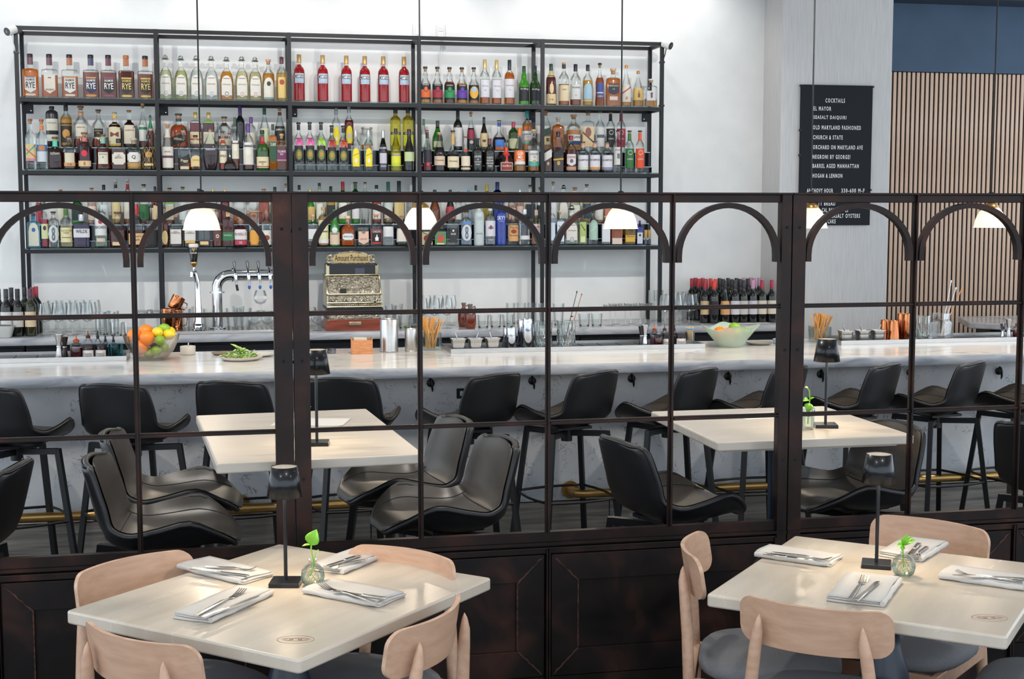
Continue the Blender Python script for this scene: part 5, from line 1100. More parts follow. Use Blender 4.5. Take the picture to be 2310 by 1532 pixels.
bay(2, 4, 'front', VE, [
 (172, 118, 505, 'jw', 'c', '4a180c', .62, ('c', '1a1a1c', .1), [('d', .38, .62, .95, 'cfc9c4'), ('o', .2, .3, .3, 'b9a070')], 'whiskey bottle with slanted white label', rye),
 (325, 165, 415, 'jw', 'c', '3a120a', .62, ('c', '16161a', .13), [('d', .36, .52, .93, '17171a'), ('d', .30, .34, .93, 'b9963c'), ('o', .17, .28, .3, 'b09040')], 'whiskey bottle with slanted black and gold label', rye),
 (515, 178, 468, 'std', 'c', '5a1d0c', .62, ('f', '8a1a28', .13), [('s', .17, .49, .75, 'd3cfcc'), ('T', .38, .44, .7, 'a03038', 'CHIVAS'), ('o', .25, .36, .3, '6a5a70'), ('r', .06, .15, .8, 'b98a70')], 'brown whiskey bottle, white shield label', rye),
 RP(695, 560, 'c9cbb9', 'clear whiskey bottle with plain white label'), RP(870, 555, 'c98a4e', 'clear whiskey bottle with orange banded label'), RP(1055, 560, '8a84a0', 'clear whiskey bottle with lilac banded label'),
 (1215, 132, 390, 'std', 'c', None, 0, ('t', '17171b', .07), [('r', .18, .60, .97, 'd0cec9'), ('r', .33, .45, .3, '6a6a6e'), ('T', .51, .55, .7, '6a6a6e', 'PUN')], 'clear bottle with white label and black stopper', dict(name='mezcal_bottle')),
 PN(1388, 395, '2c6a34', 'clear mezcal bottle with green spiral label'), PN(1543, 395, 'e0512a', 'clear mezcal bottle with orange spiral label')])
bay(2, 4, 'back', VE, [
 (140, 150, 100, 'jw', 'c', 'a8641c', .55, ('t', '7a4a2a', .12), [('d', .38, .55, .93, '26402c'), ('r', .16, .36, .9, 'c9b27a')], 'clear whiskey bottle with dark green slanted label', rye),
 (322, 178, 195, 'rect2', 'c', 'b8661a', .80, ('t', 'c4cbd0', .14), [('d', .45, .62, .8, '8a4a14')], 'square amber whiskey bottle with clear stopper', rye),
 (555, 215, 157, 'std', 'c', 'd0862a', .58, ('t', 'c08a5a', .12), [('r', .18, .45, .85, 'd0cfc9'), ('r', .18, .28, .85, '1f3a62'), ('T', .35, .42, .8, '3a3f4a', 'NGAN')], 'wide amber bottle, white and navy label', rye),
 (770, 182, 110, 'rect2', 'c', None, 0, ('t', '17171b', .1), [('r', .12, .62, .95, 'd8bd92'), ('v', .2, .5, .9, '4a3a3c'), ('o', .36, .6, .5, '8a5a50')], 'clear bottle with a painted figure label', dict(name='mezcal_bottle')),
 (950, 138, 108, 'std', 'c', None, 0, ('t', '3a3d40', .05), [('r', .12, .60, .93, 'cfd0cd'), ('r', .34, .42, .8, '5a5f62')], 'clear bottle with grey sketch label', dict(name='mezcal_bottle')),
 PN(1105, 108, '16181c', 'clear mezcal bottle with black spiral label'), PN(1262, 108, 'a8243c', 'clear mezcal bottle with crimson spiral label')])
# ---- lower shelf
WA = (30, 390, 7.0); GN = dict(name='gin_bottle')
bay(3, 0, 'front', WA, [
 (312, 195, 635, 'rect2', 'lb', '6fbfdc', .80, ('c', '202a3a', .09), [('a', .06, .72, .78, 'd3d2bf'), ('o', .46, .58, .3, '3a66a8')], 'light blue gin bottle with cream arched label', GN),
 (485, 140, 455, 'std', 'c', 'a8203a', .62, ('c', '3a7a44', .06), [('r', .2, .52, .9, 'c9cf9e'), ('o', .38, .48, .4, '5a2434')], 'red liqueur bottle with pale green label', dict(name='liqueur_bottle')),
 (628, 198, 610, 'tall', 'c', None, 0, ('t', '2a2420', .1), [('o', .15, .62, .95, 'd0d4d2'), ('o', .40, .60, .42, 'b9bebc'), ('o', .17, .38, .42, 'b9bebc'), ('T', .2, .56, .3, '55606a', '8')], 'clear gin bottle with big figure eight label', GN),
 (826, 188, 545, 'std', 'c', 'e6dfa8', .56, ('t', '3a6a2a', .06), [('r', .14, .50, .95, 'd9cf9e'), ('T', .40, .45, .85, '8a8258', 'CATOCTIN'), ('T', .35, .39, .5, '8a8258', 'CREEK'), ('r', .25, .265, .7, '3a3a30')], 'pale gin bottle with cream label, green neck', dict(name='gin_bottle', sleeve=('3a6a2a', .80, .95))),
 (1070, 250, 655, 'rect2', 'c', '2a1250', .70, ('m', 'b9b9bf', .2), [('r', .31, .57, .97, 'cfccd0'), ('T', .44, .54, .7, '2a2a34', 'WILDE')], 'deep violet gin bottle with white label', GN),
 (1372, 190, 462, 'tall', 'c', 'cfe6d2', .3, ('c', '9ab09a', .06), [('r', .27, .66, .97, 'd2d2cf'), ('o', .52, .62, .36, 'a5303a'), ('T', .42, .48, .85, '3a3a40', 'BACARDI'), ('r', .13, .21, .7, 'cdb9a4')], 'clear rum bottle with white label, red emblem', dict(name='rum_bottle')),
 (1640, 255, 615, 'fat', 'c', '5a1c10', .55, ('t', '6a4030', .13), [('r', .06, .16, .62, 'd2b894')], 'wide brown whiskey bottle under the arch', rye),
 (1932, 255, 500, 'fat', 'c', '4a160a', .40, ('f', 'b02028', .24), [('r', .07, .33, .92, 'd2a878'), ('T', .24, .29, .6, '5a4030', "Maker's"), ('T', .16, .21, .4, '5a4030', 'Mark')], 'brown whiskey bottle behind the mullion, red wax', rye),
 (2180, 155, 500, 'rect', 'c', '3a1a10', .4, ('c', '17171b', .08), [('r', .05, .40, .9, '18181c')], 'square whiskey bottle with black label', rye)])
def BKB(x, w, t, kind, gl, liq, fill, cap, lab, desc, **o): return (x, w, t, kind, gl, liq, fill, cap, [('r', .12, .50, .85, lab)] if lab else [], desc, o)
bay(3, 0, 'back', WA, [
 BKB(400, 110, 330, 'std', 'c', 'b8203a', .7, ('c', 'b8303a', .1), None, 'slim red bottle behind the gin'), BKB(745, 130, 265, 'std', 'c', None, 0, ('t', '8a5a40', .08), 'd0cfb6', 'clear bottle with brown stopper, mostly hidden'),
 BKB(1000, 180, 285, 'fat', 'g', '5a9a5a', .5, ('c', 'c98a3a', .08), '1d2a2c', 'pale green bottle behind the arch top'), BKB(1235, 140, 238, 'std', 'c', 'd9b0a4', .6, ('t', '8a4a2c', .08), 'd6c4b4', 'pale pink bottle with wooden stopper'),
 BKB(1425, 140, 188, 'std', 'c', None, 0, ('c', '17171b', .14), 'c9d0d0', 'clear bottle with tall black cap'), BKB(1612, 150, 100, 'slope', 'c', 'b89040', .4, ('t', 'c9ced2', .12), 'cdbf8a', 'bottle with glass stopper and black neck', sleeve=('1f1f22', .80, .88)),
 BKB(1800, 140, 92, 'std', 'c', '9a4a1c', .4, ('t', 'c4c9cc', .1), 'd3cdbc', 'bottle with a clear stopper and red neck', sleeve=('a82434', .76, .88)), BKB(2058, 170, 180, 'fat', 'c', '6a2412', .45, ('t', '1d1a1a', .09), '2f6a3a', 'brown bottle with black stopper and green label'),
 BKB(2235, 120, 215, 'rect2', 'c', '7a2c14', .7, ('c', '1a2a34', .1), 'd3b890', 'brown flat bottle with beige label')])
WB = (340, 390, 7.21875)
bay(3, 1, 'front', WB, [
 (222, 120, 560, 'fat', 'c', '7a3212', .6, ('t', '6a4030', .09), [('o', .07, .42, .8, 'd6bc82')], 'brown whiskey bottle with round yellow label', rye),
 (405, 192, 660, 'jw', 'c', '3a1a10', .52, ('t', 'c9a050', .1), [('r', .10, .53, .9, 'd2cdc4'), ('T', .40, .48, .75, '4a4640', 'OLD\nFORESTER')], 'whiskey bottle with plain white label, bead stopper', rye),
 (630, 192, 690, 'jw', 'c', '4a1c0f', .50, ('t', '6a4030', .1), [('r', .20, .52, .9, 'd2cdc4'), ('T', .42, .49, .75, '4a4640', 'OLD\nFORESTER'), ('r', .13, .22, .8, 'cfae6a')], 'whiskey bottle below the lit pendant shade', rye),
 (862, 185, 660, 'rect2', 'c', '4a1c0f', .2, ('t', '6a4030', .12), [('r', .07, .17, .7, 'd9be86')], 'cut glass whiskey decanter below the pendant shade', rye),
 (1075, 155, 600, 'std', 'c', '7a2c14', .6, ('t', '6a4030', .1), [('r', .16, .42, .85, '5a4038'), ('o', .24, .34, .35, 'cfc6b8'), ('o', .265, .315, .2, 'a5303a')], 'brown whiskey bottle with red dot label', rye),
 (1255, 186, 590, 'rect2', 'c', '5a120c', .70, ('t', 'c4a47a', .14), [('r', .17, .39, .97, '2f6a44'), ('T', .29, .33, .7, 'b9c9a4', 'BARRELL')], 'dark red whiskey bottle with green label', dict(name='whiskey_bottle', sleeve=('c4a47a', .80, .92))),
 (1460, 212, 715, 'fat', 'c', '6a1620', .66, ('t', 'c9a98a', .12), [('r', .24, .58, .93, 'd3cdca'), ('T', .38, .47, .85, '8a2f3c', "RUSSELL'S"), ('r', .07, .22, .93, 'a8384a'), ('T', .10, .19, .2, 'd9cfca', '10')], 'whiskey bottle with white and red label', rye),
 (1680, 172, 615, 'jar', 'c', 'c08a4a', .4, ('t', 'b98a6a', .1), [('e', .07, .46, .85, 'd9993a')], 'jar shaped whiskey bottle with orange label', rye),
 (1880, 155, 590, 'std', 'c', 'a8641c', .4, ('t', 'a05a3a', .08), [('r', .06, .44, .93, 'd3d0c8'), ('o', .17, .31, .6, '8a3a2c')], 'clear whiskey bottle, white label with crest', rye)])
bay(3, 1, 'back', WB, [
 BKB(70, 130, 245, 'rect2', 'c', '7a2c14', .75, ('c', '1a2a34', .1), 'd3b890', 'flat brown bottle with beige label'), BKB(305, 150, 245, 'std', 'c', '8a3a16', .45, ('t', '5a3028', .09), 'cfc4a4', 'bottle with brown stopper and green strip', sleeve=('7fae52', .55, .72)),
 BKB(520, 140, 228, 'std', 'c', None, 0, ('t', '2f5a2c', .1), 'c9d2d0', 'clear bottle with green stopper'), BKB(780, 150, 258, 'fat', 'c', '5a2412', .5, ('c', '1d1d20', .12), 'd2c9b4', 'bottle with black cap beside the pendant cord'),
 BKB(1010, 150, 283, 'std', 'c', 'b0682c', .6, ('m', 'c9a860', .08), 'c9c6be', 'bottle with small gold cap'), BKB(1205, 150, 283, 'std', 'c', '7a1a1c', .7, ('m', 'c9a860', .08), None, 'red bottle with small gold cap'),
 BKB(1430, 180, 330, 'rect2', 'c', 'c06a1c', .35, ('t', 'b98a6a', .1), None, 'clear square bottle with amber contents'), BKB(1640, 180, 330, 'rect2', 'c', 'c06a1c', .35, ('t', 'b98a6a', .1), None, 'clear square bottle, twin of its neighbour'),
 BKB(1840, 165, 262, 'jw', 'c', 'b0481a', .78, ('t', '9a5a3c', .08), None, 'orange brown bottle with wooden stopper'), BKB(2020, 140, 230, 'std', 'c', '2a5a3c', .7, ('c', '1f3a34', .14), None, 'bottle with dark green cap'),
 BKB(2200, 110, 178, 'std', 'c', None, 0, ('t', '8a6a44', .1), 'd3cbb9', 'clear bottle with cork beside the post')])
WC = (640, 390, 7.21875)
bay(3, 2, 'front', WC, [
 (262, 135, 690, 'fat', 'c', '6a5a3a', .2, ('t', '4a4038', .1), [('a', .12, .50, .8, 'd6cf9e'), ('r', .14, .26, .5, '3a3468')], 'clear bottle with cream and violet label', LQ),
 (470, 160, 680, 'rect2', 'c', '6a3a24', .15, ('t', 'd0a490', .14), [('r', .18, .55, .97, 'cfd0cf'), ('r', .19, .23, .9, '55657a')], 'clear bottle with white label and pink stopper', LQ),
 (642, 168, 560, 'tall', 'c', 'c08a3a', .76, ('c', 'b58a5a', .08), [('r', .08, .67, .95, 'd2d3a8'), ('r', .36, .40, .8, '8a5a44'), ('o', .5, .58, .35, 'd0743a'), ('r', .08, .18, .95, 'd6d3cc')], 'amber bottle with pale green label', LQ),
 (826, 168, 600, 'slope', 'g', '2f8a2c', .82, ('c', '2f7a34', .07), [('r', .05, .38, .95, 'd3b9a0'), ('o', .38, .52, .55, 'c9d6d6'), ('T', .32, .36, .8, '3a4a3c', 'FERNET')], 'green bottle with peach label and round crest', LQ),
 (1040, 222, 700, 'fat', 'c', 'c8621a', .72, ('t', 'e6c49a', .2), [('e', .21, .42, .8, 'd6d6d6'), ('T', .30, .34, .66, '4a4a50', 'BELLE')], 'ribbed orange liqueur bottle with white label', LQ),
 (1295, 186, 755, 'rect2', 'c', '7a6a5a', .12, ('c', '26262c', .16), [('s', .07, .55, .88, 'd6b49e'), ('T', .24, .29, .6, 'a8705a', 'GENEPI'), ('o', .46, .58, .32, '8a6a4a')], 'small bottle with peach label and brown seal', LQ),
 (1505, 202, 672, 'std', 'c', None, 0, ('t', 'cf9a7a', .1), [('r', .08, .52, .85, 'c9382c'), ('r', .12, .50, .76, '16161a'), ('T', .42, .49, .7, 'd9d6d0', 'CHACHO'), ('o', .18, .30, .3, 'e6e4e0'), ('r', .17, .20, .26, 'e6e4e0'), ('r', .26, .36, .08, 'e6e4e0')], 'clear bottle with red bordered llama label', LQ),
 (1700, 198, 710, 'std', 'c', 'dfe5e6', .33, ('t', 'c9aaa0', .12), [('r', .32, .66, .85, 'd2d2d0')], 'clear round bottle with white label', LQ),
 (1920, 175, 700, 'fat', 'c', '3a3430', .12, ('t', '8a6a50', .1), [('r', .15, .58, .93, 'd6ccc0')], 'clear bottle with cream label by the pendant', LQ)])
bay(3, 2, 'back', WC, [
 BKB(250, 130, 200, 'std', 'c', None, 0, ('c', '17171b', .13), 'c6ccd6', 'clear bottle with black cap by the post'), BKB(425, 170, 278, 'slope', 'g', '2f8a1c', .8, ('m', 'c9a860', .06), 'c9a860', 'grass green bottle with tan label'),
 BKB(580, 130, 165, 'std', 'c', 'd9d8c0', .5, ('c', '17171b', .08), 'cfd2bc', 'bottle with grey neck and black cap', sleeve=('9a9a82', .80, .92)), BKB(765, 150, 220, 'fat', 'c', 'c09a3a', .7, ('c', '1c1c1f', .2), '1a1c1f', 'yellow bottle with a wide black stopper'),
 BKB(960, 160, 145, 'std', 'g', '3f9a24', .7, ('f', 'b02034', .2), 'd9d3c9', 'green bottle with red foil'), BKB(1165, 140, 150, 'tall', 'g', '2c7a2c', .7, ('t', '4a2c20', .09), 'd2cfd0', 'green bottle with brown stopper and white label'),
 BKB(1325, 150, 152, 'taper', 'c', None, 0, ('t', '2a2420', .06), None, 'curvy clear bottle with brown stopper'), BKB(1510, 150, 200, 'std', 'c', 'a8301c', .6, ('c', '1a2226', .1), 'd6cfc4', 'red bottle with white topped cap'),
 BKB(1700, 160, 145, 'std', 'c', '8a7a3c', .4, ('f', '1f5a4a', .22), 'b9c2b9', 'bottle with green foil neck'), BKB(1875, 190, 132, 'fat', 'k', '1c120c', .75, ('c', '17171a', .26), 'c9b27a', 'big black bottle with bulbous cap'),
 BKB(2070, 130, 195, 'std', 'c', 'd9d6cc', .6, ('c', 'd6d6d4', .14), None, 'white capped bottle beside the post')])
WD = (930, 390, 7.297); VK = dict(name='vodka_bottle')
bay(3, 3, 'front', WD, [
 (240, 195, 850, 'rect2', 'c', '3a2018', .6, ('t', 'b98a5a', .15), [('r', .05, .66, .93, 'c9b98a'), ('o', .2, .5, .6, '8a2430'), ('v', .4, .66, .8, '4a6a34')], 'fruit label bottle half behind the pendant', LQ),
 (462, 200, 850, 'rect2', 'c', '2a2418', .66, ('t', 'b98a5a', .15), [('r', .05, .66, .93, '5a8a4a'), ('o', .18, .56, .55, 'd04a30'), ('r', .06, .13, .6, 'd8c8a8'), ('x', .3, .62, .9, '3f7a9a')], 'liqueur bottle with bright tomato red label', LQ),
 (672, 200, 690, 'rect2', 'c', None, 0, ('t', 'b5764a', .1), [('r', .10, .55, .60, '2a2a2c'), ('T', .35, .41, .4, 'd6d6d2', 'SAGE'), ('o', .45, .52, .16, 'd6d6d2')], 'clear square bottle with black label', GN),
 (890, 180, 625, 'tall', 'c', 'cfdff0', .66, ('t', '2a2420', .1), [('o', .14, .60, .95, 'd2d5da'), ('o', .38, .58, .42, 'bcc2ca'), ('o', .16, .36, .42, 'bcc2ca'), ('T', .19, .55, .3, '5a6270', '8'), ('r', .62, .68, .8, '5a86c0')], 'blue tinted gin bottle with figure eight label', GN),
 (1098, 172, 480, 'tall', 'f', None, 0, ('c', 'c9d2d2', .12), [('r', .58, .66, .5, 'a9b4b4'), ('T', .26, .29, .6, '7a8686', 'GREY GOOSE')], 'tall frosted vodka bottle', VK),
 (1284, 174, 560, 'tall', 'c', 'd6dff0', .76, ('c', 'c9ccd2', .1), [('r', .24, .64, .97, 'cdcdd4'), ('o', .13, .17, .5, 'b9956a'), ('r', .42, .52, .2, 'a02c3c'), ('T', .43, .51, .5, '5a5a68', 'etel One')], 'clear vodka bottle with white and red label', VK),
 (1462, 182, 470, 'tall', 'b', '1c3fa8', .84, ('c', '1c2f7a', .1), [('T', .58, .67, .75, 'd9dff0', 'SKYY'), ('T', .54, .56, .5, 'a9b9e0', 'VODKA')], 'cobalt blue vodka bottle with white letters', VK),
 (1662, 188, 620, 'std', 'c', None, 0, ('m', 'b9a07a', .1), [('r', .12, .58, .85, 'd09a62'), ('T', .48, .55, .7, '7a4a24', "Tito's"), ('o', .34, .46, .5, '8a3a20'), ('T', .27, .31, .7, '7a4a24', 'Handmade')], 'clear vodka bottle with tan label', VK),
 (1850, 182, 600, 'tall', 'c', None, 0, ('m', 'c4c9d0', .14), [('T', .57, .62, .85, '2a4a9a', 'ABSOLUT'), ('T', .51, .55, .5, '2a4a9a', 'VODKA'), ('r', .16, .27, .9, 'd3d5d6')], 'clear vodka bottle with blue letters', VK),
 (2042, 155, 610, 'std', 'c', 'e0a288', .5, ('f', 'd9b4a4', .15), [('r', .30, .60, .9, 'd6bcb4'), ('T', .50, .54, .6, '4a4040', 'ELYX')], 'pink tinted bottle with blush label', VK)])
bay(3, 3, 'back', WD, [
 BKB(370, 180, 278, 'champ', 'c', '8a4a1c', .75, ('c', '1c1c20', .07), None, 'amber sloping bottle with black cap'), BKB(625, 180, 278, 'champ', 'k', '141c10', .8, ('c', '1c1c20', .07), 'a8303a', 'black sloping bottle with red mark'),
 BKB(760, 130, 310, 'std', 'c', None, 0, ('c', '55606a', .1), 'cfd0d2', 'clear bottle with white label under the arch'), BKB(930, 150, 288, 'tall', 'c', 'cfe0f0', .6, ('c', '3a78b0', .06), None, 'bottle with small blue cap'),
 BKB(1045, 140, 205, 'std', 'c', None, 0, ('c', '1a1f2a', .14), None, 'bottle with dark navy cap'), BKB(1228, 150, 190, 'std', 'y', 'd8c030', .7, ('c', 'd9b838', .16), None, 'yellow bottle with yellow cap'),
 BKB(1400, 160, 150, 'tall', 'b', '24479a', .75, ('c', '1f2f60', .2), None, 'blue bottle with tall navy cap'), BKB(1640, 160, 330, 'std', 'c', 'e0a890', .6, ('m', 'c9ccd0', .1), 'd9b4a0', 'pink bottle with silver cap'),
 BKB(1770, 150, 268, 'std', 'c', 'dfae94', .6, ('m', 'c9ccd0', .1), 'cfb0a4', 'salmon bottle with silver cap'), BKB(1945, 170, 200, 'fat', 'c', 'c9c04a', .5, ('t', '2a2622', .09), '1c2230', 'yellowish bottle with navy oval label'),
 BKB(2105, 120, 235, 'std', 'c', None, 0, ('t', '6a5a34', .1), '1f1f22', 'clear bottle with black label at the post')])
WE = (1210, 390, 6.6); TE = dict(name='tequila_bottle')
bay(3, 4, 'front', WE, [
 (238, 95, 500, 'tall', 'c', 'd3e2f4', .7, ('c', 'b9c6d6', .1), [('r', .12, .58, .9, 'c6d0dc')], 'pale blue slim bottle at the mullion', TE),
 (358, 118, 560, 'rect2', 'c', 'c9dcf4', .72, ('t', 'c9b89a', .12), [('r', .1, .68, .9, 'cdd3da'), ('v', .4, .58, .5, '3a4a66')], 'pale blue flat bottle with white label', TE),
 TQ(525, 545, 'dfe4da', '6f7f98', 'clear tequila bottle with round seal label')[:2]+(480,)+TQ(525, 545, 'dfe4da', '6f7f98', 'clear tequila bottle with round seal label')[3:],
 (690, 135, 590, 'rect2', 'c', 'd3dca0', .72, ('t', '8a6a4a', .12), [('r', .08, .70, .68, 'a9b96a'), ('v', .42, .66, .5, '26301c'), ('r', .08, .26, .5, 'd3d9b0')], 'clear tequila bottle with green label', TE),
 (850, 138, 540, 'std', 'c', None, 0, ('c', '22302a', .12), [('a', .14, .70, .93, 'a3bfae'), ('x', .36, .56, .8, 'bcd0c2')], 'clear tequila bottle with sage green label', TE),
 (1035, 132, 640, 'rect2', 'c', 'c9d0da', .3, ('t', 'b9a58a', .14), [('r', .10, .72, .93, 'd3d5da')], 'clear bottle with plain white label', TE),
 (1200, 170, 620, 'rect2', 'c', 'b8602a', .75, ('t', 'b08a6a', .12), [('r', .0+.02, .22, .85, 'd6c2b4')], 'amber bottle with pink cream label', TE),
 (1395, 158, 640, 'rect2', 'c', 'd6a93c', .74, ('t', 'b08a6a', .12), [('r', .10, .33, .93, 'd6aa3c'), ('T', .26, .31, .7, '6a5a2a', 'ESPOLON')], 'gold bottle with yellow label', TE),
 (1540, 96, 710, 'rect2', 'b', '1a2f9a', .76, ('c', '1d2a6a', .1), [('r', .04, .50, .85, 'cdcfd2'), ('o', .34, .44, .35, '22242c')], 'small cobalt blue bottle with white label', TE),
 (1628, 62, 850, 'jar', 'c', '6a7280', .30, ('c', 'b9924f', .55), [], 'small corked jar with a tan cover', dict(name='corked_jar')),
 (1682, 58, 850, 'jar', 'c', '4a5260', .30, ('c', 'b9924f', .55), [], 'last small corked jar with a tan cover', dict(name='corked_jar'))])
bay(3, 4, 'back', WE, [
 BKB(60, 110, 225, 'std', 'c', 'c9b04a', .5, ('t', '4a4428', .1), '1f1f22', 'bottle with olive stopper by the post'), BKB(250, 120, 130, 'slope', 'c', None, 0, ('t', '8a6a50', .1), 'd3d0cc', 'slim clear bottle with cork'),
 (405, 150, 180, 'arch', 'c', 'd9dfcf', .66, ('b', '8e8f88', .1), [('a', .12, .565, .8, 'd6d0c6')], 'tequila bottle with ball stopper', TE),
 BKB(575, 170, 215, 'fat', 'c', 'e0dcc0', .6, ('t', 'a9744a', .1), 'cfd0bd', 'wide bottle with big cork'), BKB(750, 130, 170, 'std', 'c', 'd6b46a', .6, ('t', '5a3a28', .09), '1f4a58', 'gold bottle with brown stopper'),
 BKB(930, 140, 330, 'tall', 'c', 'b07a3c', .6, ('c', '8a2a30', .1), 'd3d0c8', 'bottle with red cap and white strip'), BKB(1080, 150, 330, 'rect2', 'c', 'b86a44', .7, ('t', 'b08a6a', .1), 'b9745a', 'terracotta tinted bottle behind the pendant'),
 BKB(1250, 150, 400, 'rect2', 'c', 'c9883c', .7, ('c', '2a2a30', .1), 'cfa89a', 'amber bottle hidden by the pendant shade')])
# ================================================================== on the bar
ZB, ZK = .9655, 1.0005
stemware = glass('fdfefe', .7)
def on_bar(px, py, z=ZB): return atZ(px, py, z)
def scl(p): return depth(p)/FPX
def on_back(px, Y, z=ZK):
    p = atY(px, 720, Y); return np.array([p[0], Y, z])
def tray(x0, x1, label):
    a, b = on_bar(x0, 790)[0], on_bar(x1, 790)[0]
    xa = atY(x0, 790, 7.98)[0]; xb = atY(x1, 790, 7.98)[0]
    t = thing('service_tray', label, 'tray', ((xa+xb)/2, 7.975, ZB), 0, 'steel service trays along the bar'); w = (xb-xa)/2; d = .35
    G().bb((-w, 0, 0), (w, d, .004)).obj('tray_floor', steel, t, 0)
    for q in (G().bb((-w, 0, .004), (w, .003, .026)), G().bb((-w, d-.003, .004), (w, d, .026)), G().bb((-w, .003, .004), (-w+.003, d-.003, .026)), G().bb((w-.003, .003, .004), (w, d-.003, .026))): q.obj('lip', steel, t, 0)
    n = int(w*2/.12)
    for k in range(n): G().bb((-w+.01+k*.12, .01, .005), (-w+.12+k*.12, d-.01, .009)).obj('mesh_mat', paint('3c4148', .4, .5), t, 0)
tray(-140, 285, 'steel service tray with bitters, at the near end of the bar'); tray(1017, 1590, 'long steel service tray in the middle of the bar'); tray(1897, 2420, 'steel service tray with copper tins at the far end of the bar')
ZT = ZB+.010
def lathe_thing(name, label, cat, p, prof, mat, part, n=24, group=None, parts=(), **k):
    t = thing(name, label, cat, p, 0, group); G().lathe(prof, n, **k).obj(part, mat, t, 50)
    for pn, pp, pm in parts: G().lathe(pp, n).obj(pn, pm, t, 50)
    return t
def jigger(px, Y, label, h=.128, mat=None, w=.019):
    p = atY(px, 780, Y); p = np.array([p[0], Y, ZT])
    return lathe_thing('jigger', label, 'jigger', p, [(w*.92, 0), (w*.95, .004), (w*.55, h*.42), (w*.5, h*.5), (w*.6, h*.62), (w*1.05, h), (w*.95, h), (w*.5, h*.6), (0, h*.55)], mat or steel, 'cups', parts=[('waist_ring', [(w*.56, h*.47), (w*.64, h*.5), (w*.56, h*.53)], chrome)], group='jiggers on the bar trays')
def bitters(px, Y, label, liq, w=.028, h=.10, spout='b0562a', blk=False):
    p = atY(px, 780, Y); p = np.array([p[0], Y, ZT]); t = thing('bitters_bottle', label, 'bottle', p, 0, 'bitters bottles on the trays')
    G().lathe([(0, .001), (w*.93, .001), (w*.96, .004), (w*.96, h*.48), (0, h*.48)], 20).obj('liquid', liquid(liq, .5), t, 50)
    G().lathe([(w*.9, 0), (w, .003), (w, h*.55), (w*.85, h*.64), (w*.4, h*.72), (w*.36, h*.78)], 20, cap=False).obj('glass', clear, t, 50)
    if not blk:
        G().lathe([(w*.5, h*.74), (w*.52, h*.82), (w*.3, h*.85), (w*.12, h*.9), (w*.1, h*1.05), (0, h*1.05)], 12).obj('dasher_cap', paint(spout, .3, .7), t, 50)
    else:
        G().lathe([(w*.42, h*.72), (w*.45, h*.86), (w*.25, h*.88), (w*.28, h*1.0), (w*.18, h*1.08), (0, h*1.1)], 12).obj('dropper', paint('17191f', .5), t, 50)
    return t
def jam_jar(px, Y, label):
    p = atY(px, 780, Y); p = np.array([p[0], Y, ZT]); t = thing('cherry_jar', label, 'jar', p, rz=-.1, group='small jars on the trays')
    t.scale = (1.25,)*3
    G().lathe([(.023, 0), (.025, .003), (.025, .048), (.022, .052)], 20, cap=False).obj('glass', glass('d9cfd0'), t, 50)
    G().lathe([(0, .002), (.024, .002), (.024, .046), (0, .046)], 18).obj('contents', liquid('4a2a38', .6), t, 50)
    G().lathe([(.024, .050), (.0255, .051), (.0255, .060), (.024, .061), (0, .061)], 20).obj('lid', paint('1b1c20', .4), t, 50)
    lb = G().grid(lambda u, v: (.0256*sin((u-.5)*2.1), -.0256*cos((u-.5)*2.1), .004+v*.032), 8, 1).obj('paper_label', paint('cfcac8', .6), t, 50)
    for tx, z0 in (('WHISKEY', .016), ('CHERRIES', .007)):
        v, f, sz = textmesh(tx); G().add([(.0259*sin(a*1.5), -.0259*cos(a*1.5), z0+.0035+b*.007) for a, b in v], f).obj('lettering', paint('2c2a30', .6), lb, 0)
jigger(133, 8.06, 'steel jigger on the first tray', .135, None, .0225); jigger(146, 8.13, 'darker jigger behind another on the first tray', .115, paint('4a4440', .3, .8))
bitters(172, 8.08, 'round bitters bottle with copper dasher, first tray', '6a1420', .034, .122); bitters(199, 8.20, 'bitters bottle behind the first cherry jar', 'b98a9a', .026, .135, '6a3a2a')
jam_jar(200, 8.07, 'small jar of cherries with white label, second in line, first tray'); jam_jar(228, 8.07, 'small jar of cherries next to the blue glass')
bitters(221, 8.21, 'dropper bottle behind the cherry jars, taller one', '1c2a6a', .019, .13, blk=True); bitters(238, 8.20, 'dropper bottle behind the cherry jars, shorter one', '1c2a4a', .018, .105, blk=True); bitters(256, 8.17, 'dropper bottle rising behind the blue glass', '2a4a6a', .018, .105, blk=True)
lathe_thing('blue_glass', 'teal blue glass tumbler on the first tray', 'glass', np.array([atY(261, 780, 8.08)[0], 8.08, ZT]), [(.037, 0), (.039, .002), (.042, .075), (.039, .075), (.036, .006), (0, .006)], glass('b4dfe2', .6), 'tumbler')
# fruit
def fruit_mat(c): return noisemat('peel_'+c, [(.3, c), (.7, c)], 200, 2, rough=.4, bmp=.25, bd=.001)
ORG, LEM, LIM = fruit_mat('e8811c'), fruit_mat('e8c52a'), fruit_mat('7fae2a')
def fruit(kind, p, r, label, rot=0):
    t = thing(kind, label, 'fruit', p, rot, 'citrus fruit in the bowls'); m = {'orange': ORG, 'lemon': LEM, 'lime': LIM}[kind]; e = 1.0 if kind == 'orange' else 1.22
    P = [(r*sin(pi*k/14), -r*cos(pi*k/14)) for k in range(15)]
    if kind != 'orange': P = [(a, b*e*(1+.06*(abs(b)/r)**6)) for a, b in P]
    g = G().lathe(P, 20, c=(0, 0, 0))
    if kind != 'orange': g.v = [(z, y, x) for x, y, z in g.v]
    g.obj('peel', m, t, 80)
    if kind == 'orange': G().lathe([(0, r*1.0), (r*.1, r*.99), (r*.08, r*1.02), (0, r*1.02)], 8).obj('stem_button', paint('6a7a2a', .6), t)
    else: G().tube([(r*e*.98, 0, 0), (r*e*1.08, 0, 0)], r*.08, 6).obj('stem_button', paint('5a7a2a', .6), t)
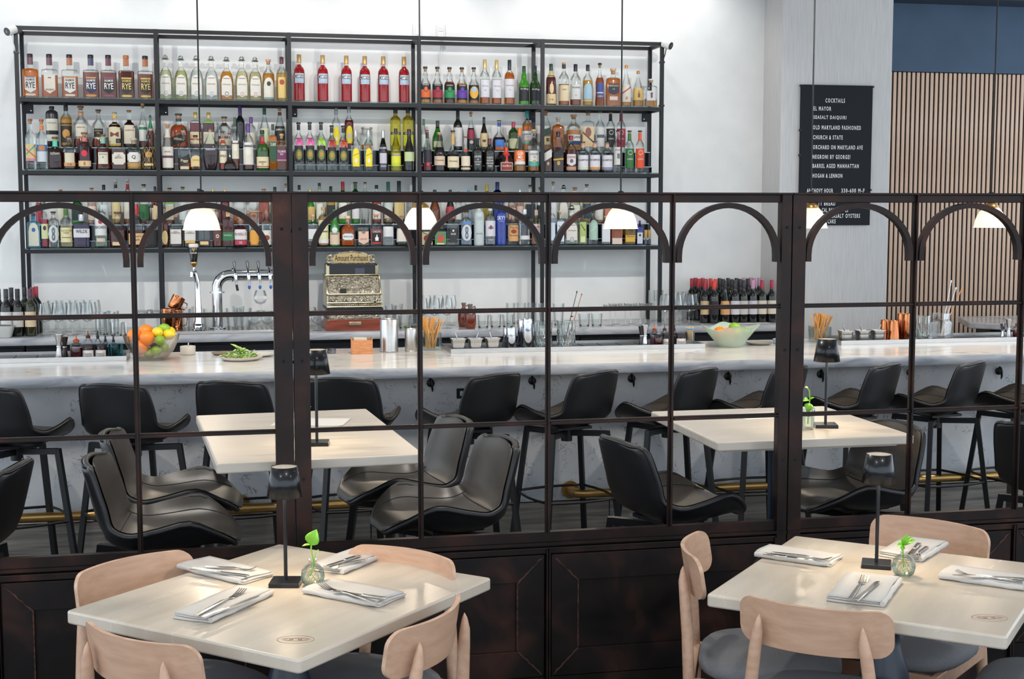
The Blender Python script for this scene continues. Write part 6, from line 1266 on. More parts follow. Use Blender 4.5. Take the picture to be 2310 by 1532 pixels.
def bowl_fruit(c, spots):
    for k, (kind, dx, dy, dz, lab) in enumerate(spots): fruit(kind, (c[0]+dx, c[1]+dy, c[2]+dz), {'orange': .041, 'lemon': .030, 'lime': .028}[kind], lab, k*1.3)
c = on_bar(342, 806); c[1] = 8.0; c[0] = atY(342, 790, 8.0)[0]
t = thing('fruit_bowl', 'clear glass bowl heaped with oranges, lemons and limes', 'bowl', c)
G().lathe([(.07, 0), (.085, .004), (.12, .05), (.145, .10), (.156, .142), (.153, .142), (.141, .10), (.115, .052), (.08, .009), (0, .007)], 40, cap=False).obj('bowl', glass('fcf8f2', .55), t, 60)
bowl_fruit(c, [('orange', -.055, -.05, .075, 'orange pressed against the glass, low in the bowl'), ('orange', -.09, .0, .135, 'orange at the bowl rim, nearest the jars'), ('orange', -.03, .02, .155, 'orange on top of the heap behind the mullion'), ('orange', -.02, -.06, .125, 'orange in the middle front of the heap'),
 ('lemon', .035, -.035, .155, 'yellow lemon on top in the middle'), ('lime', .07, .01, .172, 'dark green lime on top of the heap'), ('lime', .05, -.075, .115, 'light green lime at the bowl front'), ('lemon', .095, -.02, .140, 'lemon at the far rim of the bowl'), ('lemon', .10, .03, .15, 'lemon behind the far rim of the bowl'),
 ('lime', .03, -.06, .055, 'lime low in the bowl, middle'), ('lime', -.01, -.03, .04, 'lime at the bottom of the bowl'), ('lime', .07, -.04, .07, 'lime low in the bowl, far side'), ('lime', -.04, .03, .06, 'lime deep in the bowl behind')])
# small white pot, plates, greens
stone = paint('cfc9be', .4)
p = on_bar(424, 800); lathe_thing('salt_pot', 'small white pot with a spoon beside the fruit bowl', 'pot', p, [(.036, 0), (.043, .006), (.044, .05), (.041, .05), (.039, .03), (0, .03)], stone, 'pot')
G().tube([(.0, .0, .03), (.004, .004, .068)], .004, 6).obj('spoon', steel, bpy.data.objects['salt_pot'])
def plate(px, py, r, label, m, h=.014, z=ZB, group='plates on the bar'):
    p = on_bar(px, py, z); return lathe_thing('plate', label, 'plate', p, [(r*.7, 0), (r*.75, .002), (r*.97, h*.7), (r, h), (r*.97, h), (r*.74, .005), (0, .005)], m, 'dish', 40, group)
plate(505, 800, .072, 'speckled brown rimmed plate behind the greens', paint('8a7a6a', .35)); plate(580, 803, .10, 'plain white plate behind the greens', paint('d6d2ca', .35))
pg = plate(543, 812, .122, 'pale plate heaped with salad greens', paint('cfc5b8', .45), .022)
gm = [noisemat('herb_a', [(.3, '5f8a2c'), (.7, '86b548')], 15, 3, rough=.5), noisemat('herb_b', [(.3, '9fbf6a'), (.7, 'c2d68f')], 15, 3, rough=.5), noisemat('herb_c', [(.3, '3f6a2a'), (.7, '6a9040')], 15, 3, rough=.5)]
p = on_bar(543, 812); gt = thing('salad_greens', 'loose heap of green herbs and lettuce on a pale plate', 'greens', (p[0], p[1], ZB+.008))
for k in range(150):
    a = random.uniform(0, 2*pi); r = .1*math.sqrt(random.random()); h = .045*(1-(r/.11)**2)+.004
    b_ = (r*cos(a), r*sin(a), h*random.uniform(.2, .9)); L = random.uniform(.012, .032); a2 = random.uniform(0, 2*pi)
    leaf('leaf', b_, (b_[0]+L*cos(a2), b_[1]+L*sin(a2), b_[2]+random.uniform(-.004, .02)), L*.5, gt, mat=gm[k % 3], nrm=(0, -.3, 1))
for dx, dz, w in ((-.055, .085, .022), (-.025, .075, .02), (-.005, .07, .024), (.03, .06, .022), (.05, .045, .02)): leaf('leaf', (.0, 0, .03), (dx, -.02, dz), w, gt, mat=gm[1])
lathe_thing('ash_dish', 'small dark stone dish behind the table lamp', 'dish', on_bar(748, 797), [(.022, 0), (.026, .002), (.026, .026), (.023, .026), (.021, .01), (0, .01)], noisemat('dark_stone', [(.4, '1f2024'), (.6, '6a6a70')], 30, 3, rough=.3), 'dish')
p = on_bar(816, 797); bx = thing('caddy_box', 'open wooden box with cards on the bar', 'box', p, rad(-4)); cw = noisemat('cedar', [(.3, 'a8683f'), (.7, 'c48a5c')], 6, 5, (3, 3, 14), rough=.5)
for a, b in (((-.056, -.05, 0), (.056, -.044, .082)), ((-.056, .044, 0), (.056, .05, .082)), ((-.062, -.05, 0), (-.056, .05, .092)), ((.056, -.05, 0), (.062, .05, .092)), ((-.056, -.044, 0), (.056, .044, .006))): G().bb(a, b).obj('board', cw, bx, 0, bevel=.001)
for k in range(3): G().bb((-.045, -.02+k*.012, .007), (.03-.01*k, -.018+k*.012, .094)).obj('card', paint('cfc6b4', .6), bx, 0)
def tin(px, py, rb, rt, h, label, mat, name='shaker_tin', z=ZB, Y=None, closed=True, group='metal tins on the bar'):
    p = on_bar(px, py, z)
    if Y: p = np.array([atY(px, py, Y)[0], Y, z])
    return lathe_thing(name, label, 'tin', p, [(rb*.95, 0), (rb, .002), (rt, h-.002), (rt*.98, h)]+([(rt*.94, h+.001), (rt*.9, h-.003), (0, h-.004)] if closed else [(rt*.95, h), (rb*.93, .01), (0, .01)]), mat, 'body', 30, group, parts=[('rim', [(rb*1.0, .0), (rb*1.03, .002), (rb*1.0, .004)], mat)])
tin(878, 793, .053, .053, .192, 'tall brushed steel canister on the bar', steel, 'canister'); tin(927, 792, .036, .036, .133, 'short brushed steel canister beside the mullion', steel, 'canister')
straw_a, straw_b = paint('d99c50', .6), paint('bb8444', .6)
def straws(px, py, label, glabel, w, h, n, ln, z=ZB, tilt=.6):
    p = on_bar(px, py, z); t = thing('straw_glass', glabel, 'glass', p, 0, 'glasses of straws on the bar')
    G().lathe([(w*.9, 0), (w*.97, .003), (w, .01), (w, h), (w*.96, h), (w*.94, .012), (0, .010)], 40, cap=False, ex=5).obj('holder', glass('f6faf8', .6), t, 20)
    for k in range(n):
        a = random.uniform(0, 2*pi); r = w*.7*math.sqrt(random.random()); b_ = np.array([r*cos(a)*.8-.01, r*sin(a)*.8, .012]); L = ln*random.uniform(.93, 1.05)
        d = np.array([random.gauss(.12, .42)*tilt, random.gauss(0, .12), 1.0]); d /= np.linalg.norm(d); e = b_+d*L
        q = b_+d*(h/d[2]); ex_ = max(abs(q[0]), abs(q[1]))
        if ex_ > w*.9: f_ = w*.88/ex_; d = np.array([(q[0]*f_-b_[0]), (q[1]*f_-b_[1]), h]); d /= np.linalg.norm(d); e = b_+d*L
        s = thing('drinking_straw', label, 'straw', p+b_, 0, label+' group') if False else None
        st = G().tube([p+b_, p+e], .0026, 6).obj('drinking_straw', straw_a if k % 3 else straw_b, None, 60); tag(st, label, 'straw', glabel+' straws')
straws(975, 790, 'tan straw standing in the first straw glass', 'square glass holding tan straws beside the mullion', .054, .105, 46, .185)
straws(1849, 771, 'tan straw standing in the far straw glass', 'square glass holding tan straws behind a lamp', .062, .098, 60, .165)
def pan(px, Y, label, w=.043):
    p = np.array([atY(px, 775, Y)[0], Y, ZT]); t = thing('garnish_pan', label, 'pan', p, 0, 'small steel garnish pans')
    def ring(w0, z0, w1, z1): return [(x*w0/.1, y*w0/.1, z0) for x, y in rrect(.2, .2, .04, 3)], [(x*w1/.1, y*w1/.1, z1) for x, y in rrect(.2, .2, .04, 3)]
    g = G(); ws = [(w*.78, 0), (w*.86, .045), (w*.9, .048), (w*.95, .072), (w*1.08, .072), (w*1.08, .069), (w*.93, .0695), (w*.80, .012)]; V = []; n = 16
    for a, z in ws: V += [(x*a/.1, y*a/.1, z) for x, y in rrect(.2, .2, .04, 3)]
    F = [(i*n+k, i*n+(k+1) % n, (i+1)*n+(k+1) % n, (i+1)*n+k) for i in range(len(ws)-1) for k in range(n)]+[tuple(range(n-1, -1, -1))]
    g.add(V, F); g.obj('pan', steel, t, 30)
    G().prism([(x*w*.82/.1, y*w*.82/.1) for x, y in rrect(.2, .2, .04, 3)], .04, .05).obj('contents', paint(random.choice(['6a4a34', 'b9b2a4', 'a8604a']), .7), t, 0)
    G().tube([(0, 0, .05), (random.choice([-1, 1])*.02, -.004, .105)], .0035, 6).obj('spoon', steel, t)
for px, l in ((1034, 'first garnish pan on the middle tray'), (1072, 'second garnish pan on the middle tray'), (1111, 'garnish pan next to the steel tins'), ): pan(px, 8.03, 'small square '+l)
for px, l in ((1907, 'garnish pan next to the far straws'), (1945, 'middle garnish pan on the far tray'), (1979, 'garnish pan next to the copper tins')): pan(px, 8.06, 'small square '+l, .041)
mir = paint('c9cdd6', .12, 1.0)
tin(1145, 780, .034, .026, .115, 'shaded steel shaker tin behind another', mir, z=ZT, Y=8.14); tin(1153, 780, .037, .028, .128, 'upturned steel shaker tin, shorter one, middle tray', mir, z=ZT, Y=8.05); tin(1180, 780, .036, .03, .165, 'steel shaker tin behind the tall one', mir, z=ZT, Y=8.15); tin(1190, 780, .040, .028, .178, 'upturned steel shaker tin, tall one, middle tray', mir, z=ZT, Y=8.05)
for px, Y, h, l in ((1996, 8.16, .125, 'copper shaker tin, back one of the short pair'), (2015, 8.06, .128, 'copper shaker tin, short one in front'), (2033, 8.16, .165, 'copper shaker tin, back one of the tall pair'), (2046, 8.07, .168, 'copper shaker tin beside the mullion, tall one')): tin(px, 780, .040, .028, h, l, copper, z=ZT, Y=Y)
cut = glass('f8fbfa', 1.5)
def cut_glass(px, Y, label, w=.05, h=.15):
    p = np.array([atY(px, 775, Y)[0], Y, ZT])
    t = thing('mixing_glass', label, 'glass', p, 0, 'cut crystal mixing glasses'); G().lathe([(w*.92, 0), (w*.96, .004), (w*.96, h*.66), (w, h*.7), (w, h), (w*.95, h), (w*.9, .015), (0, .012)], 44, cap=False, flute=-.05, nfl=1).obj('cut_wall', cut, t, 20)
    for s in (-1, 1):
        for q in range(9):
            G().tube([(w*.985*cos(q*2*pi/9+s*k*.13), w*.985*sin(q*2*pi/9+s*k*.13), h*(.06+.58*k/5)) for k in range(6)], .0014, 4).obj('cut_line', glass('ffffff', 2.0), t, 30)
    return t
cut_glass(1225, 8.05, 'cut crystal mixing glass on the middle tray', .054, .155); m2 = cut_glass(1277, 8.06, 'cut crystal mixing glass holding bar spoons', .056, .165); cut_glass(2080, 8.08, 'cut crystal mixing glass on the far tray', .046, .155)
def spoon_in(px, Y, px2, py2, label, m, r=.0025, twist=True):
    a = np.array([atY(px, 775, Y)[0], Y, ZT+.015]); b = atY(px2, py2, Y+.03); t = thing('bar_spoon', label, 'bar spoon', a, 0, 'bar spoons'); d = b-a
    G().tube([(0, 0, 0), d*.5, d*.96], [r, r*.9, r*.8], 6).obj('shaft', m, t); G().tube([d*.95, d*.98, d], [r*.9, r*1.9, r*.6], 8).obj('tip', m, t)
spoon_in(1272, 8.06, 1302, 656, 'dark twisted bar spoon in the crystal glass', paint('3a3a3e', .3, .8)); spoon_in(1278, 8.06, 1313, 662, 'coppery bar spoon in the crystal glass', copper); spoon_in(1283, 8.06, 1290, 712, 'short steel spoon in the crystal glass', steel, .005)
jigger(1447, 8.10, 'darker steel jigger behind, middle tray', .118, paint('5a5450', .25, .9)); jigger(1455, 8.04, 'polished steel jigger by the mullion, middle tray', .13, mir, .021)
bitters(1476, 8.12, 'bitters bottle with copper dasher, middle tray', 'a8708a', .026, .118); bitters(1485, 8.04, 'round bitters bottle with red contents, middle tray', '6a1424', .03, .10, '8a9098'); bitters(1499, 8.15, 'clear bitters bottle behind the mullion', 'd9d0d0', .024, .115, '6a4030')
jam_jar(1505, 8.05, 'small jar of cherries left of the mullion'); jam_jar(1535, 8.05, 'small jar of cherries beside the toothpicks'); bitters(1521, 8.16, 'dropper bottle behind the mullion', '1f2a4a', .016, .11, blk=True)
p = np.array([atY(1556, 775, 8.06)[0], 8.06, ZT]); t = thing('toothpick_glass', 'clear footed glass full of blue frilled picks', 'glass', p)
G().lathe([(.026, 0), (.028, .003), (.022, .016), (.026, .03), (.030, .085), (.028, .085), (.024, .03), (0, .02)], 24, cap=False).obj('glass', clear, t, 50)
for k in range(34):
    a = k*2.4; r = .018*math.sqrt((k+.5)/34); q = np.array([p[0]+r*.4*cos(a), p[1]+r*.4*sin(a), ZT+.022]); e = q+np.array([r*1.1*cos(a), r*1.1*sin(a), .092]); o = thing('cocktail_pick', 'blue frilled cocktail pick in the footed glass', 'pick', q, 0, 'frilled picks'); G().tube([(0, 0, 0), e-q], .0011, 4).obj('stick', paint('d8b98a', .6), o, 30); d = e-q; G().tube([d*.82, d*.86, d*.9], [.001, .0048, .001], 6).obj('frill', paint('3fa0d0', .5), o, 30)
# square glass fruit bowl
c = on_bar(1647, 780); c[1] = 8.02; c[0] = atY(1647, 775, 8.02)[0]
t = thing('fruit_bowl', 'frosted green square glass bowl with citrus at the far end', 'bowl', c, rad(38)); n = 32; V = []; prof = [(.060, 0), (.070, .006), (.085, .03), (.118, .07), (.152, .105), (.149, .107), (.113, .073), (.08, .034), (.06, .012)]
for r, z in prof:
    for k in range(n):
        a = 2*pi*k/n; cx, sy = cos(a), sin(a); e = 2/(2.4+1.8*(r/.15)); x, y = math.copysign(abs(cx)**e, cx), math.copysign(abs(sy)**e, sy); up = .055*(r/.152)**3*max(0, (abs(x*y))**1.5); V.append((r*x, r*y, z+up))
g = G(); g.add(V, [(i*n+k, i*n+(k+1) % n, (i+1)*n+(k+1) % n, (i+1)*n+k) for i in range(len(prof)-1) for k in range(n)]+[tuple((len(prof)-1)*n+k for k in range(n))]); 
m_, nt, b_, o_ = newmat('frosted_green_glass'); setp(b_, 'd2ddcf', .35); tr = N(nt, 'ShaderNodeBsdfTransparent'); tr.inputs[0].default_value = (*lin('e8f2e6'), 1); mx = N(nt, 'ShaderNodeMixShader'); mx.inputs[0].default_value = .5; nt.links.new(tr.outputs[0], mx.inputs[1]); nt.links.new(b_.outputs[0], mx.inputs[2]); nt.links.new(mx.outputs[0], o_.inputs['Surface'])
no_ = N(nt, 'ShaderNodeTexNoise', Scale=40.0); nt.links.new(coords(nt), no_.inputs['Vector']); bump(nt, b_, no_.outputs['Fac'], .1, .002)
g.obj('bowl', m_, t, 50)
bowl_fruit(c, [('orange', -.075, -.02, .085, 'orange in the frosted bowl, nearest end'), ('orange', -.02, -.035, .08, 'orange in the middle of the frosted bowl'), ('lime', .035, .02, .118, 'light lime on top in the frosted bowl'), ('lemon', .035, -.035, .088, 'lemon at the front of the frosted bowl'), ('lime', .09, -.005, .09, 'dark lime at the far end of the frosted bowl'), ('lemon', -.02, .03, .07, 'lemon deep in the frosted bowl')])
plate(1712, 777, .085, 'grey stoneware plate beyond the frosted bowl', paint('9a948c', .45), .016, group='plates on the bar'); lathe_thing('side_dish', 'small blue and white dish before the steel post', 'dish', on_bar(1757, 775), [(.03, 0), (.036, .003), (.038, .03), (.035, .03), (.03, .01), (0, .01)], paint('aebacb', .35), 'dish')
# square straw jar and neighbours at the far end
p = np.array([atY(2122, 770, 8.12)[0], 8.12, ZT]); t = thing('flip_jar', 'square glass jar with glass straws on the far tray', 'jar', p, .3)
G().lathe([(.058, 0), (.062, .004), (.064, .01), (.064, .105), (.05, .118), (.046, .122), (.046, .165), (.043, .165), (.043, .122), (.058, .10), (.058, .012), (0, .01)], 40, cap=False, ex=4).obj('jar', stemware, t, 20); G().tube([(.05*cos(a), .05*sin(a), .125) for a in [k*pi/12 for k in range(24)]], .0015, 5, True).obj('wire_clasp', steel, t)
for px2, py2, l, m in ((2146, 632, 'clear glass straw in the square jar, tallest', paint('c9d0d8', .12)), (2157, 648, 'second clear glass straw in the square jar', paint('c9d0d8', .12)), (2171, 648, 'amber stirrer in the square jar', paint('c98a4c', .4))): spoon_in(2122, 8.12, px2, py2, l, m, .0035)
jigger(2261, 8.10, 'small steel jigger by the picture edge', .095, mir); jigger(2274, 8.06, 'tall brushed jigger by the picture edge', .125, steel, .02); bitters(2294, 8.06, 'red bitters bottle at the picture edge', '8a1c24', .03, .112, 'c0502a')
# ================================================================== on the back counter
def stem_glass(kind):
    P = {'wine': dict(bowl=[(.006, .085), (.022, .092), (.036, .112), (.041, .137), (.039, .165), (.033, .205), (.032, .205), (.038, .165), (.04, .137)], stem=[(.005, .086), (.0038, .06), (.0042, .012), (.009, .005)], foot=[(.0, 0), (.036, 0), (.037, .0015), (.009, .006)]),
         'snifter': dict(bowl=[(.006, .045), (.03, .053), (.044, .078), (.043, .10), (.031, .135), (.030, .135), (.042, .10)], stem=[(.006, .046), (.005, .03), (.008, .006)], foot=[(0, 0), (.034, 0), (.035, .0015), (.009, .006)]),
         'coupe': dict(bowl=[(.005, .10), (.02, .103), (.042, .12), (.05, .145), (.049, .145), (.04, .121)], stem=[(.0045, .10), (.0035, .05), (.008, .006)], foot=[(0, 0), (.036, 0), (.037, .0015), (.009, .006)]),
         'flute': dict(bowl=[(.005, .085), (.018, .10), (.025, .14), (.024, .22), (.023, .22), (.024, .14)], stem=[(.0045, .085), (.0035, .05), (.008, .006)], foot=[(0, 0), (.03, 0), (.031, .0015), (.009, .006)])}[kind]
    names = {'wine': 'wine_glass', 'snifter': 'snifter_glass', 'coupe': 'coupe_glass', 'flute': 'champagne_flute'}
    t = thing(names[kind], 'x', 'glass', (0, 0, 0)); 
    for k in ('bowl', 'stem', 'foot'): G().lathe(P[k], 18, cap=False).obj(k, stemware, t, 70)
    return remember(t)
def tumbler(name, w0, w1, h):
    t = thing(name, 'x', 'glass', (0, 0, 0)); G().lathe([(w0*.95, 0), (w0, .002), (w1, h), (w1*.96, h), (w0*.94, .01), (0, .008)], 18, cap=False).obj('wall', stemware, t, 60); G().lathe([(0, .0005), (w0*.93, .0005), (w0*.93, .008), (0, .008)], 16).obj('base', glass('e6eeea', 1.5), t, 50); return remember(t)
PRO = {'wine': stem_glass('wine'), 'snifter': stem_glass('snifter'), 'coupe': stem_glass('coupe'), 'flute': stem_glass('flute'), 'pint': tumbler('pint_glass', .030, .042, .15), 'high': tumbler('highball_glass', .031, .033, .145), 'rocks': tumbler('rocks_glass', .036, .041, .085)}
USED = set()
def put(kind, px, Y, label, group, z=ZK, dz=0):
    q = on_back(px, Y, z+dz); r = PRO[kind]
    if kind not in USED: USED.add(kind); r.location = tuple(q); r['label'] = label; r['group'] = group; r.rotation_euler = (0, 0, random.random())
    else: dup(r, q, random.random(), label, group)
for px in (101, 131, 163, 196):
    for j, Y in enumerate((9.24, 9.34, 9.55)): put('wine', px+j*9, Y, 'stemmed wine glass in the cluster beside the wine bottles', 'wine glasses beside the wine bottles')
for px in (226, 249):
    for j, Y in enumerate((9.26, 9.36)): put('high', px+j*8, Y, 'straight highball glass between wine glasses and the mullion', 'highballs before the mullion')
for px in (262, 292): put('rocks', px, 9.175, 'short rocks glass near the mullion', 'rocks glasses near the mullion')
for px in (320, 354): put('coupe', px, 9.42, 'stemmed coupe behind the fruit bowl', 'coupes behind the fruit bowl')
for px, Y in ((417, 9.36), (472, 9.36), (424, 9.60)): put('pint', px, Y, 'pint glass beside the stout tap', 'pint glasses by the taps')
for px, Y in ((524, 9.38), (554, 9.38), (538, 9.55)): put('pint', px, Y, 'pint glass right of the chrome pipe', 'pint glasses under the tap row')
for px in (574, 604): put('snifter', px, 9.27, 'snifter glass under the last taps', 'snifters under the taps')
put('snifter', 588, 9.27, 'snifter glass stacked on others under the taps', 'stacked snifter', dz=.136)
for px, Y in ((688, 9.27), (716, 9.27), (702, 9.58)): put('snifter', px, Y, 'snifter glass left of the cash register', 'snifters by the register')
for px, Y in ((882, 9.40), (896, 9.55)): put('pint', px, Y, 'tall glass right of the cash register', 'tall glasses by the register')
for px, Y in ((912, 9.34), (938, 9.38)): put('rocks', px, Y, 'short glass right of the cash register', 'short glasses by the register')
for px in (952, 980, 1008):
    for j, Y in enumerate((9.28, 9.55)): put('wine', px+j*9, Y, 'stemmed wine glass beside the brown jug', 'wine glasses beside the jug')
for px in (1090, 1118, 1146): put('rocks', px, 9.30, 'short glass right of the brown jug', 'short glasses past the jug')
for px in (1152, 1176, 1200): put('high', px, 9.55, 'straight glass behind the shaker tins', 'glasses behind the shaker tins')
for px in (1228, 1260): put('pint', px, 9.38, 'tall glass behind the crystal mixing glass', 'tall glasses behind the crystal')
for px in (1318, 1346): put('rocks', px, 9.27, 'short tumbler in the row past the bar spoons', 'short tumblers')
for px in (1376, 1410, 1444):
    for j, Y in enumerate((9.25, 9.36)): put('coupe', px+j*12, Y, 'stemmed coupe in the cluster before the shelf end', 'coupes before the shelf end')
for px in (1470, 1488): put('flute', px, 9.60, 'champagne flute at the shelf end post', 'flutes at the shelf end')
for px in (1500, 1527, 1554):
    for j, Y in enumerate((9.26, 9.37, 9.60)): put('wine', px+j*10, Y, 'stemmed wine glass in the cluster beside red capped bottles', 'wine glasses beside the red caps')
# wine bottles
def wine(px, Y, capc, lab, desc, w=.072, h=.30, kind='wine', mk=None):
    q = on_back(px, Y); bottle(q[0], Y, ZK, w, h, kind, 'k', mk or '0d100c', .8, ('f', capc, .20), [('r', .20, .52, .93, lab)] if lab else [], desc, 'wine_bottle', rz=-.4*atan2(q[0], Y), group='wine bottles on the back counter')
for px, Y, cp, lb, d in ((-2, 9.30, '14151a', 'b9b4b0', 'dark wine bottle cut by the picture edge'), (15, 9.26, '2a2c33', 'cfcccb', 'wine bottle with grey and white label'), (41, 9.26, '17181c', 'bdb9b4', 'wine bottle with plain grey label'), (69, 9.26, '4a2a3c', 'd3bb98', 'olive wine bottle with portrait label'), (27, 9.42, '26242c', None, 'wine bottle in the back, red flecked foil'), (57, 9.44, '17181c', None, 'wine bottle in the back with black foil'), (75, 9.42, '8a2434', None, 'wine bottle in the back with dark red foil'), (83, 9.52, 'b02a3a', None, 'wine bottle in the back with bright red foil')):
    wine(px, Y, cp, lb, d, mk='2a3014' if 'olive' in d else None)
for px, Y, cp, lb, d in ((1590, 9.34, 'a02432', 'cdb28a', 'wine bottle with tan label, nearest the glasses'), (1610, 9.30, 'd0342c', '17171a', 'wine bottle with black label and orange red foil'), (1635, 9.30, '15161a', 'cf9a62', 'sloping black bottle with tan label'), (1657, 9.30, '1d1f24', 'c9c6cc', 'wine bottle with white framed label'), (1676, 9.30, '17181c', 'bfbab4', 'wine bottle with plain label, black foil'), (1697, 9.30, 'b98aa4', 'c2c0c4', 'wine bottle with pink foil, front row'), (1718, 9.30, 'a0243a', 'cfc6b4', 'wine bottle with cream label, second from the pier'), (1740, 9.30, 'a0243a', 'cfc6b4', 'wine bottle with cream label, nearest the pier')):
    wine(px, Y, cp, lb, d, kind='champ' if 'sloping' in d else 'wine')
for px, Y, cp in ((1560, 9.62, '9a2430'), (1568, 9.70, '9a2430'), (1575, 9.58, 'a82834'), (1584, 9.66, 'b02a34'), (1592, 9.52, 'a82834'), (1602, 9.60, 'cf3a30'), (1613, 9.50, 'd0402c'), (1622, 9.62, '2a2c30'), (1630, 9.50, '17181c'), (1641, 9.62, '1a1b1f'), (1650, 9.46, '17181c'), (1660, 9.60, '1d1e22'), (1668, 9.48, '1d1e22'), (1677, 9.62, 'b98aa4'), (1686, 9.52, '1d1e22'), (1692, 9.66, 'b98aa4'), (1700, 9.55, 'b58098'), (1711, 9.62, 'b98aa4')):
    cn = {'9': 'dark red', 'a': 'red', 'b': 'pink' if cp[1] != '0' else 'red', 'c': 'orange red', 'd': 'orange red', '2': 'black', '1': 'black'}[cp[0]]
    wine(px, Y, cp, None, f'wine bottle with {cn} foil in the rows behind, by the pier')
# white dish at the edge
p = on_back(6, 9.2); t = thing('square_dish', 'white square dish with green contents at the picture edge', 'dish', p); G().lathe([(.045, 0), (.05, .004), (.07, .075), (.067, .075), (.046, .01), (0, .008)], 24, cap=False, ex=5).obj('dish', paint('d6d6d4', .3), t, 40); G().lathe([(0, .05), (.058, .05), (.05, .075), (0, .08)], 14).obj('contents', paint('3a4a34', .5), t, 40)
# copper mugs
ham = noisemat('hammered_copper', [(.4, 'b5663c'), (.6, 'd89266')], 40, 1, rough=.2, metal=1, bmp=.5, bd=.004)
def mug(p, label, tilt=0, h=.125):
    t = thing('copper_mug', label, 'mug', p, .4, 'copper mugs'); t.rotation_euler = (0, tilt, .4)
    G().lathe([(.040, 0), (.043, .004), (.043, h), (.040, h), (.038, .01), (0, .008)], 26, cap=False).obj('cup', ham, t, 50); G().tube([(.042, 0, h*.8), (.07, 0, h*.8), (.078, 0, h*.55), (.07, 0, h*.3), (.042, 0, h*.25)], .004, 8).obj('handle', ham, t)
mug(on_back(380, 9.22)+np.array([0, 0, 0]), 'straight copper mug behind the fruit bowl', 0, .165); mug(on_back(397, 9.34)+np.array([0, 0, 0]), 'hammered copper mug, half behind another', 0, .15); mug(on_back(392, 9.34, ZK+.155), 'hammered copper mug lying tilted on top of the others', rad(28), .085)
# ---------------------------------------------------------------- beer taps
dt = thing('drip_tray', 'steel drip tray under the beer taps', 'tray', on_back(505, 9.24)); G().bb((-.33, -.06, 0), (.36, .22, .018)).obj('tray', steel, dt, 0, bevel=.002)
for k in range(22): G().bb((-.32+k*.031, -.05, .018), (-.306+k*.031, .21, .021)).obj('grille_bar', paint('7a7c80', .3, .9), dt, 0)
ZD = ZK+.0215; Yt = 9.32
p = on_back(491, Yt, ZD); tw = thing('beer_tower', 'chrome pipe beer tower bending over a row of taps', 'beer tower', p)
zh = atY(560, 620, Yt)[2]-ZD; sc_ = scl(p); R1 = .0335; xe = atY(655, 620, Yt)[0]-p[0]; rb = .085
path = [(0, 0, 0), (0, 0, zh-rb)]+[(rb-rb*cos(a), 0, zh-rb+rb*sin(a)) for a in [k*pi/16 for k in range(1, 8)]]+[(rb, 0, zh), (xe, 0, zh)]
G().tube(path, R1, 24).obj('pipe', chrome, tw, 60)
G().lathe([(R1, zh-rb-.03), (R1*1.5, zh-rb-.03), (R1*1.5, zh-rb-.022), (R1, zh-rb-.022)], 28, cap=False).obj('flange', chrome, tw); G().tube([(rb+.012, 0, zh), (rb+.02, 0, zh)], R1*1.35, 24).obj('flange', chrome, tw); G().lathe([(R1*1.6, 0), (R1*1.6, .008), (R1, .012)], 28).obj('foot', chrome, tw)
tapblue = paint('1f5fae', .3); 
for k, px in enumerate((531, 560, 584, 608)):
    x = atY(px, 620, Yt)[0]-p[0]; tp = thing('tap', 't', 'x'); del tp['category']; del tp['label']; tp.parent = tw; tp.location = (x, -R1, zh)
    G().tube([(0, .01, 0), (0, -.03, 0)], .012, 14).obj('shank', chrome, tp); G().tube([(0, -.03, .012), (0, -.032, 0), (.002, -.034, -.03), (.004, -.036, -.06)], [.012, .014, .010, .007], 14).obj('spout', chrome, tp)
    G().tube([(0, -.03, .012), (-.003, -.034, .03), (-.008, -.04, .085), (-.009, -.041, .095)], [.006, .008, .012, .004], 14).obj('tap_handle', chrome, tp)
    if k: G().lathe([(0, -.092), (.007, -.088), (.010, -.078), (.008, -.068), (0, -.066)], 14).obj('spout_plug', tapblue, tp, loc=(.004, -.036, 0))
    else: G().tube([(.005, -.036, -.06), (.012, -.038, -.10)], .008, 12).obj('spout_plug', black_metal, tp)
p = on_back(447, 9.22, ZD); st = thing('stout_tap', 'chrome swan neck stout tap with a black pint shaped handle', 'beer tap', p)
zt = atY(430, 612, 9.22)[2]-ZD
G().tube([(0, 0, 0), (0, 0, .03), (.001, 0, .06), (.004, 0, .14), (.002, 0, zt*.6), (.0, 0, zt*.8), (-.012, -.01, zt*.95), (-.024, -.02, zt*1.0)], [.030, .033, .024, .022, .018, .017, .017, .013], 22).obj('neck', chrome, st, 70)
G().lathe([(.03, 0), (.042, .002), (.042, .008), (.03, .012), (.034, .04), (.026, .044)], 24).obj('foot', chrome, st); G().tube([(-.012, -.012, zt*.99), (-.034, -.05, zt*.97), (-.036, -.06, zt*.9)], [.012, .012, .008], 12).obj('spout', chrome, st)
hz = atY(436, 600, 9.2)[2]-ZD; hx = atY(437, 570, 9.2)[0]-p[0]; hh = (atY(436, 546, 9.2)[2]-ZD)-hz
hd = thing('handle', 'h', 'x'); del hd['category']; hd['label'] = 'black pint shaped handle with white head'; hd.parent = st; hd.location = (hx, -.03, hz-.02)
G().tube([(0, 0, -.02), (0, 0, .0), (0, 0, .012)], [.006, .008, .008], 10).obj('ferrule', chrome, hd)
G().lathe([(.008, .012), (.012, .02), (.021, .034), (.023, .040), (.021, .046)], 24).obj('gold_band', brass, hd)
G().lathe([(.020, .046), (.0215, .05), (.024, .075), (.029, .115), (.031, .135), (.030, .14)], 26).obj('pint', paint('0e0d0e', .15, coat=.6), hd, 60)
G().lathe([(.0305, .14), (.0312, .142), (.031, .158), (.028, .163), (0, .164)], 26).obj('foam', paint('d9d2c4', .5), hd, 50)
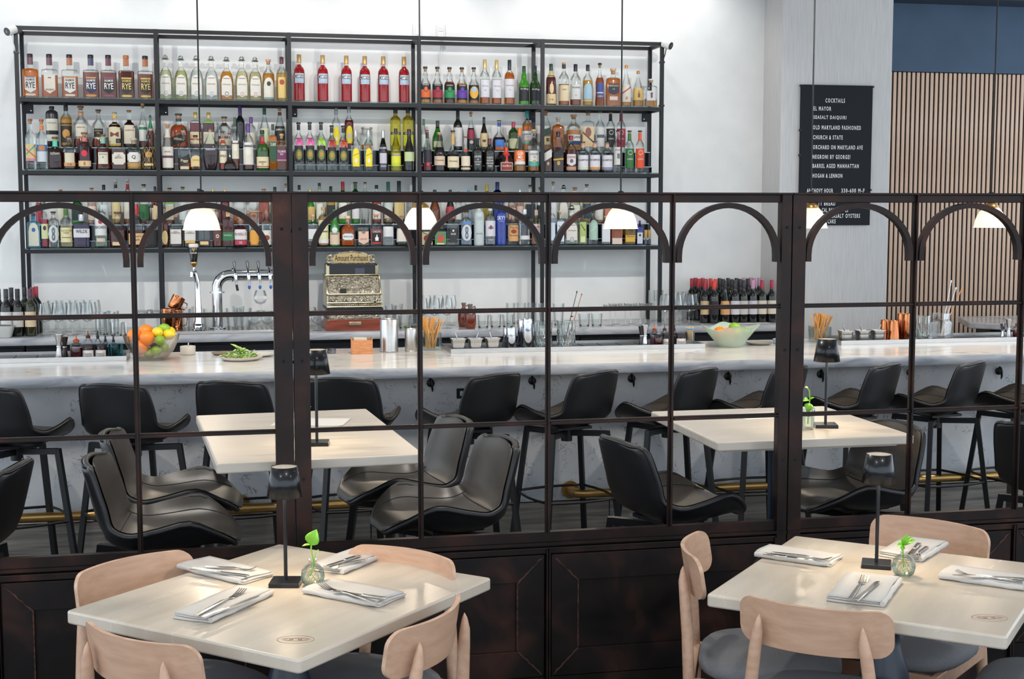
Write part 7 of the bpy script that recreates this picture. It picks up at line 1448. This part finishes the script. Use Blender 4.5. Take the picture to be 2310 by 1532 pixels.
v, f, sz = textmesh('GUINNESS'); G().add([(.0305*sin(a*1.5), -.0305*cos(a*1.5), .104+b*.009) for a, b in v], f).obj('lettering', paint('e4ddd0', .5), hd, 0)
G().add([(.030*sin(a)*1.03, -.031*cos(a)*1.02, z) for a, z in ((-.28, .136), (-.12, .136), (0, .118), (.1, .130), (.1, .136), (.28, .134), (.04, .112), (-.04, .112))], [(0, 1, 2, 7), (2, 3, 4, 5, 6, 7)]).obj('harp', paint('d0a84a', .4, .4), hd, 0)
# ---------------------------------------------------------------- cash register
ornate = noisemat('ornate_brass', [(.3, '5a5447'), (.5, '989080'), (.7, 'd4cdbd')], 55, 3, rough=.28, metal=.9, bmp=.9, bd=.01, distortion=1.5)
plain_br = noisemat('aged_brass', [(.3, '8f8469'), (.7, 'c9bf9f')], 12, 4, rough=.28, metal=.95)
YR = 9.24; a, b = atY(738, 734, YR), atY(862, 734, YR); cw_ = b[0]-a[0]
cr = thing('cash_register', 'antique ornate brass cash register reading Amount Purchased', 'cash register', ((a[0]+b[0])/2, YR, ZK)); w = cw_/2
def zz(py): return atY(800, py, YR)[2]-ZK
mah = noisemat('mahogany', [(.3, '5a2418'), (.7, '8a4028')], 5, 5, (1, 8, 8), rough=.3)
G().prism_xz([(-w*1.06, 0), (w*1.06, 0), (w*1.0, zz(720)), (-w*1.0, zz(720))], -.01, .40).obj('wood_base', mah, cr, 0, bevel=.003)
G().bb((-.038, -.013, zz(733)), (.042, -.010, zz(726))).obj('base_plaque', plain_br, cr, 0, bevel=.002)
G().bb((-w*.92, .0, zz(720)), (w*.94, .38, zz(702))).obj('cash_drawer', ornate, cr, 0, bevel=.003); G().bb((-w*1.0, -.02, zz(701)), (w*1.04, .38, zz(695))).obj('black_ledge', black_metal, cr, 0, bevel=.002)
# keyboard deck and curved body
bodyp = [(.0, zz(695)), (.0, zz(668)), (.03, zz(664)), (.045, zz(650)), (.075, zz(636)), (.11, zz(624)), (.12, zz(622)), (.34, zz(622)), (.34, zz(695))]
def side(name, x0, x1, prof, mat, bev=.002):
    g = G(); n = len(prof); g.add([(x0, y, z) for y, z in prof]+[(x1, y, z) for y, z in prof], [tuple(range(n-1, -1, -1)), tuple(range(n, 2*n))]+[(i, (i+1) % n, n+(i+1) % n, n+i) for i in range(n)]); return g.obj(name, mat, cr, 30, bevel=bev)
side('body', -w*.94, w*.94, bodyp, ornate); side('side_cheek', -w*1.0, -w*.94, [(y-.006, z+.004) for y, z in bodyp], plain_br); side('side_cheek', w*.94, w*1.0, [(y-.006, z+.004) for y, z in bodyp], plain_br)
for y, z in ((.028, zz(664)), (.0, zz(683)), (.115, zz(622)), (-.004, zz(692))): G().tube([(-w, y-.004, z), (w, y-.004, z)], .0055, 8).obj('moulding', plain_br, cr)
for k in range(24): G().lathe([(.006*sin(pi*q/6), -.006*cos(pi*q/6)) for q in range(7)], 8, c=(-w*.86+k*w*1.72/23, -.004, zz(688))).obj('key_bead', plain_br, cr)
fest = [[(cx+r*cos(t_), -.005, zz(673)-r*.55*sin(t_)) for t_ in [k*pi/12 for k in range(13)]] for cx, r in ((-w*.58, w*.26), (0, w*.30), (w*.58, w*.26))]
for P in fest: G().tube(P, .004, 6).obj('festoon', plain_br, cr)
G().tube([(w*.4*1.5*cos(t_)-.0, .052-.0+.03*sin(t_), zz(645)+.018*sin(t_)) for t_ in [k*pi/14 for k in range(28)]], .0035, 6, True).obj('oval_moulding', plain_br, cr)
G().bb((-w*.5, .028, zz(664)+.004), (-w*.28, .05, zz(652))).obj('opening', paint('120f10', .5), cr, 0)
G().tube([(w*.74, -.006, zz(682)), (w*.74, -.014, zz(682))], .012, 16).obj('lock', plain_br, cr); G().tube([(w*.74, -.0145, zz(682)), (w*.74, -.016, zz(682))], .0075, 12).obj('keyhole', black_metal, cr)
G().bb((-w*.84, .13, zz(622)), (w*.84, .30, zz(601))).obj('display_glass', paint('07090f', .3), cr, 0); G().bb((w*.1, .126, zz(620)), (w*.45, .129, zz(607))).obj('figure_card', paint('3a4252', .4), cr, 0)
for sx in (-1, 1): G().bb((sx*w*.84, .12, zz(622)), (sx*w*.96, .31, zz(598))).obj('display_post', plain_br, cr, 0, bevel=.003)
G().bb((-w*.92, .12, zz(601)), (w*.92, .31, zz(598))).obj('display_cap', paint('1f232c', .3, .3), cr, 0)
mp = [(-w*.9, zz(598)), (w*.88, zz(598)), (w*.92, zz(592)), (w*.86, zz(586)), (w*.9, zz(580)), (w*.8, zz(574)), (w*.66, zz(577)), (w*.45, zz(571)), (.0, zz(567.5)), (-w*.45, zz(571)), (-w*.66, zz(577)), (-w*.8, zz(574)), (-w*.92, zz(580)), (-w*.86, zz(586)), (-w*.94, zz(592))]
tsn = G().prism_xz(mp, .19, .215).obj('marquee', ornate, cr, 30, bevel=.004); G().prism_xz([(-w*.64, zz(595)), (w*.64, zz(595)), (w*.7, zz(586)), (w*.6, zz(577)), (0, zz(571.5)), (-w*.6, zz(577)), (-w*.7, zz(586))], .186, .191).obj('sign_field', paint('b59d6c', .4, .5), cr, 0)
flat_text('Amount Purchased', w*1.22, zz(576.5)-zz(591), (0, .1855, zz(584)), cr, paint('2a2216', .6))
for sx in (-1, 1):
    G().tube([(sx*w*(.80+.1*cos(t_)*(1-k/18)), .186, zz(586)+.02*sin(t_)*(1-k/18)) for k, t_ in enumerate([q*.7 for q in range(16)])], .0035, 6).obj('scroll', plain_br, cr)
# brown jugs, mint
jm = noisemat('brown_glaze', [(.3, '5a2212'), (.7, '7a3420')], 8, 3, rough=.2, coat=.5)
def jug(px, Y, label):
    t = thing('stoneware_jug', label, 'jug', on_back(px, Y), 0, 'brown jugs'); G().lathe([(.030, 0), (.034, .003), (.040, .05), (.040, .085), (.034, .112), (.018, .125), (.012, .132), (.012, .15)], 26).obj('body', jm, t, 60); G().lathe([(.014, .15), (.016, .152), (.016, .165), (0, .166)], 14).obj('cap', paint('6a6058', .4), t); G().tube([(.014, 0, .14), (.03, 0, .15), (.036, 0, .125), (.034, 0, .11)], .005, 8).obj('handle', jm, t)
jug(1061, 9.22, 'glossy brown jug among the glasses, front one'); jug(1046, 9.36, 'glossy brown jug half hidden behind another')
mt = thing('mint_sprig', 'green mint sprig on the counter between canisters', 'herb', on_back(914, 9.17)); 
for k in range(7): leaf('leaf', (0, 0, .01), (.018*cos(k*1.1), -.01, .012+.03*(k/7)), .018, mt, mat=gm[2])
p = on_back(1690, 9.25); t = thing('paper_sheet', 'loose white paper on the back counter before the wine bottles', 'paper', p, .1); G().bb((-.14, -.07, 0), (.14, .07, .0006)).obj('sheet', papm, t, 0)
